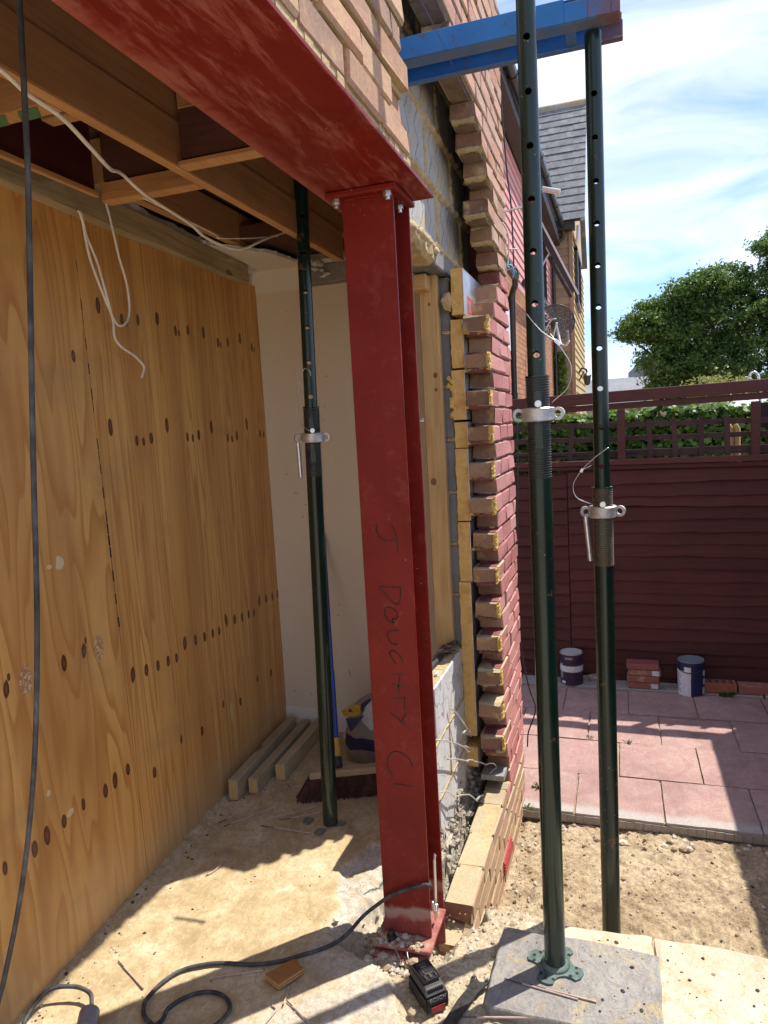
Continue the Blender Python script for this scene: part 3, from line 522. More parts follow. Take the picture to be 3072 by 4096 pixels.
for k in range(900):                      # crumbs of mortar on floor, slabs and rubble
    u = rnd.random()
    if u < 0.30: x = rnd.uniform(1.35, 3.2); y = rnd.uniform(0.1, 1.0); r = 0.0012 + abs(rnd.gauss(0, 0.0014)); z = floor_z(x, y); m_ = 2 if rnd.random() < 0.4 else rnd.choice((0, 1))
    elif u < 0.46: x = rnd.uniform(1.35, 3.0); y = 1.03 + 0.0612 * x - abs(rnd.gauss(0, 0.05)) - 0.01; r = 0.0018 + abs(rnd.gauss(0, 0.003)); z = floor_z(x, y); m_ = rnd.choice((0, 1, 2))
    elif u < 0.85: x = rnd.uniform(1.62, 2.2); y = rnd.uniform(-0.2, 0.12); r = 0.0015 + abs(rnd.gauss(0, 0.003)); z = floor_z(x, y); m_ = rnd.choice((0, 0, 1))
    else: x = rnd.uniform(1.76, 2.16); y = rnd.uniform(-1.0, -0.2); r = 0.0014 + abs(rnd.gauss(0, 0.0022)); z = 0.0 if (y > -0.585 and x < 2.05) else -0.037; m_ = rnd.choice((0, 2, 2))
    cr.rock((x, y, z + r * 0.1), min(r, 0.010), m_)
for k in range(90):                      # lumps of grout round the base plate
    a = rnd.random() * 6.28; x = 2.0 + 0.17 * math.cos(a) * rnd.uniform(0.8, 1.2); y = 0.15 + 0.17 * math.sin(a) * rnd.uniform(0.8, 1.2); r = rnd.uniform(0.003, 0.010); cr.rock((x, y, floor_z(x, y) + r * 0.3), r, rnd.choice((0, 1, 1)))
for k in range(260):
    x = rnd.uniform(1.90, 1.953) if rnd.random() < 0.6 else rnd.uniform(1.86, 1.90); y = rnd.uniform(0.10, 0.27); r = 0.002 + abs(rnd.gauss(0, 0.0035)); z = (0.0 if x > 1.895 and 0.066 < y < 0.25 else floor_z(x, y)); cr.rock((x, y, z + r * 0.3), r, rnd.choice((0, 0, 1)))
for k in range(170):
    x = rnd.uniform(1.82, 1.90); y = rnd.uniform(0.06, 0.26); r = 0.003 + abs(rnd.gauss(0, 0.005)); cr.rock((x, y, max(floor_z(x, y), -0.036) + r * 0.2), r, rnd.choice((0, 1, 1)))
struct(cr.build('crumbs', ['pebA', 'pebB', 'pebC']), 'stuff')

# ------------------------------------------------------------------ bricks
def brick_mesh(mats, seed, bl=0.215, bw=0.1025, bh=0.065, cut=False):
    r = random.Random(seed); m = MB(); m.box(0, bl, 0, bw, 0, bh); me = m.mesh('brick', [M[q] for q in mats], bevel=0.0045); jj = 0.0036
    me.polygons.foreach_set('use_smooth', [False] * len(me.polygons))
    for v in me.vertices: v.co += Vector((r.uniform(-jj, jj), r.uniform(-jj, jj), r.uniform(-jj, jj)))
    if cut:
        for v in me.vertices:
            if v.co.x < 0.02: v.co += Vector((r.uniform(-0.010, 0.014), r.uniform(-0.004, 0.004), r.uniform(-0.004, 0.004)))
    for p in me.polygons: p.material_index = 0 if p.normal.y < -0.5 else (2 if abs(p.normal.z) > 0.6 else 1)
    return me
def brick_set(face, end='brick_raw', bed='brick_top'): return [brick_mesh((face, end, bed), 100 + i) for i in range(6)]
SETS = {'red': brick_set('brick_red', 'brick_raw', 'mortar_red'), 'redcut': [brick_mesh(('brick_red', 'brick_raw', 'brick_top'), 300 + i, cut=True) for i in range(6)], 'orangecut': [brick_mesh(('brick_orange', 'brick_raw', 'brick_top'), 320 + i, cut=True) for i in range(6)], 'lowcut': [brick_mesh(('brick_low', 'brick_raw', 'brick_top'), 340 + i, cut=True) for i in range(6)], 'orange': brick_set('brick_orange'), 'buff': brick_set('brick_buff', 'brick_buff'), 'low': brick_set('brick_low', 'brick_raw', 'brick_top')}
def lay(parent, kind, x0, x1, y, z, h=0.065, dy=0.0, tilt=0.0):
    me = rnd.choice(SETS[kind]); o = link('brick', me, parent, (x0, y + dy + rnd.uniform(-0.0015, 0.0015), z), (tilt + rnd.uniform(-0.006, 0.006), 0, rnd.uniform(-0.004, 0.004)), ((x1 - x0) / 0.215, 1, h / 0.065)); return o
def course(parent, kind, xs, xe, y, z, phase, h=0.065, L=0.225):       # stretchers from xs to xe; joints at phase + k*L
    k = math.floor((xs - phase) / L); x = phase + k * L
    while x < xe - 0.02:
        a, b = max(x, xs), min(x + L - 0.010, xe)
        if b - a > 0.03: lay(parent, kind + 'cut' if (x <= xs + 0.03 and kind + 'cut' in SETS) else kind, a, b, y, z, h)
        x += L

# the brick wall over the opening, on the steel beam
lw = thing('brick_wall', 'buff brick wall sitting on the red steel beam above the opening', 'brick wall', (0, 0, 2.27))
CZ = [2.2725 + 0.0795 * k for k in range(13)]
ends = [1.884, 1.752, 1.889, 1.833, 1.904, 1.80, 1.90, 1.82, 1.90, 1.82, 1.9, 1.82, 1.9]; joint = [1.650, 1.530, 1.660, 1.540, 1.655, 1.54, 1.66, 1.54, 1.66, 1.54, 1.66, 1.54, 1.66]
mb = MB()
for k in range(13):
    z = CZ[k]; course(lw, 'buff', 0.75, ends[k], 0.0, z, joint[k]); mb.box(-1.5, ends[k] - 0.02, 0.016, 0.098, z - 0.0145 if k else z - 0.02, z + 0.065)
lay(lw, 'buff', 1.762, 1.868, 0.02, CZ[1])
mb.build('mortar', 'mortar', lw)
s_ = MB()
for k in range(64):                                            # squeezed bedding mortar along the beam edge
    x = -0.5 + k * 0.0375; s_.box(x, x + 0.0375, 0.004 + rnd.uniform(0, 0.004), 0.1, 2.2525, 2.272 + rnd.uniform(-0.002, 0.003))
s_.build('mortar_bed', 'mortar', lw)

# the standing brick pier with toothed edge
pw = thing('brick_wall', 'toothed edge of the red painted brick wall beside the insulation', 'brick wall', (2.94, 0, 0))
XC = 3.575
tops = []                                                      # (top z, start x)
z = 2.018; k = 0
while z > -0.52:
    tops.append((z, 2.945 if k % 2 == 0 else 3.052)); z -= 0.075; k += 1
tops = [(a, (3.10 if -0.02 < a < 0.09 else b) if a > -0.02 else b) for a, b in tops]
up = [2.100, 2.182, 2.262, 2.345, 2.425, 2.503, 2.585, 2.664, 2.737, 2.812]; ux = [3.138, 3.228, 3.318, 3.297, 3.183, 3.046, 3.196, 3.086, 2.957, 2.868]
zz = 2.892; xs_ = [2.435, 2.274, 2.225, 2.33, 2.225, 2.33, 2.225, 2.33, 2.225, 2.33, 2.225, 2.33, 2.225]
for i, x in enumerate(xs_): up.append(zz + 0.0795 * i); ux.append(x)
mo = MB(); mr = MB(); ml = MB()
for i, (zt, xs) in enumerate(zip(up, ux)):
    kind = 'red' if zt < 2.30 else 'orange'; course(pw, kind, xs, XC, 0.0, zt - 0.065, XC - 0.225 * 8 - (0.1125 if i % 2 else 0)); (mr if kind == 'red' else mo).box(xs + 0.025, XC - 0.012, 0.013, 0.09, zt - 0.08, zt)
for i, (zt, xs) in enumerate(tops):
    if zt > -0.03:
        red = zt > -0.02; course(pw, 'red', xs, XC, 0.0, zt - 0.065, (2.945 if i % 2 == 0 else 3.052 - 0.225)); mr.box(xs + 0.03, XC - 0.012, 0.007, 0.09, zt - 0.08, zt)
        for q_ in range(2): mr.smear((xs + 0.004, 0.01 + 0.03 * q_, zt - 0.07), (xs + 0.006, 0.09, zt - 0.070 + 0.004 * q_), 0.008, 0.006, (-1, 0, 0), 0.01)
    else:
        d = int(round((-0.06 - zt) / 0.075)); xs2 = [2.205, 2.108, 2.0, 2.1, 2.0, 2.1, 2.0][min(6, d)]
        zt2 = -0.058 - 0.075 * d; course(pw, 'low', xs2, XC if d > 0 else 3.0, 0.0, zt2 - 0.065, [2.205, 2.095][d % 2]); ml.box(xs2 + 0.02, XC - 0.012, 0.009, 0.09, zt2 - 0.08, zt2)
        if d == 0: course(pw, 'red', 3.01, XC, 0.0, zt2 - 0.065, 2.205)
mo.build('mortar', 'mortar_dark', pw); mr.build('mortar', 'mortar_red', pw); ml.build('mortar', 'mortar', pw)
ff = MB()                                                      # yellow foam on the outer edge of each tooth and mortar snots between them
for i, (zt, xs) in enumerate(tops):
    if zt > 0.1:
        if i % 2 == 0 and zt < 2.03:
            ff.smear((xs + 0.012, -0.002, zt - 0.066), (xs + 0.012, -0.002, zt + 0.001), 0.017, 0.004, (0, -1, 0), 0.007); ff.smear((xs + 0.036, -0.002, zt - 0.064), (xs + 0.036, -0.002, zt - 0.002), 0.016 * rnd.uniform(0.5, 1.2), 0.003, (0, -1, 0), 0.007)
            if rnd.random() < 0.6: ff.smear((xs - 0.001, 0.006, zt - 0.060), (xs - 0.001, 0.005, zt - 0.004), 0.006 * rnd.uniform(0.6, 2.0), 0.002, (-1, 0, 0), 0.008)
            if zt > 1.1:
                for q in range(6): ff.box(xs + 0.002, xs + 0.05, 0.017 * q, 0.017 * (q + 1), zt - 0.0665 - rnd.uniform(0.001, 0.008), zt - 0.064)
ff.build('expanding_foam', 'foamline', pw)
sn = MB()
for zt, xs in list(zip(up, ux))[:10]:
    for q_ in range(3): sn.smear((xs + 0.012 + 0.02 * q_, 0.004, zt - 0.068), (xs + 0.012 + 0.02 * q_, 0.095, zt - 0.068), 0.014, 0.009, (0, 0, -1), 0.012)
    sn.smear((xs + 0.004, 0.006, zt - 0.066), (xs + 0.004, 0.096, zt - 0.066), 0.010, 0.007, (-1, 0, 0), 0.012)
for zt, xs in list(zip(up, ux))[:9] + tops[:28]:
    for q in range(3):
        x = xs + rnd.uniform(0.015, 0.06); y = rnd.uniform(0.015, 0.085); sn.rock((x, y, zt - 0.068 + rnd.uniform(-0.004, 0.004)), rnd.uniform(0.012, 0.026), 0, 0.4)
sn.build('mortar_lump', 'mortar', pw, smooth='all')
g_ = MB()                                                      # pink mesh air brick low in the outer face
g_.box(2.832, 3.040, -0.004, 0.02, -0.352, -0.290)
for a in range(16):
    for b in range(4): g_.box(2.836 + a * 0.0127, 2.844 + a * 0.0127, -0.010, -0.004, -0.349 + b * 0.0145, -0.341 + b * 0.0145)
M['airbrick'] = plain('pink_plastic', (0.42, 0.07, 0.075), 0.5); g_.build('air_brick', 'airbrick', pw)
MB().box(3.0, 3.50, 0.012, 0.115, -0.012, 0.012).build('slate_course', 'slate_slab', pw)
# end wall of the pier turning back into the house, so that it has depth from the side
rb = MB(); rb.box(3.54, XC - 0.012, 0.103, 1.3, -0.5, 3.8); rb.build('return_wall', 'mortar_red', pw)

# ------------------------------------------------------------------ inner block leaf, insulation, studs
def blk(parent, x0, x1, y0, y1, z0, z1, mat, bev=0.004):
    m = MB(); m.box(0, x1 - x0, 0, y1 - y0, 0, z1 - z0); me = m.mesh('block', [M[mat]], bevel=bev); return link('block', me, parent, (x0, y0, z0), (0, 0, rnd.uniform(-0.004, 0.004)))
ub = thing('block_wall', 'upper grey keyed block wall with broken mortar above the opening', 'block wall', (2.1, 0.17, 2.29))
mo = MB(); UX = [2.08, 2.04, 2.02, 2.0, 2.0]
for c in range(5):
    z0 = 2.285 + 0.225 * c; x = [1.985, 1.815, 2.035, 1.815, 2.035][c]
    while x < 3.5:
        a, b = max(x, UX[c]), min(x + 0.44, 3.53)
        if b - a > 0.05: blk(ub, a, b, 0.175 + rnd.uniform(-0.004, 0.004), 0.275, z0, z0 + 0.215, 'block')
        if b < 3.45: mo.smear((b + 0.005, 0.174, z0 - 0.005), (b + 0.005, 0.174, z0 + 0.22), 0.016, 0.010, (0, -1, 0))
        x += 0.45
    mo.box(UX[c] + 0.02, 3.52, 0.180, 0.27, z0 - 0.011, z0 + 0.001)
    mo.smear((2.02, 0.174, z0 - 0.005), (3.52, 0.174, z0 - 0.005), 0.020, 0.014, (0, -1, 0), 0.012)
mo.build('mortar', 'mortar', ub, smooth='all')
bm_ = MB(); bm_.box(2.78, 3.53, 0.165, 0.285, 2.20, 2.275); bm_.build('lintel', 'block_grey', ub, bevel=0.006)
bm_ = MB(); P_ = []; nx_ = 70
for i in range(nx_ + 1):
    x = 2.30 + 0.50 * i / nx_; zb = 2.262 - 0.055 * i / nx_ + 0.024 * fbm(x * 9, 2.0) + 0.012 * fbm(x * 40, 6.0)
    P_ += [(x, 0.172 + 0.006 * fbm(x * 12, 1), 2.30), (x, 0.170 + 0.008 * fbm(x * 14, 5) + 0.006 * fbm(x * 50, 2), zb + 0.016), (x, 0.185, zb), (x, 0.235 + 0.01 * fbm(x * 10, 3), zb + 0.012 * fbm(x * 13, 7)), (x, 0.29, zb + 0.015), (x, 0.29, 2.30)]
bm_.add(P_, [(6 * i + k, 6 * i + 6 + k, 6 * i + 6 + (k + 1) % 6, 6 * i + (k + 1) % 6) for i in range(nx_) for k in range(6)] + [(5, 4, 3, 2, 1, 0), tuple(6 * nx_ + k for k in range(6))]); bm_.build('broken_bed', 'mortar', ub)
j = MB()
for q in range(26): j.rock((rnd.uniform(2.35, 2.85), rnd.uniform(0.17, 0.3), 2.262 + rnd.uniform(-0.03, 0.015)), rnd.uniform(0.012, 0.032), 0, 0.5)
pass
j.build('mortar_lump', 'mortar', ub, smooth='all')
jb = thing('block_wall', 'stack of dense grey blocks seen end on beside the pine stud', 'block wall', (3.0, 0.165, 0.6))
for c in range(7):
    z0 = 0.622 + 0.225 * c; blk(jb, 2.985, 3.53, 0.162, 0.262, z0, min(z0 + 0.215, 2.195), 'block_grey', 0.006)
mo = MB(); mo.box(2.99, 3.52, 0.166, 0.258, 0.62, 2.19)
for c in range(7):
    for q in range(7): mo.rock((2.992 + rnd.uniform(-0.004, 0.006), 0.165 + 0.014 * q, 0.617 + 0.225 * c), rnd.uniform(0.007, 0.013), 0, 0.7)
mo.build('mortar', 'mortar', jb, smooth='all')
lb = thing('block_wall', 'low white printed block wall with silver ties behind the red column', 'block wall', (2.5, 0.17, 0))
for c in range(3):
    z0 = -0.062 + 0.225 * c; x = [2.48, 2.235, 2.48][c]
    while x < 3.4:
        a, b = max(x, 2.44), min(x + 0.44, 3.53); blk(lb, a, b, 0.172, 0.272, z0, z0 + 0.215, 'block_white') if b - a > 0.04 else None; x += 0.45
mo = MB(); mo.box(2.46, 3.52, 0.178, 0.266, -0.06, 0.60)
sk = MB()
for q in range(40): sk.box(2.45 + q * 0.013, 2.463 + q * 0.013, 0.176 + rnd.uniform(0, 0.006), 0.268, 0.602, 0.6045 + rnd.uniform(0, 0.002))
sk.build('mortar_skim', 'mortar', lb)
for c in range(1, 3):
    mo.smear((2.44, 0.171, -0.067 + 0.225 * c), (3.4, 0.171, -0.067 + 0.225 * c), 0.008, 0.003, (0, -1, 0), 0.009)
for vx, c in ((2.685, 1), (2.92, 2), (2.92, 0), (2.685, 1)):
    mo.smear((vx, 0.171, -0.065 + 0.225 * c), (vx, 0.171, 0.155 + 0.225 * c), 0.007, 0.003, (0, -1, 0), 0.009)
mo.build('mortar', 'mortar', lb, smooth='all')
ft = MB(); P_ = []; nx_, ny_ = 150, 16                       # rough concrete fill at the foot of the cavity
for i in range(nx_ + 1):
    for k in range(ny_ + 1):
        x = 2.20 + 1.2 * i / nx_; t_ = k / ny_; y = 0.100 + 0.078 * t_; n1_ = fbm(x * 7, t_ * 1.4, 1.0); n2_ = fbm(x * 26, t_ * 6, 4.0); P_.append((x, y + 0.014 * n1_ + 0.006 * n2_ - 0.010, -0.29 + 0.28 * t_ - 0.05 * (x < 2.45) * t_ + 0.03 * n1_ * t_ + 0.012 * n2_))
ft.add(P_, [(i * (ny_ + 1) + k, (i + 1) * (ny_ + 1) + k, (i + 1) * (ny_ + 1) + k + 1, i * (ny_ + 1) + k + 1) for i in range(nx_) for k in range(ny_)])
for q in range(260): x = rnd.uniform(2.2, 3.2); t_ = rnd.random() ** 2; ft.rock((x, 0.105 + 0.07 * t_ - 0.008, -0.24 + 0.30 * t_), 0.004 + abs(rnd.gauss(0, 0.007)), 0, 0.8)
ft.box(2.2, 3.5, 0.150, 0.2, -0.4, -0.03); ft.box(2.2, 3.5, 0.103, 0.2, -0.6, -0.26); tag(ft.build('rough_footing', 'rubble', None), 'rough grey concrete footing at the bottom of the wall cavity', 'footing')

# insulation boards standing in the cavity
ins = [(2.214, 2.03, 0.144, 0.094, 2.95), (2.012, 1.815, 0.157, 0.105, 2.965), (1.806, 1.600, 0.160, 0.106, 2.962), (1.590, 1.482, 0.157, 0.104, 2.965), (1.478, 1.170, 0.161, 0.107, 2.97), (1.164, 0.905, 0.164, 0.112, 2.97), (0.900, 0.205, 0.170, 0.120, 2.972), (0.150, 0.058, 0.170, 0.121, 2.975)]
ib = ['top yellow insulation board with a red stamp on its foil face', 'second yellow insulation board from the top beside a jutting brick', 'yellow insulation board with a flaked left edge', 'short squarish yellow insulation piece with clean edges', 'yellow insulation board cracked across its upper corner', 'yellow insulation board ending in a curved crack', 'longest yellow insulation board reaching down to a torn end', 'lowest small yellow insulation offcut near the footing']
for (zt, zb, ya, yb, x), lab in zip(ins, ib):
    t = thing('insulation_board', lab, 'insulation board', (x, ya, zb), 'yellow insulation boards in the cavity'); m = MB(); n = max(3, int((zt - zb) / 0.02)); P = []
    for q in range(n + 1):
        zz_ = zb + (zt - zb) * q / n; e0, e1 = rnd.uniform(-0.002, 0.003), rnd.uniform(-0.0015, 0.0015); xx = x + rnd.uniform(-0.002, 0.002)
        P += [(xx, ya + e0, zz_), (xx, yb + 0.002 + e1, zz_), (3.52, yb + 0.002, zz_), (3.52, ya, zz_)]
    F = [(4 * q + i, 4 * q + (i + 1) % 4, 4 * q + 4 + (i + 1) % 4, 4 * q + 4 + i) for q in range(n) for i in range(4)] + [(3, 2, 1, 0), tuple(4 * n + i for i in range(4))]
    m.add(P, F); m.build('foam_core', 'foam', t); fo = MB(); fo.box(x + 0.001, 3.52, yb - 0.001, yb + 0.0015, zb + 0.001, zt - 0.001).build('foil_face', 'foil', t)
    if zt > 2.2:
        M['stamp'] = plain('red_ink', (0.5, 0.07, 0.05), 0.5); sm = MB(); sm.box(3.02, 3.16, yb - 0.0018, yb - 0.001, 2.10, 2.112); sm.box(3.02, 3.16, yb - 0.0018, yb - 0.001, 2.04, 2.05); sm.box(3.03, 3.05, yb - 0.0018, yb - 0.001, 2.05, 2.10); sm.box(3.10, 3.12, yb - 0.0018, yb - 0.001, 2.05, 2.10); sm.build('printed_stamp', 'stamp', t)
fl = MB()
for q in range(12): fl.rock((2.965, 0.155 + rnd.uniform(-0.006, 0.02), 1.62 + 0.014 * q), rnd.uniform(0.006, 0.012), 0, 1.3)
tag(fl.build('insulation_flake', 'foam', None), 'loose yellow flake peeling from an insulation board', 'insulation flake')
m = MB(); m.rock((2.955, 0.165, 2.09), 0.03, 0, 1.6); tag(m.build('mortar_chip', 'mortar', None), 'mortar chip wedged beside the top insulation board', 'mortar chip')
st = thing('timber_stud', 'upright pine stud with knots between column and grey blocks', 'timber stud', (2.93, 0.24, 0.62))
MB().box(2.932, 2.972, 0.199, 0.277, 0.622, 2.198).build('stud', 'pine', st, bevel=0.003)
for z_, y_, r_k in ((1.345, 0.252, 0.016), (1.79, 0.222, 0.012), (1.73, 0.223, 0.008), (2.08, 0.235, 0.007)):
    kn = MB(); kn.add([(2.9312, y_ + r_k * 0.8 * math.cos(a * 0.52), z_ + r_k * math.sin(a * 0.52)) for a in range(12)], [tuple(range(11, -1, -1))]); kn.build('knot', 'knot', st)
tag(MB().box(2.86, 2.929, 0.225, 0.345, 2.130, 2.192).build('timber_block', 'pine_y', None, bevel=0.005), 'short sawn pine block fixed across the top of the stud', 'timber block')
MB_ = MB(); MB_.box(2.86, 2.93, 0.29, 0.345, 0.62, 2.12); 

# ------------------------------------------------------------------ interior
def plyY(x): return 1.03 + 0.0612 * x
pl = thing('plywood_partition', 'tall plywood partition with dark knot rows closing off the room', 'plywood partition', (2.4, 1.2, 0))
SX = lambda z: 1.993 - 0.024 * (z - 0.3)
def sheet(x0a, x0b, x1a, x1b, z0=0.0, z1=2.33, th=0.018):       # x at foot / x at top on both sides
    m = MB(); P = [(x0a, plyY(x0a), z0), (x1a, plyY(x1a), z0), (x1b, plyY(x1b), z1), (x0b, plyY(x0b), z1)]; P += [(x, y + th, z) for x, y, z in P]
    m.add(P, [(0, 1, 2, 3), (7, 6, 5, 4), (0, 4, 5, 1), (1, 5, 6, 2), (2, 6, 7, 3), (3, 7, 4, 0)]); return m.build('plywood_sheet', 'ply', pl)
sheet(0.2, 0.2, SX(0) - 0.0018, SX(2.33) - 0.0018); sheet(SX(0) + 0.0018, SX(2.33) + 0.0018, 3.325, 3.325)
m = MB(); m.bar((SX(0), plyY(SX(0)) + 0.012, 0.0), (SX(2.33), plyY(SX(2.33)) + 0.012, 2.33), 0.02, 0.006, (0, 1, 0)); m.build('shadow_gap', 'dark', pl)
jg = MB()
for q in range(34):
    z = 0.95 + q * 0.041
    if rnd.random() < 0.75: jg.bar((SX(z) + rnd.uniform(-0.001, 0.001), plyY(1.97) - 0.0006, z), (SX(z + 0.04), plyY(1.97) - 0.0006, z + 0.036), rnd.uniform(0.003, 0.007), 0.001, (0, 1, 0))
jg.build('seam', 'dark', pl)
a = 0.0612; tw = thing('timber_plate', 'weathered horizontal timber along the top of the plywood', 'timber', (2.4, 1.15, 2.31))
m = MB(); P = []
for x in np.linspace(0.2, 3.15, 40):
    y = plyY(x); w1, w2 = 0.003 * fbm(x * 4, 1.0), 0.003 * fbm(x * 4, 5.0); P += [(x, y - 0.050 + w1, 2.312 + w2), (x, y - 0.002, 2.312), (x, y - 0.002, 2.395), (x, y - 0.050 + w1, 2.395 + w2)]
n = 39; m.add(P, [(4 * q + i, 4 * q + 4 + i, 4 * q + 4 + (i + 1) % 4, 4 * q + (i + 1) % 4) for q in range(n) for i in range(4)] + [(0, 1, 2, 3), tuple(4 * n + i for i in (3, 2, 1, 0))]); m.build('timber', 'weather', tw)
m = MB(); P = []                                                # torn plaster edge above the plate
for q in range(70):
    x = 0.9 + q * 0.0345; y = plyY(x) - 0.035; h = 0.026 + 0.034 * abs(fbm(x * 6, 2.0)) + (0.03 if 1.62 < x < 1.86 else 0); P += [(x, y + 0.012 * fbm(x * 9, 4), 2.393), (x, y + 0.012 * fbm(x * 9, 8), 2.393 + h), (x, y + 0.03, 2.393 + h), (x, y + 0.03, 2.393)]
m.add(P, [(4 * q + i, 4 * q + 4 + i, 4 * q + 4 + (i + 1) % 4, 4 * q + (i + 1) % 4) for q in range(69) for i in range(4)]); m.build('torn_plaster', 'torn', tw)

iw = struct(MB().box(3.33, 3.53, 0.28, 1.6, -0.1, 2.95).build('inner_wall', 'cream'))
ck = MB()
for P_ in ([(0.63, 0.62), (0.64, 0.56), (0.655, 0.53), (0.66, 0.47), (0.675, 0.42)], [(0.655, 0.70), (0.66, 0.64), (0.648, 0.60)], [(0.86, 0.34), (0.85, 0.31)], [(1.10, 1.28), (1.08, 1.275)], [(0.97, 0.80), (0.955, 0.79)]):
    for (y0, z0), (y1, z1) in zip(P_[:-1], P_[1:]): ck.bar((3.3295, y0, z0), (3.3295, y1, z1), rnd.uniform(0.002, 0.006), 0.001, (1, 0, 0))
M['crack'] = plain('plaster_crack', (0.30, 0.24, 0.17), 0.9); ck.build('crack', 'crack', iw)
b_ = MB(); b_.box(3.322, 3.331, 0.95, 1.25, 2.292, 2.402); b_.build('white_band', 'white_paint', iw)
b_ = MB(); b_.box(3.316, 3.331, 0.28, 1.24, 0.0, 0.125); b_.build('skirting', 'white_paint', iw, bevel=0.004)
cp = [(2.60, 1.22), (2.70, 1.165), (2.82, 1.12), (2.93, 1.05), (3.03, 0.98), (3.12, 0.965), (3.23, 0.965), (3.32, 0.95), (3.33, 1.26), (2.62, 1.26)]; cpj = []
for q in range(len(cp) - 2):
    for k in range(6): t_ = k / 6; cpj.append((cp[q][0] * (1 - t_) + cp[q + 1][0] * t_ + rnd.uniform(-0.004, 0.004), cp[q][1] * (1 - t_) + cp[q + 1][1] * t_ + rnd.uniform(-0.008, 0.008)))
cpj += cp[-2:]; m = MB(); m.prism(cpj[::-1], 2.40, 2.415, 1, None); m.m[0] = 0
struct(m.build('ceiling', ['white_paint', 'torn']))
gl = thing('lintel_board', 'grey torn plaster soffit piece beside the red column head', 'lintel', (3.3, 0.7, 2.3))
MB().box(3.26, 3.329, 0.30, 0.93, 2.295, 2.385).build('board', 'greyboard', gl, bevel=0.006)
m = MB()
for q in range(16): m.box(3.255, 3.325, 0.40 + q * 0.034, 0.436 + q * 0.034, 2.384, 2.40 + 0.022 * abs(fbm(q * 0.7, 3)))
for q in range(8): m.rock((3.25, 0.86 + rnd.uniform(-0.05, 0.07), 2.36 + rnd.uniform(-0.04, 0.03)), rnd.uniform(0.012, 0.028), 0, 0.5)
m.build('torn_plaster', 'torn', gl)

# joists, blocking and deck
def joist(name, label, x0, x1, y0, y1, z0, z1, under=True, mat='joist'):
    t = thing(name, label, 'joist', ((x0 + x1) / 2, y0, z0)); MB().box(x0, x1, y0, y1, z0 + 0.004, z1).build('side', mat, t); MB().box(x0, x1, y0 + 0.001, y1 - 0.001, z0, z0 + 0.0042).build('lower_edge', 'joist_under', t); return t
joist('ceiling_joist', 'long brown joist running beside the red steel beam', 0.2, 2.93, 0.598, 0.630, 2.300, 2.420)
t = thing('ceiling_joist', 'darker packing timber stacked on top of the brown joist', 'joist', (1.5, 0.6, 2.42)); MB().box(0.2, 3.3, 0.604, 0.632, 2.422, 2.56).build('side', 'joist', t)
joist('ceiling_joist', 'far joist low above the plywood plate with cable along it', 2.02, 3.5, 1.07, 1.108, 2.42, 2.56)
joist('ceiling_joist', 'short brown ledger strip below the dark red inner beam', 0.3, 1.822, 0.936, 0.951, 2.302, 2.3155)
def nogging(label, x, y0, y1, z0, h, top, mat='nog'):
    t = thing('nogging', label, 'nogging', (x, (y0 + y1) / 2, z0), 'noggings between the joists'); MB().box(x, x + 0.045, y0, y1, z0 + 0.003, z0 + h).build('batten', mat, t); MB().box(x + 0.001, x + 0.044, y0, y1, z0, z0 + 0.0032).build('lower_edge', 'joist_under', t)
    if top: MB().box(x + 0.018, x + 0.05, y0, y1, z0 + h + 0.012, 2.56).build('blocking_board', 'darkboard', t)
    return t
nogging('pale edged nogging with dark board over it next to the dark red beam', 1.855, 0.632, 0.955, 2.300, 0.052, True)
nogging('nogging between brown joist and red beam nearest the column', 1.720, 0.300, 0.596, 2.300, 0.012, True)
nogging('small pale nogging peeping out beside the red beam', 1.736, 0.300, 0.594, 2.45, 0.05, False)
nogging('broken stub of nogging touching the dark red beam', 1.60, 0.72, 0.92, 2.43, 0.05, False); nogging('nogging with green paint stripes on its underside', 1.30, 0.632, 0.93, 2.300, 0.09, True)
M['green_paint'] = plain('green_paint', (0.07, 0.16, 0.06), 0.7); m = MB()
for a0, a1 in ((0.66, 0.715), (0.75, 0.86), (0.88, 0.925)): m.add([(1.301, a0, 2.2985), (1.344, a0 + 0.03, 2.2985), (1.344, a1 + 0.03 if a1 < 0.9 else 0.928, 2.2985), (1.301, a1, 2.2985)], [(0, 1, 2, 3)])
tag(m.build('paint_stripes', 'green_paint', None), 'green painted stripes under a nogging at the left', 'paint stripes')
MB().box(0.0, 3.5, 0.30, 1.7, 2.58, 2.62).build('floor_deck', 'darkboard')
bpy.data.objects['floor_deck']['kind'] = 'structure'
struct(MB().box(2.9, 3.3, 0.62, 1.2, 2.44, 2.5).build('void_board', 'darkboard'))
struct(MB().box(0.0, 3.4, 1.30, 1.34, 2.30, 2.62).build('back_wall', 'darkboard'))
m = thing('inner_steel_beam', 'dark red inner steel beam behind the brown joist', 'steel beam', (1.0, 0.93, 2.3)); MB().box(0.0, 1.825, 0.953, 0.965, 2.316, 2.57).build('web', 'shaded_primer', m); MB().box(0.0, 1.823, 0.967, 1.03, 2.40, 2.412).build('flange', 'shaded_primer', m)

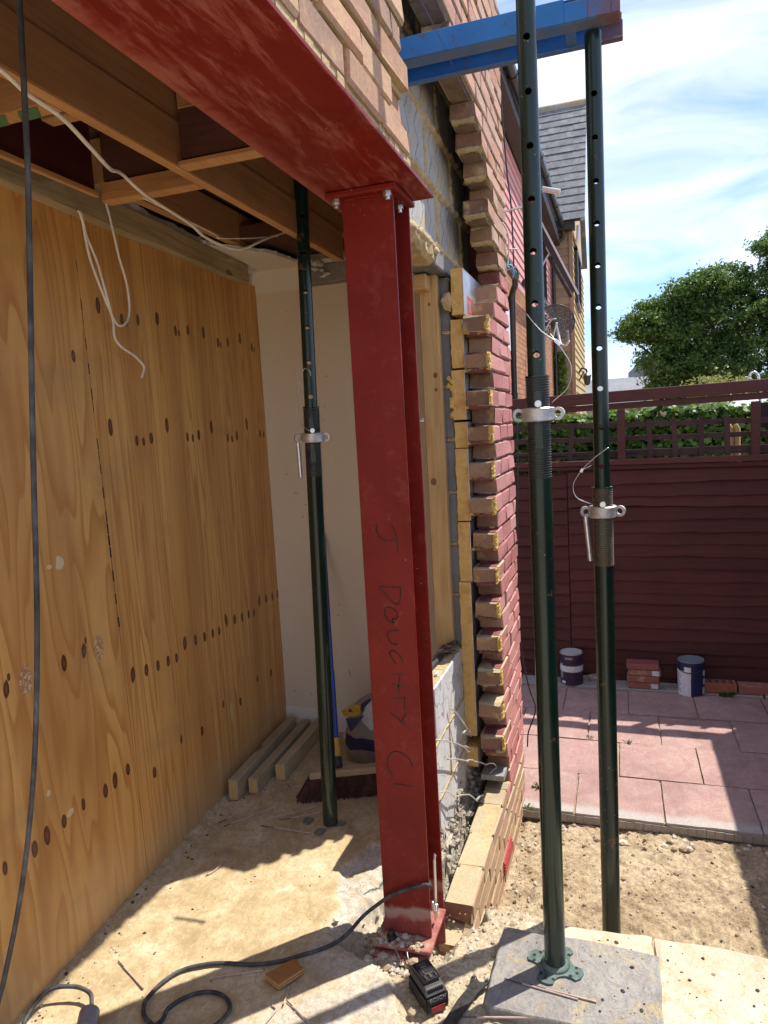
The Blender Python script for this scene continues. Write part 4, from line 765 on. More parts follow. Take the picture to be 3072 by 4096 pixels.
# ------------------------------------------------------------------ red steel beam and column
t = thing('steel_beam', 'big red primed steel beam carrying the buff brick wall', 'steel beam', (1.0, 0.15, 2.24))
MB().box(-1.5, 2.119, 0.001, 0.295, 2.2402, 2.2520).build('bottom_flange', 'beam', t, bevel=0.002); MB().box(-1.5, 2.11, 0.19, 0.20, 2.2522, 2.46).build('web', 'primer', t); MB().box(-1.5, 2.11, 0.11, 0.285, 2.462, 2.475).build('top_flange', 'primer', t)
t = thing('steel_column', 'red primed steel column with a handwritten name in black marker', 'steel column', (2.03, 0.15, 0))
MB().box(1.955, 1.9645, 0.0775, 0.2285, 0.0, 2.222).build('flange', 'primer', t, bevel=0.0015)
MB().box(2.1085, 2.118, 0.0760, 0.2285, -0.16, 2.2222).build('flange', 'primer', t, bevel=0.0015)
MB().box(1.965, 2.108, 0.150, 0.157, -0.01, 2.222).build('web', 'primer', t)
m = MB(); m.box(1.92, 2.122, 0.060, 0.264, 2.2225, 2.2385); m.build('cap_plate', 'primer', t, bevel=0.003)
m = MB()
for q in range(24): m.rock((1.952, 0.08 + q * 0.0063, 2.2205), 0.005, 0, 0.8)
for q in range(12): m.rock((1.955 + q * 0.013, 0.0765 if q > 0 else 0.08, 2.2205), 0.004, 0, 0.8)
m.build('weld', 'primer', t, smooth='all')
for x, y in ((1.938, 0.238), (1.938, 0.088), (2.068, 0.093), (2.068, 0.238)):
    b = MB(); h6 = [(x + 0.0125 * math.cos(a * math.pi / 3), y + 0.0125 * math.sin(a * math.pi / 3)) for a in range(6)]; b.prism(h6, 2.2085, 2.2222); b.lathe([(0.0075, 0), (0.0075, 0.012)], (x, y, 2.1985), 10); b.build('bolt', 'zinc', t, bevel=0.001)
bp = MB(); bp.box(1.895, 2.100, 0.066, 0.250, -0.012, 0.0005); bo = bp.build('base_plate', 'dusty_red', t, bevel=0.002)
MB().box(1.880, 1.99, 0.075, 0.250, -0.040, -0.028).build('base_plate', 'dusty_red', t, bevel=0.002)
M['nutdark'] = plain('oily_nut', (0.07, 0.055, 0.05), 0.45, 0.6)
x, y = 1.922, 0.198; b = MB(); b.prism([(x + 0.014 * math.cos(a * math.pi / 3), y + 0.014 * math.sin(a * math.pi / 3)) for a in range(6)], 0.003, 0.017); b.lathe([(0.0195, 0), (0.0195, 0.003)], (x, y, 0.0005), 14); b.lathe([(0.0085, 0), (0.0085, 0.016)], (x, y, 0.016), 12); b.build('anchor_nut', 'nutdark', t)
m = MB(); m.lathe([(0.008, 0), (0.008, 0.0008)], (1.915, 0.098, 0.0006), 14); m.build('bolt_hole', 'dark', t)
M['tie'] = plain('bright_tie_steel', (0.72, 0.72, 0.72), 0.35, 0.5)
STR = [[(.1802, 1.3012), (.1792, 1.2783), (.1683, 1.2598), (.1496, 1.2515), (.1183, 1.2595)], [(.1327, 1.2984), (.1244, 1.2778), (.12, 1.255), (.1198, 1.2161)], [(.1622, 1.2005), (.1590, 1.1995)],
 [(.1818, 1.115), (.1481, 1.1132), (.117, 1.1137)], [(.117, 1.1137), (.1184, 1.0891), (.1245, 1.0657), (.1389, 1.0644), (.1593, 1.0859), (.182, 1.1112)],
 [(.1398, 1.0067), (.1542, 1.0076), (.1679, 1.0223), (.1703, 1.0387), (.1612, 1.0531), (.1423, 1.0465), (.1311, 1.0328), (.1354, 1.0162), (.1464, 1.0182), (.1448, 1.0042)],
 [(.1292, .9811), (.1557, .9811), (.1652, .968), (.16, .9492), (.1461, .9393), (.1339, .9408)], [(.1421, .8766), (.1513, .8896), (.1603, .9063), (.1609, .916), (.1545, .9193), (.1423, .9157), (.1283, .9005), (.1208, .8802)],
 [(.1613, .8449), (.1227, .8466)], [(.1593, .8149), (.1211, .8084)], [(.1342, .8391), (.1394, .8142), (.1411, .7918)], [(.1568, .7705), (.1205, .7747)], [(.121, .7747), (.124, .7559), (.1244, .7386)],
 [(.1695, .724), (.1466, .7071), (.124, .6877)], [(.1206, .7277), (.1288, .7134), (.1331, .7031)], [(.1759, .5252), (.1874, .547), (.1886, .5698), (.1812, .5883), (.1652, .6012), (.1475, .6016), (.128, .5909), (.1139, .5746), (.111, .5585)], [(.1698, .4977), (.1458, .4965), (.1082, .4956)]]
m = MB()
for s_ in STR:
    p = crv([(1.9545, a, b) for a, b in s_], 5) if len(s_) > 2 else [Vector((1.9545, a, b)) for a, b in s_]
    for a, b in zip(p[:-1], p[1:]):
        d = (b - a).normalized() * 0.0008; m.bar(a - d, b + d, 0.0034, 0.0006, (1, 0, 0))
m.build('marker_writing', 'marker', t)
t = thing('steel_bracket', 'bare steel flat bar with an open hook leaning inside the column foot', 'bracket', (2.02, 0.10, 0))
m = MB(); m.bar((2.02, 0.078, 0.02), (2.005, 0.070, 0.235), 0.024, 0.004, (0, 1, 0)); m.prism([(2.028, 0.233), (1.998, 0.233), (2.008, 0.252)], 0.068, 0.072, ax='y'); m.build('flat_bar', 'zinc', t, bevel=0.001)
m = MB(); m.tube(crv([(1.975, 0.075, 0.11), (1.985, 0.073, 0.075), (2.0, 0.072, 0.06), (2.015, 0.072, 0.075)]), 0.006, 8); m.build('hook', 'zinc', t, smooth='all')

# ------------------------------------------------------------------ blue needle beam
t = thing('needle_beam', 'blue rust worn twin channel beam carried by the rear green prop', 'needle beam', (2.34, -0.2, 2.70))
m = MB()
def ztop(y): return 2.7665 if y > -0.49 else 2.7665
for y0, y1, notch in ((-0.525, -0.500, 0), (-0.500, -0.437, 0), (-0.437, -0.372, 1), (-0.372, 0.9, 0)):
    m.box(2.252, 2.257, y0, y1, 2.702, 2.7665 - (0.012 if notch else 0))
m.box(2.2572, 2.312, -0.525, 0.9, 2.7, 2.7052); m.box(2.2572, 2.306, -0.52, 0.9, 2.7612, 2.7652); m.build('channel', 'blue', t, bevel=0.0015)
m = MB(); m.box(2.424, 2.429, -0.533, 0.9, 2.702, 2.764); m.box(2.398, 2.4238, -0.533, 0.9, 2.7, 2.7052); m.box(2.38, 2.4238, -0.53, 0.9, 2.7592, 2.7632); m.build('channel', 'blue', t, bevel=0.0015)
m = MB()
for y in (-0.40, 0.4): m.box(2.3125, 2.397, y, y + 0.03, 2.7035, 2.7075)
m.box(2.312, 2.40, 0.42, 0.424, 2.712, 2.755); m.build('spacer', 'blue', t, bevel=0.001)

# ------------------------------------------------------------------ steel props
def holed(tube_pts, r0, r1, holes, rh, ang):
    m = MB(); z0, z1 = tube_pts; n = 40; V = []; F = []
    for r, z in ((r0, z0), (r0, z1), (r1, z1), (r1, z0)): V += [(r * math.cos(2 * math.pi * j / n), r * math.sin(2 * math.pi * j / n), z) for j in range(n)]
    for a, b in ((0, 1), (1, 2), (2, 3), (3, 0)): F += [(a * n + j, a * n + (j + 1) % n, b * n + (j + 1) % n, b * n + j) for j in range(n)]
    m.add(V, F); o = bpy.data.objects.new('tmp', m.mesh('inner_tube', [M['green']])); COL.objects.link(o); c = MB(); d = Vector((math.cos(ang), math.sin(ang), 0))
    for z in holes: c.tube([d * -0.06 + Vector((0, 0, z)), d * 0.06 + Vector((0, 0, z))], rh, 16)
    co = bpy.data.objects.new('cut', c.mesh('cut', [M['green']])); COL.objects.link(co); bm = o.modifiers.new('b', 'BOOLEAN'); bm.operation = 'DIFFERENCE'; bm.solver = 'EXACT'; bm.object = co
    dg = bpy.context.evaluated_depsgraph_get(); dg.update(); me = bpy.data.meshes.new_from_object(o.evaluated_get(dg)); bpy.data.objects.remove(o); bpy.data.objects.remove(co)
    me.polygons.foreach_set('use_smooth', [True] * len(me.polygons)); me.set_sharp_from_angle(angle=math.radians(35)); return me
def prop(x, y, z0, ztop, zthr0, zthr1, zc, zslot, hz, label, thr='thread', ang=None, rot=0.0, lean=(0, 0), plate='cross', handle=None, pinwire=None, headplate=False, rt=0.0300):
    t = thing('steel_prop', label, 'prop', (x, y, z0), 'green adjustable steel props'); ang = math.atan2(y + 0.5025, x) if ang is None else ang
    Z = Vector((0, 0, 1)); toC = Vector((-x, -0.5025 - y, 0)).normalized(); sd = toC.cross(Z)
    m = MB(); m.lathe([(rt, z0 + 0.006), (rt, zthr0)], (x, y, 0), 36); m.build('outer_tube', 'green', t, smooth=True)
    m = MB(); pr = []; z = zthr0; p_ = 0.0066
    while z < zthr1 - p_: pr += [(rt - 0.0012, z), (rt - 0.0010, z + p_ * 0.25), (rt + 0.0014, z + p_ * 0.45), (rt + 0.0014, z + p_ * 0.75), (rt - 0.0012, z + p_ * 0.98)]; z += p_
    m.lathe(pr, (x, y, 0), 32); m.build('thread', thr, t, smooth=True)
    for a, b in zslot:                                            # slot in the thread: a dark recess with the inner tube behind
        m = MB(); w = 0.0095; P = []
        for q in range(9): P.append((math.cos(math.pi * q / 8) * w, b - w + math.sin(math.pi * q / 8) * w))
        P += [(-w, a), (w, a)]; c = Vector((x, y, 0)) + toC * (rt + 0.0017)
        V = [tuple(c + sd * u + Vector((0, 0, v)) - toC * (abs(u) * 0.1)) for u, v in P]; m.add(V, [tuple(range(len(V)))]); m.add([tuple(Vector(q) - toC * 0.004) for q in V], [tuple(range(len(V)))]); m.build('slot', 'green', t)
    me = holed((zthr1 - 0.02, ztop), 0.0242, 0.0206, hz, 0.0088, ang); o = link('inner_tube', me, t, (x, y, 0))
    m = MB(); m.lathe([(rt + 0.002, zthr1 - 0.004), (rt + 0.002, zthr1), (0.0243, zthr1 + 0.0005)], (x, y, 0), 32, caps=False); m.build('tube_rim', 'green', t, smooth=True)
    m = MB(); h = 0.036; R = rt + 0.0135; m.lathe([(rt + 0.001, -h / 2), (R - 0.003, -h / 2), (R, -h / 2 + 0.003), (R - 0.001, 0), (R, h / 2 - 0.003), (R - 0.003, h / 2), (rt + 0.001, h / 2)], (x, y, zc), 28)
    for s in (-1, 1):                                            # cast lugs with a round hole each
        c = Vector((x, y, zc)) + sd * s * (R + 0.008); d = (toC * 0.8 - sd * s * 0.25).normalized(); e = d.cross(Z); V = []; F = []; n = 16
        for dd in (-0.006, 0.006):
            for rr in (0.0175, 0.0095): V += [tuple(c + d * dd + (e * math.cos(2 * math.pi * j / n) + Z * math.sin(2 * math.pi * j / n)) * rr) for j in range(n)]
        for j in range(n):
            k = (j + 1) % n; F += [(j, k, n + k, n + j), (2 * n + j, 3 * n + j, 3 * n + k, 2 * n + k), (j, 2 * n + j, 2 * n + k, k), (n + j, n + k, 3 * n + k, 3 * n + j)]
        m.add(V, F)
    m.build('collar', 'galv', t, smooth=True)
    zp = zc + h / 2 + 0.009; c = Vector((x, y, zp)); m = MB(); m.tube([c + toC * 0.052, c + toC * 0.046, c - toC * 0.06], [0.0085, 0.0095, 0.0085], 14); m.build('pin', 'zinc', t, smooth=True)
    if handle: m = MB(); m.tube([Vector(handle[0]), Vector(handle[1])], 0.0075, 10); m.build('handle', 'zinc', t, smooth=True)
    if pinwire:
        m = MB()
        for w in pinwire[0]: m.tube(crv(w, 6), 0.0016, 6)
        m.build('pin_wire', 'wire', t, smooth='all'); m = MB(); m.bar(pinwire[1][0], pinwire[1][1], 0.0095, 0.007, (1, 0, 0)); m.build('ferrule', 'zinc', t, bevel=0.001)
    if plate:
        R = 0.078; P = []; cs = 0.036                           # square plate with a scoop out of each side
        for k in range(4):
            a0 = rot + k * math.pi / 2 + math.pi / 4
            for q in range(5): aa = a0 - 0.30 + 0.15 * q; P.append((x + (R + (0.004 if 0 < q < 4 else 0)) * math.cos(aa), y + (R + (0.004 if 0 < q < 4 else 0)) * math.sin(aa)))
            am = a0 + math.pi / 4; cx, cy = x + 0.083 * math.cos(am), y + 0.083 * math.sin(am)
            for q in range(7):
                bb = am + math.pi - 1.15 + 2.3 * (1 - q / 6); P.append((cx + cs * math.cos(bb), cy + cs * math.sin(bb)))
        m = MB(); m.prism(P, z0, z0 + 0.0065); m.build('base_plate', 'plate', t)
        m = MB(); m.lathe([(0.043, 0), (0.036, 0.004), (rt + 0.001, 0.011)], (x, y, z0 + 0.006), 24); m.build('weld', 'plate', t, smooth='all')
        for k in range(4):
            for da, rr, rh in ((0.0, 0.066, 0.0050), (-0.34, 0.058, 0.0055), (0.32, 0.06, 0.0046)):
                aa = rot + k * math.pi / 2 + math.pi / 4 + da; m = MB(); m.lathe([(rh, 0), (rh, 0.0007)], (x + rr * math.cos(aa), y + rr * math.sin(aa), z0 + 0.0066), 10); m.build('plate_hole', 'dark', t)
    if headplate:
        m = MB(); m.box(x - 0.05, x + 0.05, y - 0.05, y + 0.05, ztop, ztop + 0.006); m.build('head_plate', 'green', t)
    return t
p1w = ([[(1.935 - 0.027, -0.277, 1.856), (1.900, -0.315, 1.806), (1.900, -0.352, 1.776)], [(1.93, -0.335, 1.80), (1.905, -0.352, 1.776), (1.900, -0.372, 1.745), (1.905, -0.388, 1.71), (1.91, -0.38, 1.66), (1.92, -0.336, 1.622)]], [(1.899, -0.350, 1.779), (1.899, -0.364, 1.764)])
prop(1.935, -0.299, 0.0, 3.38, 1.423, 1.694, 1.593, [(1.502, 1.572), (1.612, 1.655)], [2.777, 2.649, 2.521, 2.393, 2.264, 2.135, 2.007, 1.877, 1.748, 2.905, 3.03], 'nearest green steel prop standing on the grey stone slab', rot=0.45, pinwire=p1w, headplate=True)
p2w = ([[(2.30, -0.470, 1.483), (2.297, -0.43, 1.455), (2.295, -0.389, 1.416), (2.30, -0.362, 1.37), (2.30, -0.372, 1.33), (2.31, -0.417, 1.307)], [(2.30, -0.418, 1.43), (2.295, -0.392, 1.418)]], [(2.294, -0.392, 1.421), (2.294, -0.386, 1.410)])
prop(2.326, -0.4485, -0.40, 2.694, 1.109, 1.36, 1.282, [(1.179, 1.262), (1.30, 1.33)], [2.518, 2.396, 2.273, 2.152, 2.031, 1.909, 1.787, 1.665, 1.546, 1.425], 'rear green steel prop holding up the end of the blue beam', 'rust_thread', rot=0.2, handle=((2.29, -0.397, 1.272), (2.285, -0.409, 1.131)), pinwire=p2w)
def up3(P): return [(x, y + 0.0219 * z, z) for x, y, z in P]
p3w = ([[(2.46, 0.612, 1.80), (2.462, 0.63, 1.77), (2.462, 0.641, 1.713), (2.462, 0.650, 1.66), (2.462, 0.64, 1.62), (2.455, 0.6, 1.588)], [(2.462, 0.641, 1.713), (2.458, 0.61, 1.81), (2.458, 0.585, 1.812), (2.465, 0.582, 1.79)]], [(2.461, 0.641, 1.717), (2.461, 0.642, 1.706)])
t3p = prop(2.487, 0.636, 0.0, 2.57, 1.416, 1.679, 1.562, [(1.47, 1.54), (1.585, 1.638)], [2.36, 2.23, 2.096, 1.968, 1.841, 1.715], 'inner green steel prop standing on the dusty floor near the broom', handle=((2.462, 0.686, 1.545), (2.462, 0.681, 1.415)), pinwire=([up3(w) for w in p3w[0]], up3(p3w[1])), plate=None)
M['greyrub'] = surf('dusty_green_plate', [(0.10, 0.115, 0.10), (0.24, 0.23, 0.19)], 30, 0.8); t = t3p
for dx, dy, a in ((0.0, 0.095, 0.3), (-0.065, 0.015, 1.8), (0.01, -0.045, 0.2)):
    m = MB(); P = [(2.487 + dx + (0.030 * math.cos(q * 0.52)) * (1.0 if q % 3 else 0.8), 0.640 + dy + 0.022 * math.sin(q * 0.52)) for q in range(12)]; m.prism(P, -0.004, 0.0035); m.build('base_plate', 'greyrub', t)
t3p.rotation_euler.x = 0.0219

# ------------------------------------------------------------------ garden fence, trellis rail and side fence
fx = 5.37
t = thing('garden_fence', 'maroon stained lap fence with an open trellis strip across the garden', 'fence', (fx, -0.5, PZ))
for seg, (ya, yb) in enumerate(((-2.05, -0.135), (-0.128, 0.95))):
    for k in range(18):
        z1 = 1.205 - 0.0885 * k - (0.02 if seg else 0.0); z0 = z1 - 0.105 - rnd.uniform(-0.004, 0.006); bow = rnd.uniform(-0.005, 0.004); n = 30; P = []; sd_ = k * 3.1 + seg * 50
        for q in range(n + 1):
            y = ya + (yb - ya) * q / n; w = 0.016 * fbm(y * 1.3 + sd_, sd_) + 0.006 * fbm(y * 6, sd_); b_ = 0.004 * fbm(y * 2, sd_ + 9)
            P += [(fx + 0.010, y, z1), (fx - 0.002 + b_, y, z1 - 0.018), (fx - 0.014 + b_ + bow, y, z0 + w), (fx + 0.016, y, z0 + w - 0.001), (fx + 0.018, y, z1 - 0.01)]
        m = MB(); m.add(P, [(5 * q + i, 5 * q + (i + 1) % 5, 5 * q + 5 + (i + 1) % 5, 5 * q + 5 + i) for q in range(n) for i in range(5)]); m.build('fence_board', 'fence', t)
for y in (-0.515, -1.375, 0.06): MB().box(fx - 0.022, fx + 0.02, y - 0.027, y + 0.027, 1.262, 1.628).build('trellis_post', 'fence_rail', t, bevel=0.003)
for y in (-2.02, -0.13): MB().box(fx + 0.02, fx + 0.09, y - 0.035, y + 0.035, PZ, 1.25).build('fence_post', 'fence', t)
def railp(za, zb, zc, zd, x0, x1, name, mat='fence_rail'):
    m = MB(); y0, y1 = 0.95, -2.05; f = lambda a, b, y: a + (b - a) * (y + 0.11) / (-1.34)
    m.add([(x0, y0, f(zc, zd, y0)), (x1, y0, f(zc, zd, y0)), (x1, y0, f(za, zb, y0)), (x0, y0, f(za, zb, y0)), (x0, y1, f(zc, zd, y1)), (x1, y1, f(zc, zd, y1)), (x1, y1, f(za, zb, y1)), (x0, y1, f(za, zb, y1))], [(0, 1, 2, 3), (7, 6, 5, 4), (0, 4, 5, 1), (1, 5, 6, 2), (2, 6, 7, 3), (3, 7, 4, 0)]); return m.build(name, mat, t, bevel=0.003)
railp(1.752, 1.772, 1.672, 1.690, fx - 0.03, fx + 0.045, 'top_rail'); railp(1.668, 1.686, 1.626, 1.640, fx - 0.012, fx + 0.03, 'under_rail'); railp(1.272, 1.268, 1.235, 1.228, fx - 0.026, fx + 0.03, 'lower_rail'); railp(1.232, 1.224, 1.205, 1.190, fx - 0.020, fx + 0.02, 'cap_board', 'fence')
t2 = t
for a, b, h in ((1.545, 1.517, 0.036), (1.440, 1.424, 0.034), (1.336, 1.332, 0.030), (1.310, 1.30, 0.022)):
    t = thing('trellis_panel', 'old dark trellis slats behind the maroon fence rail', 'trellis', (fx + 0.12, -0.5, 1.25)) if a == 1.545 else tr_
    tr_ = t; m = MB(); f = lambda y: a + (b - a) * (y + 0.11) / (-1.34); n = 20; P = []
    for q in range(n + 1):
        y = 0.95 - 3.0 * q / n; z = f(y) + 0.006 * fbm(y * 2, a * 9); P += [(fx + 0.05, y, z - h), (fx + 0.07, y, z - h), (fx + 0.07, y, z), (fx + 0.05, y, z)]
    m.add(P, [(4 * q + i, 4 * q + 4 + i, 4 * q + 4 + (i + 1) % 4, 4 * q + (i + 1) % 4) for q in range(n) for i in range(4)]); m.build('slat', 'trellis', t)
for y, s in ((-0.175, 0.02), (-0.70, -0.015), (-0.865, -0.01), (-1.04, -0.005), (-1.205, -0.004), (0.13, 0), (0.42, 0), (-1.55, 0), (-1.75, 0)): m = MB(); m.bar((fx + 0.042, y + s, 1.27), (fx + 0.042, y, 1.545), 0.034, 0.014, (1, 0, 0)); m.build('slat', 'trellis', tr_)
# side fence along the right edge of the garden (out of frame; it casts the straight shade edge on the paving)
t = thing('side_fence', 'maroon side fence running along the right edge of the garden', 'fence', (3.0, -1.85, PZ))
for k in range(20): MB().box(-0.5, 5.3, -1.83 + (k % 2) * 0.004, -1.81 + (k % 2) * 0.004, PZ + 0.1 * k, PZ + 0.1 * k + 0.098).build('fence_board', 'fence', t)
for x in (0.0, 1.8, 3.6, 5.2): MB().box(x, x + 0.08, -1.92, -1.835, PZ, 1.62).build('fence_post', 'fence', t)

# ------------------------------------------------------------------ things standing along the fence
def tin(x, y, z, r, h, cols, label, band):
    t = thing('paint_tin', label, 'paint tin', (x, y, z)); m = MB(); m.lathe([(r, 0), (r, h - 0.012), ], (x, y, z), 28); m.build('can', cols[0], t, smooth=True)
    m = MB(); m.lathe([(r + 0.002, 0), (r + 0.003, 0.004), (r + 0.002, 0.008)], (x, y, z + h - 0.008), 28, caps=False); m.lathe([(r + 0.002, 0), (r - 0.004, 0), (r - 0.010, 0.001), (r - 0.012, -0.002), (0.002, -0.001)], (x, y, z + h), 28); m.build('lid', cols[1], t, smooth=True)
    toC = math.atan2(-0.5025 - y, -x)
    for a0, a1, z0, z1, mat in band:
        m = MB(); n = max(2, int((a1 - a0) / 0.12)); V = [(x + (r + 0.0008) * math.cos(toC + a0 + (a1 - a0) * q / n), y + (r + 0.0008) * math.sin(toC + a0 + (a1 - a0) * q / n), z + zz) for zz in (z0, z1) for q in range(n + 1)]
        m.add(V, [(q, q + 1, n + 2 + q, n + 1 + q) for q in range(n)]); m.build('label_patch', mat, t, smooth='all')
    for k in range(8 if band[0][0] == -1.55 else 0):
        m = MB(); w0 = -1.42; w1 = -0.75 - 0.12 * (k % 3); n = 5; V = [(x + (r + 0.0013) * math.cos(toC + w0 + (w1 - w0) * q / n), y + (r + 0.0013) * math.sin(toC + w0 + (w1 - w0) * q / n), z + 0.03 + 0.018 * k + zz) for zz in (0, 0.006) for q in range(n + 1)]; m.add(V, [(q, q + 1, n + 2 + q, n + 1 + q) for q in range(n)]); m.build('print_line', 'tin_grey', t)
    m = MB(); m.tube(crv([(x + (r + 0.006) * math.cos(toC + aa), y + (r + 0.006) * math.sin(toC + aa), z + h * zz) for aa, zz in ((-1.5, 0.86), (-0.9, 0.74), (-0.2, 0.70), (0.5, 0.74), (1.1, 0.84))]), 0.003, 6); m.build('handle', 'black', t, smooth='all')
M['tin_navy'] = plain('navy_tin_print', (0.012, 0.018, 0.075), 0.35); M['tin_plum'] = plain('plum_tin_print', (0.045, 0.018, 0.05), 0.4); M['tin_white'] = plain('white_tin_print', (0.62, 0.62, 0.62), 0.45); M['tin_lid'] = plain('dark_tin_lid', (0.20, 0.22, 0.25), 0.45, 0.0); M['tin_lid2'] = plain('grey_tin_lid', (0.5, 0.47, 0.45), 0.5, 0.0); M['tin_grey'] = plain('grey_print', (0.25, 0.25, 0.28), 0.5)
PG = PZ + 0.012; M['painted_top'] = plain('red_painted_top', (0.30, 0.07, 0.07), 0.6)
tin(5.23, -0.952, PG - 0.02, 0.089, 0.252, ('tin_navy', 'tin_lid'), 'navy and white paint tin standing right of the brick stack', [(-1.55, -0.52, 0.004, 0.185, 'tin_white'), (-0.515, -0.02, 0.004, 0.215, 'tin_white'), (0.92, 1.25, 0.02, 0.07, 'tin_white'), (1.0, 1.3, 0.09, 0.13, 'tin_white'), (0.98, 1.28, 0.15, 0.19, 'tin_white')])
tin(5.27, -0.135, PG, 0.082, 0.236, ('tin_plum', 'tin_lid2'), 'plum paint tin with a cream band half behind the nearest prop', [(-1.5, 1.5, 0.10, 0.145, 'tin_white'), (-1.2, -0.85, 0.05, 0.16, 'tin_grey'), (-1.0, -0.6, 0.01, 0.03, 'tin_white'), (-0.6, 0.1, 0.196, 0.21, 'tin_grey')])
M['brick_stack'] = m_brick('stacked_red_brick', [(0.27, 0.115, 0.085), (0.36, 0.15, 0.11)], tan=0.3); M['brick_hole'] = m_brick('perforated_red_brick', [(0.32, 0.12, 0.07), (0.36, 0.14, 0.08)], tan=0.1)
for k in range(4):
    m = MB(); m.box(0, 0.10, 0, 0.218, 0, 0.0455); me = m.mesh('loose_brick', [M['brick_stack']], bevel=0.006); o = link('loose_brick', me, None, (5.20 + rnd.uniform(-0.008, 0.008), -0.742 + rnd.uniform(-0.007, 0.007) - (0.006 if k == 2 else 0), PG + 0.0475 * k), (0, 0, rnd.uniform(-0.03, 0.03)))
    tag(o, ['bottom brick of the small stack beside the navy tin', 'second brick up in the small stack beside the navy tin', 'third brick up in the stack, with a white smear', 'topmost brick of the stack with a maroon painted top'][k], 'brick', 'bricks stacked by the fence')
    if k in (0, 2): MB().box(-0.001, 0.0, 0.012, 0.06, 0.006, 0.042).build('mortar_smear', 'tin_white', o)
    if k == 3: MB().box(0.002, 0.098, 0.003, 0.215, 0.0453, 0.0462).build('painted_face', 'painted_top', o)
m = MB(); m.box(0, 0.09, 0, 0.205, 0, 0.068); me = m.mesh('loose_brick', [M['brick_hole']], bevel=0.003); o = tag(link('loose_brick', me, None, (5.205, -1.24, PG + 0.003), (0, 0, 0.02)), 'orange brick with a row of holes lying right of the navy tin', 'brick')
m = MB()
for q in range(4):
    for w in range(2): m.box(0.02 + 0.035 * w, 0.04 + 0.035 * w, 0.02 + 0.045 * q, 0.04 + 0.045 * q, 0.0682, 0.0688)
m.build('hole', 'dark', o)
for q, lab in enumerate(('brown brick lying against the fence beyond the holed brick', 'last brown brick by the fence at the right')): m = MB(); m.box(0, 0.09, 0, 0.198, 0, 0.062); me = m.mesh('loose_brick', [M['brick_stack']], bevel=0.004); tag(link('loose_brick', me, None, (5.215, -1.45 - 0.21 * q, PG), (0, 0, rnd.uniform(-0.03, 0.03))), lab, 'brick')
M['weed'] = m_leaf('weed_leaf', (0.03, 0.07, 0.015), (0.06, 0.12, 0.02), (0.10, 0.16, 0.03))
def weed(x, y, z, n, s, lab):
    m = MB()
    for q in range(n):
        a = rnd.random() * 6.28; l = s * rnd.uniform(0.5, 1.1); d = Vector((math.cos(a), math.sin(a), 0)); w = d.cross(Vector((0, 0, 1))) * l * 0.16; o = Vector((x + rnd.uniform(-s, s) * 0.4, y + rnd.uniform(-s, s) * 0.7, z)); p = o + d * l * 0.5 + Vector((0, 0, l * 0.6)); e = o + d * l + Vector((0, 0, l * rnd.uniform(0.3, 1.0)))
        m.add([o - w * 0.3, o + w * 0.3, p + w, e, p - w], [(0, 1, 2, 3, 4)])
    tag(m.build('weed', 'weed', None), lab, 'weed')
weed(5.19, -1.165, PZ, 26, 0.05, 'little weed growing from the paving joint by the holed brick'); weed(4.32, -0.52, PZ, 20, 0.022, 'green weed tuft in the joint just right of the rear prop'); weed(3.66, -0.06, PZ, 18, 0.03, 'grass tuft in a paving joint beside the brick pier'); weed(4.35, -0.30, PZ, 16, 0.02, 'tiny green tuft between the two props'); weed(3.42, -0.03, -0.37, 8, 0.03, 'small yellow green weed at the foot of the brick pier')
m = MB(); m.box(5.30, 5.345, -0.40, -0.20, PG, PG + 0.03); m.rock((5.32, -0.3, PG + 0.03), 0.05, 0, 0.4); tag(m.build('rubble_pile', 'rubble', None), 'broken rubble under the fence beside the plum tin', 'rubble')

# ------------------------------------------------------------------ things on the inner floor
def cls(name_lab, x0, y0, x1, y1, w, h, z=0.0):
    t = MB(); d = Vector((x1 - x0, y1 - y0, 0)); L_ = d.length; t.box(0, L_, -w / 2, w / 2, 0, h); me = t.mesh('timber_length', [M['cls'], M['pine']], bevel=0.004)
    for p in me.polygons:
        if abs(p.normal.x) > 0.8: p.material_index = 1
    return tag(link('timber_length', me, None, (x0, y0, z + 0.002), (0, 0, math.atan2(d.y, d.x))), name_lab, 'timber', 'timber lengths on the floor')
cls('sawn timber length lying tight against the foot of the plywood', 2.565, 1.128, 3.26, 1.176, 0.046, 0.092); cls('middle of three timber lengths, greenish with a pale cut end', 2.637, 1.070, 3.29, 1.105, 0.046, 0.070); cls('greyer timber length nearest the inner prop', 2.770, 1.003, 3.30, 1.03, 0.048, 0.075)
bd = Vector((2.796 - 2.665, 0.551 - 0.853, 0)).normalized(); bn = Vector((-bd.y, bd.x, 0)); bn = bn if bn.x > 0 else -bn
t = thing('broom', 'long wooden broom head with brown bristles and a blue pole', 'broom', (2.70, 0.70, 0)); c = Vector((2.625, 0.785, 0.0)); e = c + bd * 0.50
m = MB(); m.bar(c + Vector((0, 0, 0.113)) + bn * 0.03, e + Vector((0, 0, 0.113)) + bn * 0.03, 0.055, 0.030); M['broomwood'] = timber('broom_wood', (0.45, 0.31, 0.2), (0.34, 0.22, 0.13), 'Y', 8, 0.7, 0.4, knots=False); m.build('broom_block', 'broomwood', t, bevel=0.006)
m = MB()
for q in range(1100):
    u = rnd.random(); v = rnd.uniform(0.005, 0.055); b0 = c + bd * (0.5 * u) + bn * v + Vector((0, 0, 0.10)); fl_ = (u - 0.5) * 0.05; tip = b0 + bd * (fl_ - 0.03 + rnd.uniform(-0.012, 0.012)) + bn * (rnd.uniform(-0.02, 0.005) + (0.02 - v) * 0.2); tip.z = 0.004; m.bar(b0, tip, 0.0032, 0.0032)
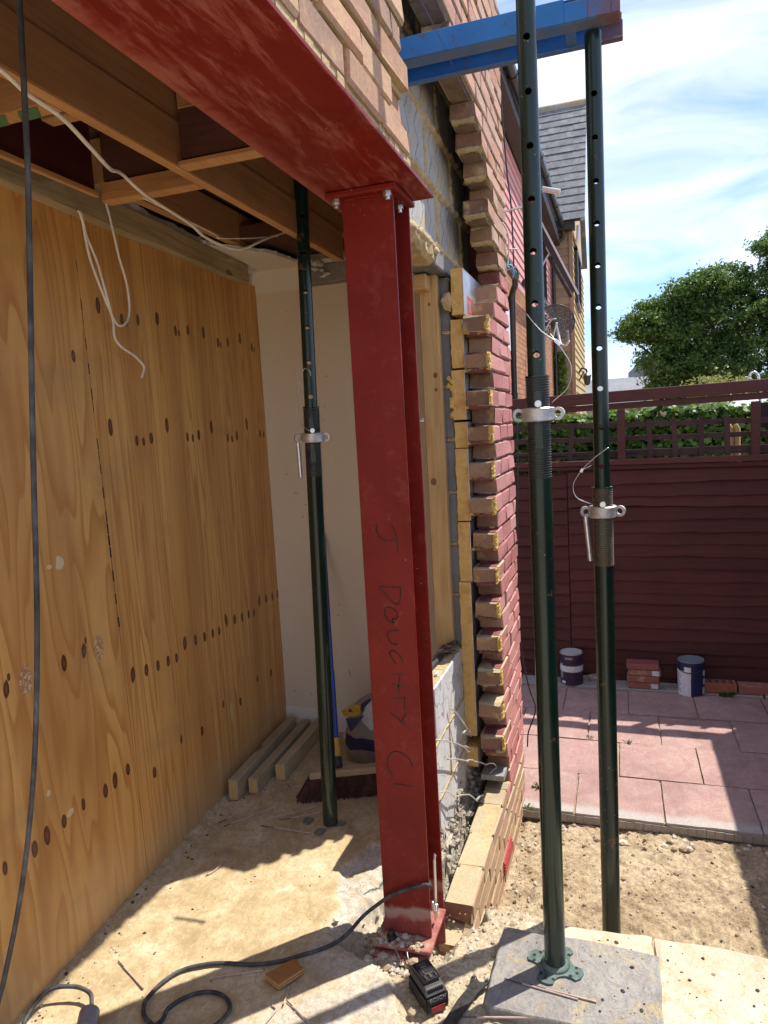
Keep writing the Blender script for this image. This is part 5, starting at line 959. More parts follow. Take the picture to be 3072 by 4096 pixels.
M['bristle'] = surf('brown_bristle', [(0.045, 0.017, 0.012), (0.12, 0.05, 0.035)], 40, 0.8); m.build('bristles', 'bristle', t)['kind'] = 'stuff'
M['bluepole'] = plain('blue_pole', (0.008, 0.045, 0.28), 0.35); M['yellow'] = plain('yellow_plastic', (0.50, 0.29, 0.04), 0.5); M['greycap'] = plain('grey_plastic', (0.23, 0.235, 0.25), 0.5)
ha = Vector((2.715, 0.690, 0.135)); hb = Vector((3.318, 0.947, 1.06)); hd = (hb - ha).normalized()
m = MB(); m.tube([ha + hd * 0.10, ha + hd * 0.42, ha + hd * 0.421, hb], [0.013, 0.013, 0.0105, 0.0105], 14); m.lathe([(0.0, 0), (0.001, 0.001)], tuple(ha), 4); m.build('pole', 'bluepole', t, smooth=True)
m = MB(); m.tube([ha + hd * 0.035, ha + hd * 0.115], [0.021, 0.0165], 14); m.build('pole_collar', 'yellow', t, smooth=True); m = MB(); m.tube([ha - hd * 0.01, ha + hd * 0.035], [0.024, 0.022], 14); m.build('socket', 'black', t, smooth=True)
# bag of plaster
t = thing('plaster_bag', 'crumpled grey plaster bag with navy and yellow print behind the column', 'bag', (3.09, 0.62, 0)); n = 28; V = []; LV = [(0.0, 0.95), (0.02, 1.04), (0.07, 1.05), (0.13, 1.0), (0.19, 0.93), (0.235, 0.78), (0.27, 0.45), (0.285, 0.15)]
for z, s in LV:
    for q in range(n):
        a = 2 * math.pi * q / n; rx, ry = 0.115, 0.175; k = 1 + 0.06 * fbm(math.cos(a) * 2 + z * 5, math.sin(a) * 2, 3); ex = 0.65
        V.append((3.11 + rx * s * k * math.copysign(abs(math.cos(a)) ** ex, math.cos(a)), 0.61 + ry * s * k * math.copysign(abs(math.sin(a)) ** ex, math.sin(a)), z + (0.012 * fbm(math.cos(a) * 3, math.sin(a) * 3, z * 9) if z > 0 else 0) + (0.03 * math.sin(a) if z > 0.2 else 0)))
m = MB(); m.add(V, [(i * n + j, i * n + (j + 1) % n, (i + 1) * n + (j + 1) % n, (i + 1) * n + j) for i in range(len(LV) - 1) for j in range(n)] + [tuple((len(LV) - 1) * n + j for j in range(n))])
for f in range(len(LV[:-1]) * n): m.m[f] = 1 if f // n == 2 else 0
M['bag'] = surf('grey_paper_bag', [(0.23, 0.20, 0.17), (0.38, 0.34, 0.29)], 8, 0.75, bsc=14, bstr=0.6, bdist=0.02); M['bagnavy'] = plain('navy_print', (0.028, 0.028, 0.075), 0.5); m.build('sack', ['bag', 'bagnavy'], t, smooth='all')
def flap(P, mat, name):
    m = MB(); V = [tuple(Vector(p) + Vector((rnd.uniform(-0.006, 0.006), 0, rnd.uniform(-0.004, 0.004)))) for p in P]; W_ = [(x + 0.006, y, z) for x, y, z in V]; k = len(V); m.add(V + W_, [tuple(range(k)), tuple(range(2 * k - 1, k - 1, -1))] + [(i, k + i, k + (i + 1) % k, (i + 1) % k) for i in range(k)]); m.build(name, mat, t)
flap([(2.93, 0.745, 0.29), (2.94, 0.71, 0.315), (2.95, 0.655, 0.32), (2.96, 0.665, 0.27), (2.95, 0.70, 0.255), (2.94, 0.735, 0.262)], 'yellow', 'bag_flap'); flap([(2.93, 0.728, 0.258), (2.94, 0.69, 0.256), (2.955, 0.645, 0.262), (2.94, 0.69, 0.205), (2.935, 0.71, 0.192)], 'bagnavy', 'bag_flap'); flap([(2.95, 0.665, 0.318), (2.96, 0.62, 0.343), (2.97, 0.60, 0.335), (2.975, 0.625, 0.29), (2.965, 0.655, 0.275)], 'bagnavy', 'bag_flap')
flap([(2.94, 0.715, 0.305), (2.941, 0.70, 0.315), (2.945, 0.688, 0.305), (2.944, 0.695, 0.285), (2.941, 0.712, 0.288)], 'bagnavy', 'printed_disc')
M['film'] = surf('clear_bag_film', [(0.40, 0.39, 0.38), (0.55, 0.54, 0.53)], 9, 0.25, bsc=20, bstr=0.4); flap([(2.96, 0.665, 0.235), (2.965, 0.64, 0.30), (2.97, 0.61, 0.34), (2.975, 0.58, 0.29), (2.97, 0.555, 0.20), (2.965, 0.62, 0.19)], 'film', 'film_cover')
for x, y, r, lab in ((2.86, 0.70, 0.020, 'white plaster lump in front of the plaster bag'), (3.26, 0.86, 0.022, 'brown crumb pile against the skirting left of the bag'), (2.84, 0.64, 0.018, 'flat tan lump behind the broom head')): m = MB(); m.rock((x, y, r * 0.35), r, 0, 0.6); m.rock((x + 0.03, y + 0.02, r * 0.25), r * 0.7, 0, 0.6); tag(m.build('plaster_lump', 'torn' if r > 0.019 else 'pebA', None), lab, 'rubble')

# welding rods strewn about
M['rodc'] = surf('welding_rod_flux', [(0.42, 0.31, 0.26), (0.53, 0.42, 0.36)], 30, 0.7); M['rodt'] = plain('burnt_rod_tip', (0.10, 0.085, 0.08), 0.6, 0.4)
def rod(P, lab, z=0.0045, tip=0):
    P = [Vector((a[0], a[1], a[2] if len(a) > 2 else floor_z(a[0], a[1]) + z)) for a in P]
    if len(P) == 2: P = [P[0].lerp(P[1], q / 4) for q in range(5)]
    else: P = crv(P, 4)
    t = thing('welding_rod', lab, 'welding rod', tuple(P[0]), 'welding rods strewn on the ground'); k = max(1, int(len(P) * 0.12)); m = MB(); m.tube(P[k:], 0.0026, 8); m.build('flux_coat', 'rodc', t, smooth=True); m = MB(); m.tube(P[:k + 1], 0.0017, 6); m.build('bare_tip', 'rodt', t, smooth=True)
rod([(2.388, 1.095), (2.512, 1.025)], 'rod stub lying closest to the plywood below the timber lengths'); rod([(2.369, 1.061), (2.46, 0.99), (2.535, 0.935), (2.556, 0.915)], 'long bent rod between plywood foot and inner prop'); rod([(2.461, 0.921), (2.47, 0.895), (2.53, 0.82), (2.598, 0.744)], 'hooked rod pointing to the inner prop foot'); rod([(2.465, 0.851), (2.559, 0.705)], 'straight rod ending at the inner prop foot'); rod([(2.407, 0.909), (2.402, 0.68)], 'rod lying crosswise in front of the inner prop'); rod([(2.741, 0.954), (2.649, 0.848)], 'short rod left of the broom bristles')
rod([(2.06, 0.95), (2.10, 0.935), (2.19, 0.93)], 'short bent rod in the shade near the middle of the plywood foot'); rod([(1.625, 0.985), (1.548, 0.835)], 'pale rod on the sunlit floor left of the cable loop')
rod([(1.625, 0.66), (1.640, 0.655), (1.652, 0.626), (1.703, 0.528)], 'bent rod beside the dark cable left of the plywood offcut'); rod([(1.592, 0.411), (1.63, 0.417), (1.663, 0.426)], 'rod half hidden under the plywood offcut'); rod([(1.615, 0.408), (1.563, 0.316), (1.53, 0.28)], 'rod below the plywood offcut at the bottom edge'); rod([(1.590, 0.444), (1.584, 0.428), (1.572, 0.424), (1.50, 0.44)], 'crooked rod at the bottom edge left of the offcut')
rod([(1.711, -0.060, -0.022), (1.741, -0.255, -0.006)], 'rod lying over the wrench head towards the grey slab edge'); rod([(1.719, -0.145, -0.024), (1.705, -0.26, -0.024)], 'second rod below the grey slab edge'); rod([(1.695, -0.107, -0.026), (1.68, -0.19, -0.026)], 'lowest rod at the bottom edge beside the wrench'); rod([(1.785, 0.103, -0.018), (1.721, 0.042, -0.02)], 'rod stub under the left side of the black battery')
rod([(1.847, -0.165, 0.0035), (1.822, -0.369, 0.0035)], 'front rod lying on the grey slab before the prop plate'); rod([(1.843, -0.235, 0.0035), (1.826, -0.417, 0.0035)], 'rear rod lying on the grey slab against the prop plate')
m = MB(); m.tube(crv([(1.905, 0.185, -0.002), (1.88, 0.165, -0.012), (1.862, 0.15, -0.016)]), 0.0022, 6); tag(m.build('wire_offcut', 'wire', None, smooth='all'), 'bent wire offcut hanging from the column base plate nut', 'wire'); m = MB(); m.tube(crv([(1.895, 0.14, -0.008), (1.872, 0.128, -0.015), (1.862, 0.10, -0.018)]), 0.0022, 6); tag(m.build('wire_offcut', 'wire', None, smooth='all'), 'curved wire offcut lying behind the black battery', 'wire')

# plywood offcut
P = [(1.667, 0.503), (1.642, 0.446), (1.719, 0.402), (1.732, 0.432), (1.742, 0.430), (1.744, 0.443), (1.737, 0.455)]; t = thing('plywood_offcut', 'small brown plywood offcut lying on the concrete by the cable', 'plywood offcut', (1.69, 0.45, 0.0)); M['ply_small'] = timber('offcut_face', (0.36, 0.165, 0.05), (0.26, 0.105, 0.028), 'Y', 14, 0.65, 0.4, knots=False); M['ply_edge'] = plain('offcut_edge', (0.50, 0.33, 0.17), 0.8)
for k in range(5): m = MB(); q_ = 0.0006 * (k % 2); m.prism([(x + q_, y + q_) for x, y in P], 0.004 + 0.0042 * k, 0.0081 + 0.0042 * k); m.build('veneer', 'ply_small' if k % 2 == 0 else 'ply_edge', t, bevel=0.0005)

# drill battery
bc = Vector((1.760, 0.035, -0.030)); ang = math.atan2(-0.024 - 0.035, 1.762 - 1.726); T = Matrix.Translation(bc) @ Matrix.Rotation(math.radians(-59) + math.pi / 2, 4, 'Z')
# local: +X runs away from the viewer along the pack, +Y to the left
fw = Vector((1.805 - 1.745, 0.091 - 0.005 - 0.03, 0)).normalized(); T = Matrix.Translation(bc) @ Matrix.Rotation(math.atan2(0.048, 0.048) * 0.95, 4, 'Z')
t = thing('drill_battery', 'black power tool battery with a red release clip in front of the column', 'battery', tuple(bc)); M['batt'] = plain('black_plastic', (0.022, 0.022, 0.023), 0.42, spec=0.4); M['batt_g'] = plain('dusty_black_plastic', (0.055, 0.053, 0.05), 0.6); M['red_clip'] = plain('red_plastic', (0.36, 0.025, 0.02), 0.5)
def BX(m, x0, x1, y0, y1, z0, z1): m.box(x0, x1, y0, y1, z0, z1, T=T)
m = MB(); BX(m, -0.052, 0.062, -0.036, 0.036, 0.0, 0.050); m.build('case', 'batt', t, bevel=0.006, seg=2, smooth=True)
m = MB(); V = [(-0.050, -0.034, 0.050), (0.060, -0.034, 0.050), (0.060, 0.034, 0.050), (-0.050, 0.034, 0.050), (-0.036, -0.028, 0.066), (0.056, -0.028, 0.070), (0.056, 0.028, 0.070), (-0.036, 0.028, 0.066)]; m.add([tuple(T @ Vector(v)) for v in V], [(0, 3, 2, 1), (4, 5, 6, 7), (0, 1, 5, 4), (1, 2, 6, 5), (2, 3, 7, 6), (3, 0, 4, 7)]); m.build('shoulder', 'batt_g', t, bevel=0.003)
m = MB(); BX(m, -0.024, 0.052, -0.022, 0.022, 0.066, 0.080); BX(m, -0.024, 0.052, -0.027, -0.0222, 0.072, 0.079); BX(m, -0.024, 0.052, 0.0222, 0.027, 0.072, 0.079); m.build('rail_top', 'batt', t, bevel=0.002)
m = MB(); BX(m, 0.022, 0.042, -0.008, 0.012, 0.0802, 0.082); BX(m, -0.006, -0.001, -0.014, 0.014, 0.0802, 0.083); BX(m, -0.006, 0.012, 0.0102, 0.014, 0.0802, 0.083); BX(m, -0.022, -0.006, -0.018, -0.014, 0.0802, 0.084); BX(m, -0.022, -0.006, -0.004, 0.004, 0.0802, 0.084); BX(m, -0.022, -0.006, 0.014, 0.018, 0.0802, 0.084); m.build('terminal', 'batt_g', t, bevel=0.0008)
m = MB()
for k in range(8): BX(m, -0.0445, -0.038, -0.022 + k * 0.006, -0.019 + k * 0.006, 0.0575, 0.0655)
m.build('rib', 'batt', t)
m = MB(); BX(m, -0.0555, -0.0522, -0.022, 0.022, 0.006, 0.022); BX(m, -0.056, -0.0522, -0.016, 0.016, 0.003, 0.0058); m.build('release_clip', 'red_clip', t, bevel=0.001); m = MB(); BX(m, -0.0545, -0.0522, -0.024, 0.024, 0.026, 0.034); m.build('slot', 'dark', t)
cu = bpy.data.curves.new('lettering', 'FONT'); cu.body = 'BOSCH'; cu.size = 0.0155; cu.extrude = 0.0004; cu.align_x = 'CENTER'; to = bpy.data.objects.new('tmp', cu); COL.objects.link(to); dg = bpy.context.evaluated_depsgraph_get(); dg.update(); me = bpy.data.meshes.new_from_object(to.evaluated_get(dg)); bpy.data.objects.remove(to)
M['letter'] = plain('grey_lettering', (0.34, 0.33, 0.32), 0.6); me.materials.clear(); me.materials.append(M['letter']); me.transform(T @ Matrix.Translation((-0.0530, 0.0, 0.0365)) @ Matrix.Rotation(-math.pi / 2, 4, 'Z') @ Matrix.Rotation(math.pi / 2, 4, 'X')); link('lettering', me, t)

# pin spanner
t = thing('pin_spanner', 'black two pin spanner lying between battery and grey slab', 'spanner', (1.76, -0.06, -0.03)); O2 = [(1.640, -0.020), (1.653, -0.018), (1.700, -0.030), (1.764, -0.046), (1.804, -0.062), (1.830, -0.066), (1.853, -0.066), (1.862, -0.072), (1.861, -0.080), (1.850, -0.085), (1.841, -0.095), (1.843, -0.105), (1.852, -0.108), (1.857, -0.116), (1.850, -0.122), (1.830, -0.112), (1.792, -0.092), (1.730, -0.072), (1.662, -0.056), (1.640, -0.052)]
M['spanner'] = plain('worn_black_steel', (0.05, 0.048, 0.046), 0.4, 0.4, var=0.5, sc=60); m = MB(); m.prism(O2[::-1], -0.022, -0.016); m.build('body', 'spanner', t, bevel=0.0008)
m = MB()
for x, y in ((1.855, -0.075), (1.850, -0.114)): m.lathe([(0.0038, 0), (0.0038, 0.007), (0.003, 0.008)], (x, y, -0.016), 10)
m.build('pin', 'zinc', t, smooth=True); m = MB(); m.lathe([(0.005, 0), (0.005, 0.0005)], (1.655, -0.037, -0.0159), 10); m.build('hang_hole', 'dark', t)
for x, y, z, r, lab in ((1.700, 0.068, -0.028, 0.014, 'grey stone chip at the broken concrete edge'), (1.963, 0.40, -0.004, 0.012, 'brown stone chip lying in the column shadow'), (1.868, 0.115, -0.022, 0.014, 'tan stone chip by the base plate')): m = MB(); m.rock((x, y, z + r * 0.4), r, 0, 0.6); tag(m.build('stone_chip', 'pebB' if r < 0.013 else 'pebA', None), lab, 'stone')

# ------------------------------------------------------------------ cables
def cable(name, P, r, mat, lab, cat='cable', n=10, flat=1.0, k=6): m = MB(); m.tube(crv(P, k), r, n, flat=flat); return tag(m.build(name, mat, None, smooth='all'), lab, cat)
cable('hanging_cable', [(1.1, 0.485, 2.55), (1.1, 0.495, 2.369), (1.1, 0.506, 2.216), (1.1, 0.518, 2.074), (1.1, 0.549, 1.811), (1.1, 0.58, 1.55), (1.1, 0.614, 1.244), (1.1, 0.656, 0.977), (1.1, 0.704, 0.767), (1.1, 0.757, 0.588), (1.1, 0.823, 0.409), (1.09, 0.86, 0.30), (1.07, 0.90, 0.12), (1.03, 0.92, 0.010)], 0.0056, 'cable_grey', 'dusty black cable hanging down the left in front of the plywood')
R_ = 0.0072
cable('ground_cable', [(1.975, 0.083, 0.175), (1.945, 0.072, 0.185), (1.94, 0.085, 0.188), (1.94, 0.13, 0.172), (1.94, 0.19, 0.14), (1.94, 0.24, 0.10), (1.935, 0.295, 0.05), (1.885, 0.335, 0.016), (1.832, 0.378, 0.0085), (1.785, 0.435, 0.0085), (1.735, 0.505, 0.0085), (1.708, 0.575, 0.0085), (1.688, 0.675, 0.0085), (1.643, 0.757, 0.0085), (1.586, 0.791, 0.0085), (1.524, 0.80, 0.0085), (1.488, 0.789, 0.0085), (1.455, 0.755, 0.0085), (1.44, 0.70, 0.0085), (1.46, 0.66, 0.0085)][:18] + [(1.42, 0.66, 0.0085), (1.38, 0.60, 0.0085)], R_ * 0.8, 'cable_grey', 'dark cable looping over the floor and up to the column foot')
cable('ground_cable', [(1.40, 0.74, 0.0085), (1.46, 0.712, 0.0085), (1.499, 0.719, 0.0085), (1.537, 0.703, 0.0085), (1.569, 0.672, 0.0085), (1.585, 0.63, 0.0085), (1.579, 0.585, 0.0085), (1.554, 0.553, 0.0085), (1.526, 0.547, 0.0085), (1.48, 0.56, 0.0085), (1.40, 0.60, 0.0085)], R_ * 0.8, 'cable_grey', 'small closed loop of dark cable inside the bigger loop')
t = thing('plug_lead', 'short dark lead ending in a grey plug at the bottom left', 'plug lead', (1.43, 0.95, 0)); m = MB(); m.tube(crv([(1.30, 1.05, 0.012), (1.37, 1.075, 0.03), (1.435, 1.068, 0.045), (1.468, 1.01, 0.042), (1.468, 0.955, 0.035), (1.445, 0.928, 0.03), (1.425, 0.915, 0.028)]), 0.0060, 10); m.build('lead', 'cable_grey', t, smooth='all'); m = MB(); m.tube([(1.428, 0.917, 0.028), (1.418, 0.911, 0.028), (1.414, 0.909, 0.028), (1.36, 0.875, 0.027)], [0.013, 0.022, 0.027, 0.027], 18); m.build('plug', 'greycap', t, smooth=True)
M['string'] = plain('blue_string', (0.10, 0.13, 0.30), 0.6)
cable('white_cable', [(0.95, 0.55, 2.29), (1.095, 0.55, 2.262), (1.153, 0.55, 2.245), (1.242, 0.55, 2.234), (1.36, 0.582, 2.222), (1.49, 0.635, 2.227), (1.67, 0.74, 2.29), (1.77, 0.74, 2.262), (1.98, 0.74, 2.238), (2.06, 0.74, 2.218), (2.2, 0.74, 2.215), (2.32, 0.74, 2.238), (2.49, 0.735, 2.31), (2.73, 0.73, 2.40)], 0.0048, 'cable_white', 'long off white cable drooping across the joists from the left')
cable('white_cable', [(1.84, 0.80, 2.285), (2.04, 0.80, 2.278), (2.24, 0.80, 2.272), (2.255, 0.80, 2.266), (2.45, 0.80, 2.31), (2.72, 0.80, 2.38)], 0.0045, 'cable_white', 'second off white cable kinked under the far joist', flat=0.6)
cable('white_cable', [(2.08, 1.075, 2.46), (2.03, 1.075, 2.425), (2.02, 1.08, 2.40), (2.05, 1.088, 2.35), (2.07, 1.09, 2.28), (2.10, 1.10, 2.21), (2.14, 1.11, 2.13), (2.15, 1.115, 2.05), (2.13, 1.115, 2.0), (2.09, 1.115, 1.98), (2.06, 1.115, 2.0), (2.0, 1.11, 2.10), (1.96, 1.105, 2.18), (1.93, 1.09, 2.24), (1.905, 1.075, 2.295), (1.89, 1.075, 2.30)], 0.0042, 'cable_white', 'white cable hanging in a loop over the top of the plywood')
cable('white_cable', [(1.893, 1.072, 2.30), (1.915, 1.08, 2.27), (1.945, 1.095, 2.235), (1.985, 1.10, 2.175), (2.012, 1.105, 2.11), (2.03, 1.108, 2.06), (2.05, 1.11, 1.99), (2.052, 1.112, 1.94), (2.08, 1.112, 1.91), (2.15, 1.115, 1.885), (2.198, 1.118, 1.858), (2.203, 1.118, 1.84), (2.182, 1.115, 1.81)], 0.0042, 'cable_white', 'white cable tail with a crooked free end against the plywood')
cable('builders_line', [(1.90, -0.022, 2.70), (2.16, -0.024, 2.703), (2.41, -0.02, 2.71), (2.95, -0.014, 2.72), (3.57, -0.006, 2.73)], 0.0011, 'string', 'thin blue builders line stretched along the wall under the brickwork', 'string', 5)
cable('wall_cable', [(3.60, 0.01, 3.2), (3.61, -0.01, 2.78), (3.62, -0.024, 2.6), (3.62, -0.026, 2.28), (3.62, -0.022, 2.02), (3.62, -0.012, 1.31), (3.62, -0.004, 1.1), (3.62, 0.006, 0.86), (3.62, 0.008, 0.6), (3.62, 0.0, 0.39), (3.62, -0.03, 0.2), (3.62, -0.06, 0.10), (3.62, -0.052, 0.04), (3.62, -0.02, -0.05), (3.62, -0.012, -0.13)], 0.0038, 'black', 'loose black cable trailing down the far corner of the brick pier', 'cable', 8)
m = MB(); m.tube(crv([(3.45, -0.004, 2.50), (3.50, -0.02, 2.46), (3.54, -0.016, 2.40), (3.55, -0.008, 2.33)]), 0.004, 7); tag(m.build('bent_wire', 'cable_white', None, smooth='all'), 'pale bent wire sticking out of the upper brick pier', 'wire')
m = MB(); m.tube([(3.50, -0.002, 2.563), (3.52, -0.165, 2.585)], 0.0055, 8); tag(m.build('steel_peg', 'zinc', None, smooth=True), 'galvanised peg sticking out of the upper brick pier', 'peg')
M['cyan'] = plain('cyan_string', (0.08, 0.42, 0.55), 0.6); m = MB(); m.tube([(3.53, -0.002, 2.30), (3.545, -0.05, 2.315)], 0.0025, 6); m.tube([(3.53, -0.002, 2.40), (3.545, -0.06, 2.395)], 0.0025, 6); tag(m.build('wall_nail', 'wire', None), 'pair of thin nails near the corner of the brick pier', 'nail')
m = MB(); m.tube(crv([(3.53, -0.016, 2.31), (3.535, -0.005, 2.325), (3.54, -0.028, 2.32), (3.545, -0.034, 2.29), (3.545, -0.03, 2.265)]), 0.0042, 6); m.rock((3.535, -0.012, 2.312), 0.008, 0, 1); tag(m.build('string_knot', 'cyan', None, smooth='all'), 'cyan string knotted round a nail in the brick pier', 'string')
for P, lab in (([(2.66, 0.165, 0.455), (2.71, 0.15, 0.42), (2.76, 0.14, 0.37), (2.84, 0.13, 0.29), (2.785, 0.14, 0.30), (2.90, 0.13, 0.235), (2.885, 0.135, 0.27)], 'silver wall tie bent down in front of the block wall'), ([(2.32, 0.165, 0.47), (2.40, 0.13, 0.44), (2.48, 0.13, 0.40), (2.74, 0.13, 0.26), (2.80, 0.125, 0.21), (2.93, 0.125, 0.15), (2.77, 0.13, 0.25)], 'silver wall tie slanting across the lower insulation end'), ([(2.43, 0.12, 0.355), (2.64, 0.10, 0.25), (2.66, 0.10, 0.235), (2.70, 0.10, 0.225), (2.82, 0.10, 0.16), (3.0, 0.09, 0.06), (3.02, 0.06, 0.06), (3.04, 0.05, 0.03), (2.98, 0.07, 0.03)], 'silver wall tie lying level above the lowest insulation offcut'), ([(2.36, 0.165, 0.245), (2.50, 0.15, 0.19), (2.59, 0.14, 0.12), (2.80, 0.13, 0.02), (2.86, 0.11, -0.04), (2.90, 0.09, -0.03), (2.80, 0.10, 0.0)], 'lowest silver wall tie above the concrete footing')):
    m = MB(); Q = [Vector(P[0])]
    for a, b in zip(P[:-1], P[1:]): Q += [Vector(a).lerp(Vector(b), 0.5) + Vector((0, 0, 0.004)), Vector(b)]
    m.tube(Q, 0.0030, 6); tag(m.build('wall_tie', 'tie', None, smooth=True), lab, 'wall tie', 'silver wall ties')
for z, x in ((1.70, 2.96), (0.72, 3.06), (1.42, 3.06)): m = MB(); m.tube([(x, 0.12, z), (x + 0.02, 0.09, z + 0.006), (x + 0.01, 0.06, z - 0.004), (x + 0.01, 0.03, z - 0.006)], 0.0018, 6); tag(m.build('wall_tie', 'wire', None), {1.70: 'thin wire tie end beside a jutting brick near the top', 0.72: 'thin wire tie end between two jutting bricks lower down', 1.42: 'thin curled wire tie end in the middle of the brick teeth'}[z], 'wall tie', 'silver wall ties')
# bunch of keys left on the low block wall
t = thing('key_bunch', 'bunch of keys with a black fob lying on the low block wall', 'keys', (2.85, 0.22, 0.604)); m = MB(); m.tube([(2.62, 0.235, 0.618), (2.80, 0.224, 0.622), (2.83, 0.222, 0.62)], [0.012, 0.014, 0.009], 10, flat=0.6); m.build('fob', 'black', t, smooth=True)
for k in range(14):
    a = rnd.uniform(-0.7, 0.7); c = Vector((2.86 + rnd.uniform(-0.02, 0.03), 0.215 + rnd.uniform(-0.02, 0.02), 0.622 + rnd.uniform(0, 0.03))); d = Vector((math.cos(a) * 0.8, -abs(math.sin(a)) * 0.6 - 0.25, rnd.uniform(-0.25, 0.25))).normalized(); m = MB(); m.bar(c, c + d * 0.055, 0.008, 0.002); m.bar(c - d * 0.02, c, 0.019, 0.002); m.build('key', 'zinc' if k % 3 else 'nutdark', t)
tag(MB().box(2.60, 2.64, 0.19, 0.20, 0.6045, 0.616).build('white_chip', 'tin_white', None), 'white chip lying on the low block wall before the keys', 'chip')
m = MB(); m.tube([(2.50, 0.176, 1.602), (2.50, 0.168, 1.602)], 0.008, 12); m.tube([(2.50, 0.28, 1.602), (2.50, 0.176, 1.602)], 0.006, 10); tag(m.build('bolt_stub', 'zinc', None, smooth=True), 'shiny bolt stub poking past the column edge before the stud', 'bolt')

# ------------------------------------------------------------------ neighbouring houses beyond the fence
g = G('neighbour_brick'); v = g.map(g.wpos(), (1, 1, 1)); X, Y, Z = g.sep(g.wpos()); bt = g.n('ShaderNodeTexBrick'); g.l(g.comb(X, Z, 0.0), bt.inputs['Vector']); bt.inputs['Scale'].default_value = 1.0; bt.inputs['Brick Width'].default_value = 0.225; bt.inputs['Row Height'].default_value = 0.077; bt.inputs['Mortar Size'].default_value = 0.006
bt.inputs['Color1'].default_value = (0.30, 0.12, 0.07, 1); bt.inputs['Color2'].default_value = (0.40, 0.21, 0.12, 1); bt.inputs['Mortar'].default_value = (0.12, 0.075, 0.05, 1)
c = g.mix(g.ramp(g.noise(v, 1.3, 3), [(0.4, 0), (0.7, 0.5)]), bt.outputs['Color'], (0.34, 0.2, 0.13)); M['nbrick'] = g.fin(c, 0.9, 0, bt.outputs['Fac'], 0.5, 0.01, 0.2)
M['pinkboard'] = surf('pink_weatherboard', [(0.50, 0.24, 0.25), (0.56, 0.29, 0.29)], 3, 0.7, var=0.12); M['brownboard'] = surf('brown_board', [(0.30, 0.215, 0.14), (0.36, 0.26, 0.17)], 3, 0.75, var=0.15); M['yellowboard'] = surf('yellow_board', [(0.44, 0.335, 0.165), (0.50, 0.385, 0.20)], 3, 0.7, var=0.12)
M['gutter'] = plain('black_gutter', (0.018, 0.02, 0.024), 0.35); M['soffit'] = plain('dark_soffit', (0.035, 0.026, 0.025), 0.6); M['pane'] = plain('dark_window_pane', (0.015, 0.017, 0.02), 0.08, spec=0.8); M['frame_dark'] = plain('dark_window_frame', (0.03, 0.022, 0.024), 0.4)
M['slate'] = surf('lichen_slate', [(0.10, 0.105, 0.115), (0.15, 0.155, 0.165), (0.24, 0.24, 0.24)], 5, 0.75, bsc=40, var=0.14); M['lichen'] = surf('lichen_ridge', [(0.22, 0.20, 0.15), (0.33, 0.31, 0.26), (0.42, 0.23, 0.05)], 2.2, 0.9)
th = thing('terraced_house', 'neighbouring brick house with pink boarded upper storey and black gutters', 'house', (5.5, 0.9, -0.8))
MB().box(5.45, 17.0, 0.9, 1.1, -0.8, 3.6).build('wall', 'nbrick', th); MB().box(5.45, 17.0, 0.925, 1.1, 3.6, 5.75).build('wall', 'soffit', th)
def board_x(par, x0, x1, y, z, h, mat, name='board', th_=0.022): m = MB(); m.add([(x0, y, z), (x1, y, z), (x1, y - th_, z), (x0, y - th_, z), (x0, y, z + h), (x1, y, z + h), (x1, y - 0.004, z + h), (x0, y - 0.004, z + h)], [(0, 1, 2, 3), (7, 6, 5, 4), (3, 2, 6, 7), (1, 0, 4, 5), (0, 3, 7, 4), (2, 1, 5, 6)]); return m.build(name, mat, par)
for k in range(16):
    z = 3.58 + 0.135 * k
    if 3.95 < z + 0.1 < 5.35: board_x(th, 5.45, 14.15, 0.92, z, 0.14, 'pinkboard'); board_x(th, 15.65, 17.0, 0.92, z, 0.14, 'pinkboard')
    else: board_x(th, 5.45, 17.0, 0.92, z, 0.14, 'pinkboard')
wf = MB(); wf.box(14.15, 15.65, 0.88, 0.93, 3.98, 4.05); wf.box(14.15, 15.65, 0.88, 0.93, 5.24, 5.3); wf.box(14.15, 14.22, 0.88, 0.93, 4.05, 5.24); wf.box(15.58, 15.65, 0.88, 0.93, 4.05, 5.24); wf.box(14.86, 14.93, 0.885, 0.93, 4.05, 5.24)
w_ = wf.build('window', 'frame_dark', th); MB().box(14.2, 15.6, 0.91, 0.92, 4.04, 5.25).build('pane', 'pane', w_)
m = MB(); m.tube([(5.6, 0.62, 5.58), (16.95, 0.62, 5.84)], 0.06, 12); m.build('gutter', 'gutter', th, smooth=True)
m = MB()
for k in range(11): m.tube([(6.0 + k, 0.62, 5.588 + 0.0229 * k), (6.06 + k, 0.62, 5.589 + 0.0229 * k)], 0.068, 12)
m.build('gutter_clip', 'gutter', th, smooth=True)['kind'] = 'stuff'; m = MB(); m.tube(crv([(16.9, 0.62, 5.80), (16.95, 0.63, 5.62), (16.9, 0.75, 5.5), (16.85, 0.83, 5.38)]), 0.04, 8); m.tube([(16.85, 0.84, 5.40), (16.85, 0.84, -0.5)], 0.04, 8); m.build('downpipe', 'gutter', th, smooth=True)
m = MB(); P = [(0.69, 5.47), (0.94, 5.47), (0.94, 5.62), (0.69, 5.66)]; m.prism(P, 5.45, 17.0, ax='x'); m.build('soffit', 'soffit', th)
m = MB(); m.add([(5.45, 0.64, 5.66), (17.0, 0.64, 5.92), (17.0, 4.0, 8.7), (5.45, 4.0, 8.4), (5.45, 0.64, 5.62), (17.0, 0.64, 5.86), (17.0, 4.0, 8.6), (5.45, 4.0, 8.3)], [(0, 1, 2, 3), (7, 6, 5, 4), (0, 4, 5, 1), (1, 5, 6, 2), (2, 6, 7, 3), (3, 7, 4, 0)]); m.build('roof', 'slate', th)
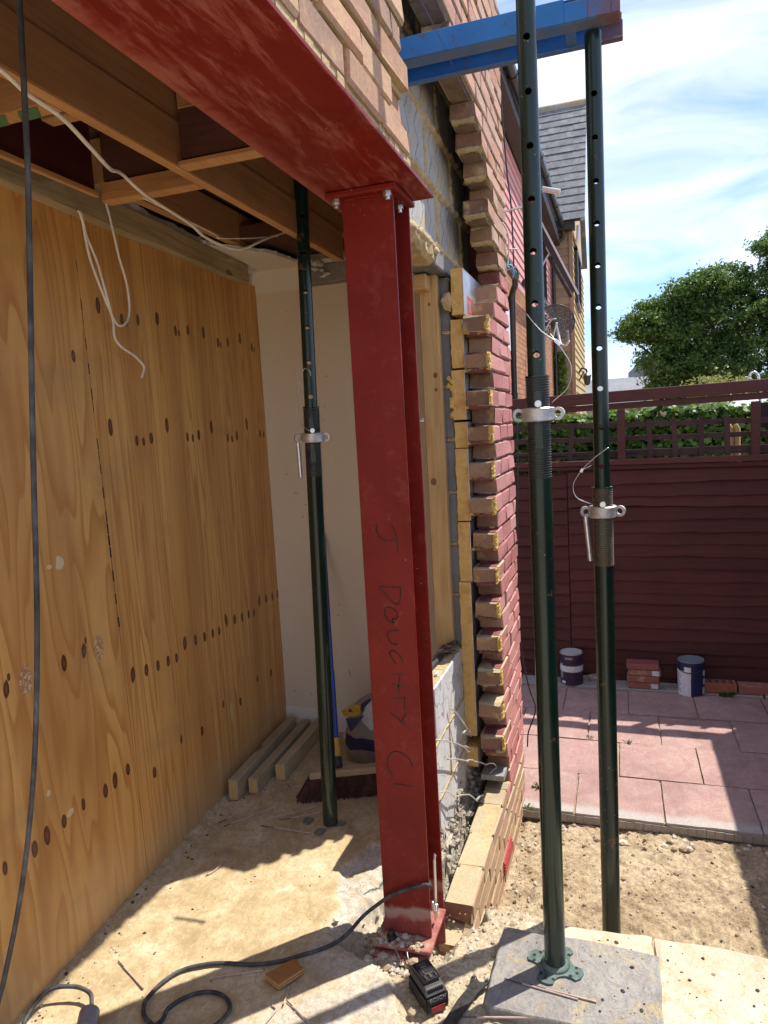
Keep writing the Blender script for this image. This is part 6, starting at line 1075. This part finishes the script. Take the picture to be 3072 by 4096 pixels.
m = MB(); m.tube([(5.6, 0.75, 3.50), (9.62, 0.75, 3.46)], 0.055, 12)
for x in (7.4, 8.7, 9.45): m.tube([(x, 0.75, 3.48), (x + 0.07, 0.75, 3.48)], 0.066, 12)
m.tube(crv([(9.6, 0.75, 3.45), (9.66, 0.76, 3.36), (9.7, 0.80, 3.28), (9.7, 0.82, 3.18)]), 0.042, 8); m.build('gutter', 'gutter', th, smooth=True)
m = MB(); m.tube([(9.7, 0.82, 3.2), (9.7, 0.82, -0.7)], 0.040, 10)
for z in (3.16, 1.9, 0.6): m.tube([(9.7, 0.82, z), (9.7, 0.82, z + 0.07)], 0.05, 10)
m.build('downpipe', 'gutter', th, smooth=True)
m = MB(); m.tube([(10.6, 0.74, 3.55), (15.4, 0.74, 3.72)], 0.055, 10); m.build('gutter', 'gutter', th, smooth=True)
M['metal_white'] = plain('white_meter_box', (0.62, 0.64, 0.66), 0.4); tag(MB().box(8.95, 9.35, 0.80, 0.898, 2.48, 3.02).build('meter_box', 'metal_white', None, bevel=0.01), 'white meter box on the neighbouring brick wall behind the brick pier', 'meter box')
M['alarm'] = plain('red_alarm_box', (0.48, 0.03, 0.045), 0.4); t = thing('alarm_box', 'small red alarm box on the pink boarded wall under the gutter', 'alarm box', (13.1, 0.85, 5.1)); MB().box(12.9, 13.25, 0.80, 0.895, 5.08, 5.40).build('case', 'alarm', t, bevel=0.01); MB().box(12.9, 13.25, 0.82, 0.895, 4.97, 5.075).build('base', 'brownboard', t)
t = thing('tube_light', 'white twin tube sticking out from under the black gutter', 'light tube', (12.8, 0.5, 5.4)); m = MB(); m.tube([(12.8, 0.66, 5.47), (12.8, 0.37, 5.38)], 0.032, 10); m.tube([(12.86, 0.66, 5.45), (12.86, 0.39, 5.36)], 0.022, 8); m.build('tube', 'metal_white', t, smooth=True)
t = thing('awning_frame', 'sloping dark awning frame with a pale rail on the pink house', 'awning', (14.0, 0.5, 4.5)); m = MB(); m.bar((14.0, 0.88, 5.20), (14.0, 0.24, 3.92), 0.10, 0.11, (1, 0, 0)); m.bar((14.6, 0.88, 5.0), (14.6, 0.34, 3.92), 0.06, 0.06, (1, 0, 0)); m.build('arm', 'frame_dark', t); m = MB(); m.bar((13.95, 0.82, 5.26), (13.95, 0.17, 3.86), 0.035, 0.05, (1, 0, 0)); m.build('rail', 'metal_white', t); m = MB(); m.bar((14.02, 0.88, 4.35), (14.02, 0.60, 4.80), 0.025, 0.025); m.build('strut', 'metal_white', t)
yh = thing('clapboard_house', 'yellow clapboard house with brown boarded side and grey slate roof', 'house', (17.0, 0.46, -0.8))
MB().box(17.05, 23.6, 0.50, 4.0, -0.8, 5.95).build('wall', 'brownboard', yh)
for k in range(38):
    z = -0.75 + 0.176 * k
    m = MB(); m.add([(17.05, 0.46, z), (17.05, 2.0, z), (17.02, 2.0, z), (17.02, 0.46, z), (17.05, 0.46, z + 0.182), (17.05, 2.0, z + 0.182), (17.045, 2.0, z + 0.182), (17.045, 0.46, z + 0.182)], [(3, 2, 1, 0), (4, 5, 6, 7), (2, 3, 7, 6), (0, 1, 5, 4), (3, 0, 4, 7), (1, 2, 6, 5)]); m.build('board', 'brownboard', yh)
    board_x(yh, 17.06, 23.6, 0.50, z, 0.182, 'yellowboard', 'board', 0.03)
MB().box(17.0, 17.07, 0.42, 0.50, -0.8, 5.9).build('corner_trim', 'brownboard', yh)
wf = MB(); wf.box(18.7, 20.5, 0.40, 0.48, 4.42, 4.52); wf.box(18.7, 18.85, 0.40, 0.48, 4.52, 5.75); wf.box(20.35, 20.5, 0.40, 0.48, 4.52, 5.75); wf.box(18.7, 20.5, 0.40, 0.48, 5.7, 5.8); w_ = wf.build('window', 'frame_dark', yh); MB().box(18.8, 20.4, 0.44, 0.46, 4.5, 5.72).build('pane', 'pane', w_)
MB().box(16.75, 17.0, 0.35, 3.0, 5.74, 5.90).build('fascia', 'soffit', yh)
ra, rb_ = Vector((16.7, 0, 5.90)), Vector((19.45, 0, 9.35)); rd = (rb_ - ra).normalized(); L_ = (rb_ - ra).length; up_ = Vector((-rd.z, 0, rd.x)); nr = 16
rf = MB(); rf.add([tuple(ra + Vector((0, 0.14, 0)) - up_ * 0.05), tuple(ra + Vector((0, 4, 0)) - up_ * 0.05), tuple(rb_ + Vector((0, 4, 0)) - up_ * 0.05), tuple(rb_ + Vector((0, 0.14, 0)) - up_ * 0.05)], [(0, 1, 2, 3)]); rf.add([(22.2, 0.3, 5.9), (22.2, 4, 5.9), tuple(rb_ + Vector((0, 4, -0.04))), tuple(rb_ + Vector((0, 0.3, -0.04)))], [(3, 2, 1, 0)]); ro = rf.build('roof', 'slate', yh)
rw = L_ / nr; slm = []
for q in range(3): m = MB(); m.box(0, rw * 1.12, 0.001, 0.304, 0, 0.012); slm.append(m.mesh('slate', [M['slate']]))
rotm = Matrix((( rd.x, 0, up_.x), (0, 1, 0), (rd.z, 0, up_.z))).to_euler()
for i in range(nr):
    for j in range(8):
        y = 0.13 + 0.305 * j + (0.15 if i % 2 else 0); p = ra + rd * (rw * i - 0.02) + up_ * (0.032 + rnd.uniform(0, 0.006)); o = link('slate', rnd.choice(slm), ro, (p.x, y, p.z), (0, rotm.y + 0.06 + rnd.uniform(-0.008, 0.008), 0))
    if i % 2: m = MB(); m.box(0, rw * 1.12, 0, 0.148, 0, 0.014); p = ra + rd * (rw * i - 0.02) + up_ * 0.032; link('slate', m.mesh('slate', [M['slate']]), ro, (p.x, 0.13, p.z), (0, rotm.y + 0.06, 0))
m = MB(); m.tube([(19.45, 0.13, 9.34), (19.45, 4.0, 9.34)], 0.12, 10); m.build('ridge', 'lichen', ro, smooth=True)
m = MB(); m.prism([(17.0, 5.9), (21.9, 5.9), (19.45, 9.25)], 0.43, 0.46, ax='y'); m.build('gable', 'yellowboard', yh); m = MB(); m.tube(crv([(16.9, 0.28, 5.82), (16.9, 0.29, 5.6), (16.95, 0.33, 5.45)]), 0.04, 8); m.build('downpipe', 'metal_white', yh, smooth=True)
# satellite dish of dark perforated mesh
g = G('dish_mesh'); cc = g.map(g.wpos(), (1, 1, 1)); d = g.vor(cc, 45); tr = g.n('ShaderNodeBsdfTransparent'); ms = g.n('ShaderNodeMixShader'); g.fin((0.07, 0.065, 0.07), 0.5); g.l(g.ramp(d, [(0.36, 0), (0.44, 1)]), ms.inputs[0]); g.l(tr.outputs[0], ms.inputs[1]); g.l(g.b.outputs[0], ms.inputs[2]); g.l(ms.outputs[0], g.out.inputs[0]); M['dish'] = g.m
t = thing('satellite_dish', 'dark mesh satellite dish on an arm in front of the brown boards', 'satellite dish', (12.0, 0.45, 3.15)); c = Vector((12.0, 0.42, 3.15)); ax = Vector((-0.93, -0.3, 0.2)).normalized(); u = ax.orthogonal().normalized(); w = ax.cross(u); m = MB(); V = [tuple(c - ax * 0.07)]; F = []; n = 28
for i in range(1, 6):
    r = 0.285 * i / 5; V += [tuple(c - ax * (0.07 - 0.07 * (i / 5) ** 2) + (u * math.cos(2 * math.pi * j / n) + w * math.sin(2 * math.pi * j / n)) * r) for j in range(n)]
for j in range(n): F.append((0, 1 + j, 1 + (j + 1) % n))
for i in range(4):
    for j in range(n): a = 1 + i * n; F.append((a + j, a + n + j, a + n + (j + 1) % n, a + (j + 1) % n))
m.add(V, F); m.build('dish', 'dish', t, smooth='all'); m = MB(); m.tube([V[1 + 4 * n + j] for j in range(n)] + [V[1 + 4 * n]], 0.008, 6); m.build('rim', 'gutter', t, smooth='all')
m = MB(); m.tube(crv([tuple(c + Vector((0, 0.02, -0.02))), (11.95, 0.40, 2.95), (11.85, 0.36, 2.78), (11.75, 0.28, 2.74), (11.7, 0.22, 2.80)]), 0.02, 8); m.tube(crv([(11.98, 0.55, 2.95), (11.9, 0.5, 2.86), (11.8, 0.44, 3.0), (11.75, 0.40, 3.1)]), 0.014, 8); m.tube(crv([(11.9, 0.60, 3.02), (11.85, 0.50, 3.16), (11.8, 0.42, 3.17)]), 0.012, 8); m.build('feed_arm', 'metal_white', t, smooth='all'); m = MB(); m.bar((12.0, 0.45, 3.13), (12.0, 0.90, 3.13), 0.05, 0.05); m.build('wall_bracket', 'gutter', t); m = MB(); m.tube([(11.72, 0.25, 2.80), (11.68, 0.24, 2.95)], [0.035, 0.025], 10); m.build('receiver', 'greycap', t, smooth=True)
t = thing('wall_lantern', 'ornate black wall lantern on the yellow clapboard house', 'lantern', (19.2, 0.3, 2.6)); m = MB(); m.tube(crv([(19.2, 0.46, 2.75), (19.2, 0.38, 2.86), (19.2, 0.28, 2.82), (19.2, 0.26, 2.72)]), 0.025, 8); m.tube(crv([(19.2, 0.46, 2.55), (19.2, 0.40, 2.66), (19.2, 0.33, 2.78)]), 0.018, 8); m.build('arm', 'gutter', t, smooth='all'); m = MB(); m.lathe([(0.02, 0.2), (0.11, 0.12), (0.10, 0.11), (0.07, -0.1), (0.03, -0.13)], (19.2, 0.26, 2.55), 8); m.build('lamp_head', 'gutter', t)

# far houses
M['farslate'] = surf('pale_far_slate', [(0.19, 0.195, 0.21), (0.26, 0.265, 0.275)], 1.5, 0.8, bsc=8); M['farwall'] = surf('far_brick_wall', [(0.27, 0.2, 0.15), (0.33, 0.25, 0.19)], 1, 0.9)
def fhouse(lab, x, y0, y1, ze, zr, dep):
    t = thing('far_house', lab, 'house', (x, (y0 + y1) / 2, -1)); MB().box(x, x + dep, y0 + 0.15, y1 - 0.15, -1, ze).build('wall', 'farwall', t); m = MB(); m.prism([(x - 0.3, ze - 0.1), (x + dep / 2, zr), (x + dep + 0.3, ze - 0.1), (x + dep / 2, zr - 0.2)], y0, y1, ax='y'); m.build('roof', 'farslate', t); return t
fhouse('low distant house with a long pale slate roof beyond the fence', 38.0, -3.6, 2.5, 2.2, 3.62, 5.0)
t = thing('far_house', 'taller distant house with a pale hipped slate roof half behind the tree', 'house', (42, -3, -1)); m = MB(); m.prism([(-1.02, 3.95), (-1.9, 4.75), (-3.5, 4.75), (-6, 3.4), (-6, 2.5), (-1.02, 2.5)][::-1], 42.0, 42.6, ax='x'); m.build('roof', 'farslate', t); MB().box(42.1, 47, -6, -1.1, -1, 3.9).build('wall', 'farwall', t)

# ------------------------------------------------------------------ trees and ivy
def leaves(name, C, N, size, mat, par, up=0.3, seed=1):         # C: array of points; N small pointed leaves
    r = np.random.default_rng(seed); P = C; n = len(P); a = r.normal(size=(n, 3)); a[:, 2] += up; a /= np.linalg.norm(a, axis=1)[:, None]; b = np.cross(a, r.normal(size=(n, 3))); b /= np.linalg.norm(b, axis=1)[:, None]; c = np.cross(a, b)
    s = (size * r.uniform(0.6, 1.35, n))[:, None]; V = np.stack([P - b * s, P - c * s * 0.42 + a * s * 0.12, P + b * s, P + c * s * 0.42 + a * s * 0.12], 1).reshape(-1, 3); me = bpy.data.meshes.new(name); me.vertices.add(4 * n); me.vertices.foreach_set('co', V.ravel()); me.loops.add(4 * n); me.loops.foreach_set('vertex_index', np.arange(4 * n)); me.polygons.add(n); me.polygons.foreach_set('loop_start', np.arange(n) * 4); me.materials.append(M[mat]); me.update(); me.validate(); return link(name, me, par)
M['leafA'] = m_leaf('tree_leaf', (0.022, 0.065, 0.018), (0.075, 0.155, 0.038), (0.19, 0.28, 0.08)); M['leafB'] = m_leaf('pale_leaf', (0.13, 0.17, 0.05), (0.22, 0.25, 0.08), (0.32, 0.34, 0.14)); M['ivy'] = m_leaf('ivy_leaf', (0.03, 0.08, 0.015), (0.08, 0.17, 0.025), (0.19, 0.29, 0.06)); M['bark'] = surf('bark', [(0.055, 0.04, 0.03), (0.10, 0.075, 0.055)], 8, 0.9)
def crown(lobes, nsub, nl, rs, seed):
    r = np.random.default_rng(seed); out = []
    for (x, y, z, rx, rz) in lobes:
        k = int(nsub * rx); d = r.normal(size=(k, 3)); d /= np.linalg.norm(d, axis=1)[:, None]; c = np.array([x, y, z]) + d * np.array([rx, rx, rz]) * r.uniform(0.6, 1.12, k)[:, None]
        for q in c:
            s_ = rs * r.uniform(0.5, 1.3); p = r.normal(size=(nl, 3)) * np.array([1, 1, 0.55]) * s_ * 0.62; out.append(q + p)
    return np.concatenate(out)
t = thing('big_tree', 'large leafy green tree rising behind the fence at the right', 'tree', (23, -4.2, -0.8))
LB = [(22.0, -1.72, 2.55, .42, .5), (22.0, -1.6, 3.1, .5, .45), (22.1, -2.0, 2.15, .5, .4), (22.2, -2.6, 2.4, .5, .4), (22.6, -2.45, 4.98, .62, .42), (22.8, -2.95, 5.2, .6, .38), (22.4, -1.25, 4.35, .55, .38), (22.6, -1.55, 4.05, .75, .5), (22.3, -1.0, 3.95, .5, .28), (22.9, -1.9, 4.65, .62, .4), (22.5, -2.3, 3.6, .8, .5), (23.0, -2.75, 4.7, .75, .6), (23.0, -3.35, 5.2, .7, .48), (22.6, -3.6, 4.3, .9, .7), (23.2, -4.4, 5.0, .85, .6), (22.5, -4.9, 4.3, .9, .7), (23, -5.9, 4.9, 1.1, .9), (22.5, -3.1, 3.2, .75, .5), (22.3, -2.3, 2.75, .65, .5), (22.0, -3.2, 2.6, .7, .4), (22.3, -4.2, 3.2, .85, .6), (22.6, -5.4, 3.3, 1.0, .7), (22.8, -2.55, 2.2, .6, .4), (22.4, -4.3, 2.45, .9, .35), (22.4, -5.8, 2.5, 1.0, .5), (22.9, -4.55, 6.05, .36, .28), (23.0, -4.95, 5.75, .55, .35), (23.5, -5.6, 6.4, .9, .6), (24, -4, 4.2, 1.3, 1.0), (24, -2.6, 3.7, .9, .7)]
leaves('crown', crown(LB, 74, 78, 0.23, 5), 0, 0.054, 'leafA', t, 0.75)
m = MB(); B0 = Vector((23.2, -3.3, -0.8)); J = Vector((23.0, -2.75, 2.7)); m.tube(crv([B0, (23.15, -3.15, 1.2), J]), [0.22 - 0.008 * i for i in range(13)], 8)
for e in ((22.6, -1.5, 3.9), (22.9, -2.0, 4.6), (23.0, -3.2, 5.1), (23.1, -4.3, 4.9), (22.6, -3.6, 4.1), (22.4, -1.1, 3.6)):
    e = Vector(e); q = crv([J, J.lerp(e, 0.5) + Vector((0, 0.1, -0.12)), e]); m.tube(q, [0.10 * (1 - i / len(q)) + 0.015 for i in range(len(q))], 6)
m.tube(crv([(23.4, -4.9, -0.8), (23.3, -4.8, 2.0), (23.1, -4.4, 4.6)]), 0.13, 8); m.tube(crv([(23.3, -4.85, 2.2), (23.2, -5.5, 3.8), (23.1, -5.3, 5.4), (22.95, -4.8, 6.0)]), 0.06, 6); m.build('trunk', 'bark', t, smooth='all')
t = thing('pale_shrub', 'bright yellow green shrub top peeping over the fence rail', 'shrub', (9.1, -1.6, 0)); leaves('foliage', crown([(9.1, -1.58, 1.86, .22, .22), (9.1, -1.72, 1.84, .2, .14), (9.1, -1.45, 1.80, .18, .16), (9.1, -1.85, 1.83, .12, .10)], 150, 16, 0.075, 7), 0, 0.022, 'leafB', t, 0.8, 3); m = MB(); m.tube([(9.1, -1.6, -0.8), (9.1, -1.6, 1.75)], 0.02, 6); m.build('stem', 'bark', t)
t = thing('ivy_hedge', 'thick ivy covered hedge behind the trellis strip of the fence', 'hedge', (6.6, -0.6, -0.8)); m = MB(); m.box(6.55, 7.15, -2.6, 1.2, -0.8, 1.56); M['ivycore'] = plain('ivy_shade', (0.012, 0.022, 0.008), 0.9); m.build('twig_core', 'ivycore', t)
r = np.random.default_rng(9); n = 5200; P = np.stack([6.50 - np.abs(r.normal(0, 0.035, n)) + 0.03, r.uniform(-2.6, 1.2, n), r.uniform(0.75, 1.60, n)], 1); n2 = 3600; Q = np.stack([r.uniform(6.45, 7.15, n2), r.uniform(-2.6, 1.2, n2), 1.575 + np.abs(r.normal(0, 0.03, n2))], 1); Q[:, 2] += 0.025 * np.sin(Q[:, 1] * 5) + 0.02 * np.sin(Q[:, 1] * 13)
def ivy(name, P, par, seed, up):
    r = np.random.default_rng(seed); n = len(P); a = r.normal(size=(n, 3)) * 0.45 + np.array([-0.8 * (1 - up), 0, 0.35 + up]); a /= np.linalg.norm(a, axis=1)[:, None]; b = np.cross(a, r.normal(size=(n, 3))); b /= np.linalg.norm(b, axis=1)[:, None]; c = np.cross(a, b); s = (0.030 * r.uniform(0.6, 1.35, n))[:, None]
    sh = [(0, -1.0), (0.75, -0.55), (0.5, 0.0), (0.85, 0.5), (0.25, 0.55), (0, 1.15), (-0.25, 0.55), (-0.85, 0.5), (-0.5, 0.0), (-0.75, -0.55)]; V = np.stack([P + b * s * u + c * s * v for u, v in sh], 1).reshape(-1, 3); k = len(sh); me = bpy.data.meshes.new(name); me.vertices.add(k * n); me.vertices.foreach_set('co', V.ravel()); me.loops.add(k * n); me.loops.foreach_set('vertex_index', np.arange(k * n)); me.polygons.add(n); me.polygons.foreach_set('loop_start', np.arange(n) * k); me.materials.append(M['ivy']); me.update(); me.validate(); return link(name, me, par)
ivy('leaves', P, t, 4, 0.0)['kind'] = 'stuff'; ivy('top_leaves', Q, t, 5, 0.6)['kind'] = 'stuff'
n = 700; P = np.stack([16.95 - np.abs(r.normal(0, 0.05, n)), r.uniform(0.62, 0.92, n), 1.2 + r.uniform(0, 1.9, n) ** 1.0], 1); t = thing('wall_ivy', 'strip of ivy climbing the corner of the neighbouring house', 'ivy', (16.9, 0.8, -0.8)); leaves('foliage', P, 0, 0.06, 'ivy', t, 0.3, 8); m = MB(); m.tube([(16.96, 0.8, -0.8), (16.96, 0.8, 3.0)], 0.02, 6); m.build('stem', 'bark', t)
t = thing('curved_lamp', 'slim silver hooked lamp post behind the right end of the fence', 'lamp', (7.0, -1.66, -0.8)); m = MB(); m.tube(crv([(7.0, -1.70, -0.8), (7.0, -1.69, 1.2), (7.0, -1.665, 1.80), (7.0, -1.655, 1.87), (7.0, -1.63, 1.895), (7.0, -1.60, 1.885), (7.0, -1.59, 1.86)]), 0.012, 8); m.build('post', 'zinc', t, smooth='all'); m = MB(); m.lathe([(0.022, 0), (0.008, 0.02)], (7.0, -1.59, 1.842), 10); m.build('lamp_head', 'zinc', t)
for y in (-1.30, -1.345): m = MB(); m.tube([(5.95, y, -0.8), (5.95, y, 1.44), (5.95, y + 0.012, 1.47)], [0.022, 0.022, 0.014], 10); tag(m.build('garden_stake', 'pine', None, smooth=True), 'pale cut garden stake %s behind the trellis' % ('standing nearer the middle' if y > -1.32 else 'standing nearer the right post'), 'stake')
M['bin'] = plain('black_bin', (0.02, 0.02, 0.03), 0.4); t = thing('black_planter', 'black planter tub just visible behind the right fence post', 'planter', (5.85, -1.58, -0.8)); m = MB(); m.lathe([(0.10, 1.44), (0.125, 1.60), (0.125, 1.62), (0.11, 1.62), (0.10, 1.55)], (5.85, -1.56, 0), 20); m.build('tub', 'bin', t, smooth=True); m = MB(); m.tube([(5.85, -1.56, -0.8), (5.85, -1.56, 1.45)], 0.04, 8); m.build('stand', 'bin', t)
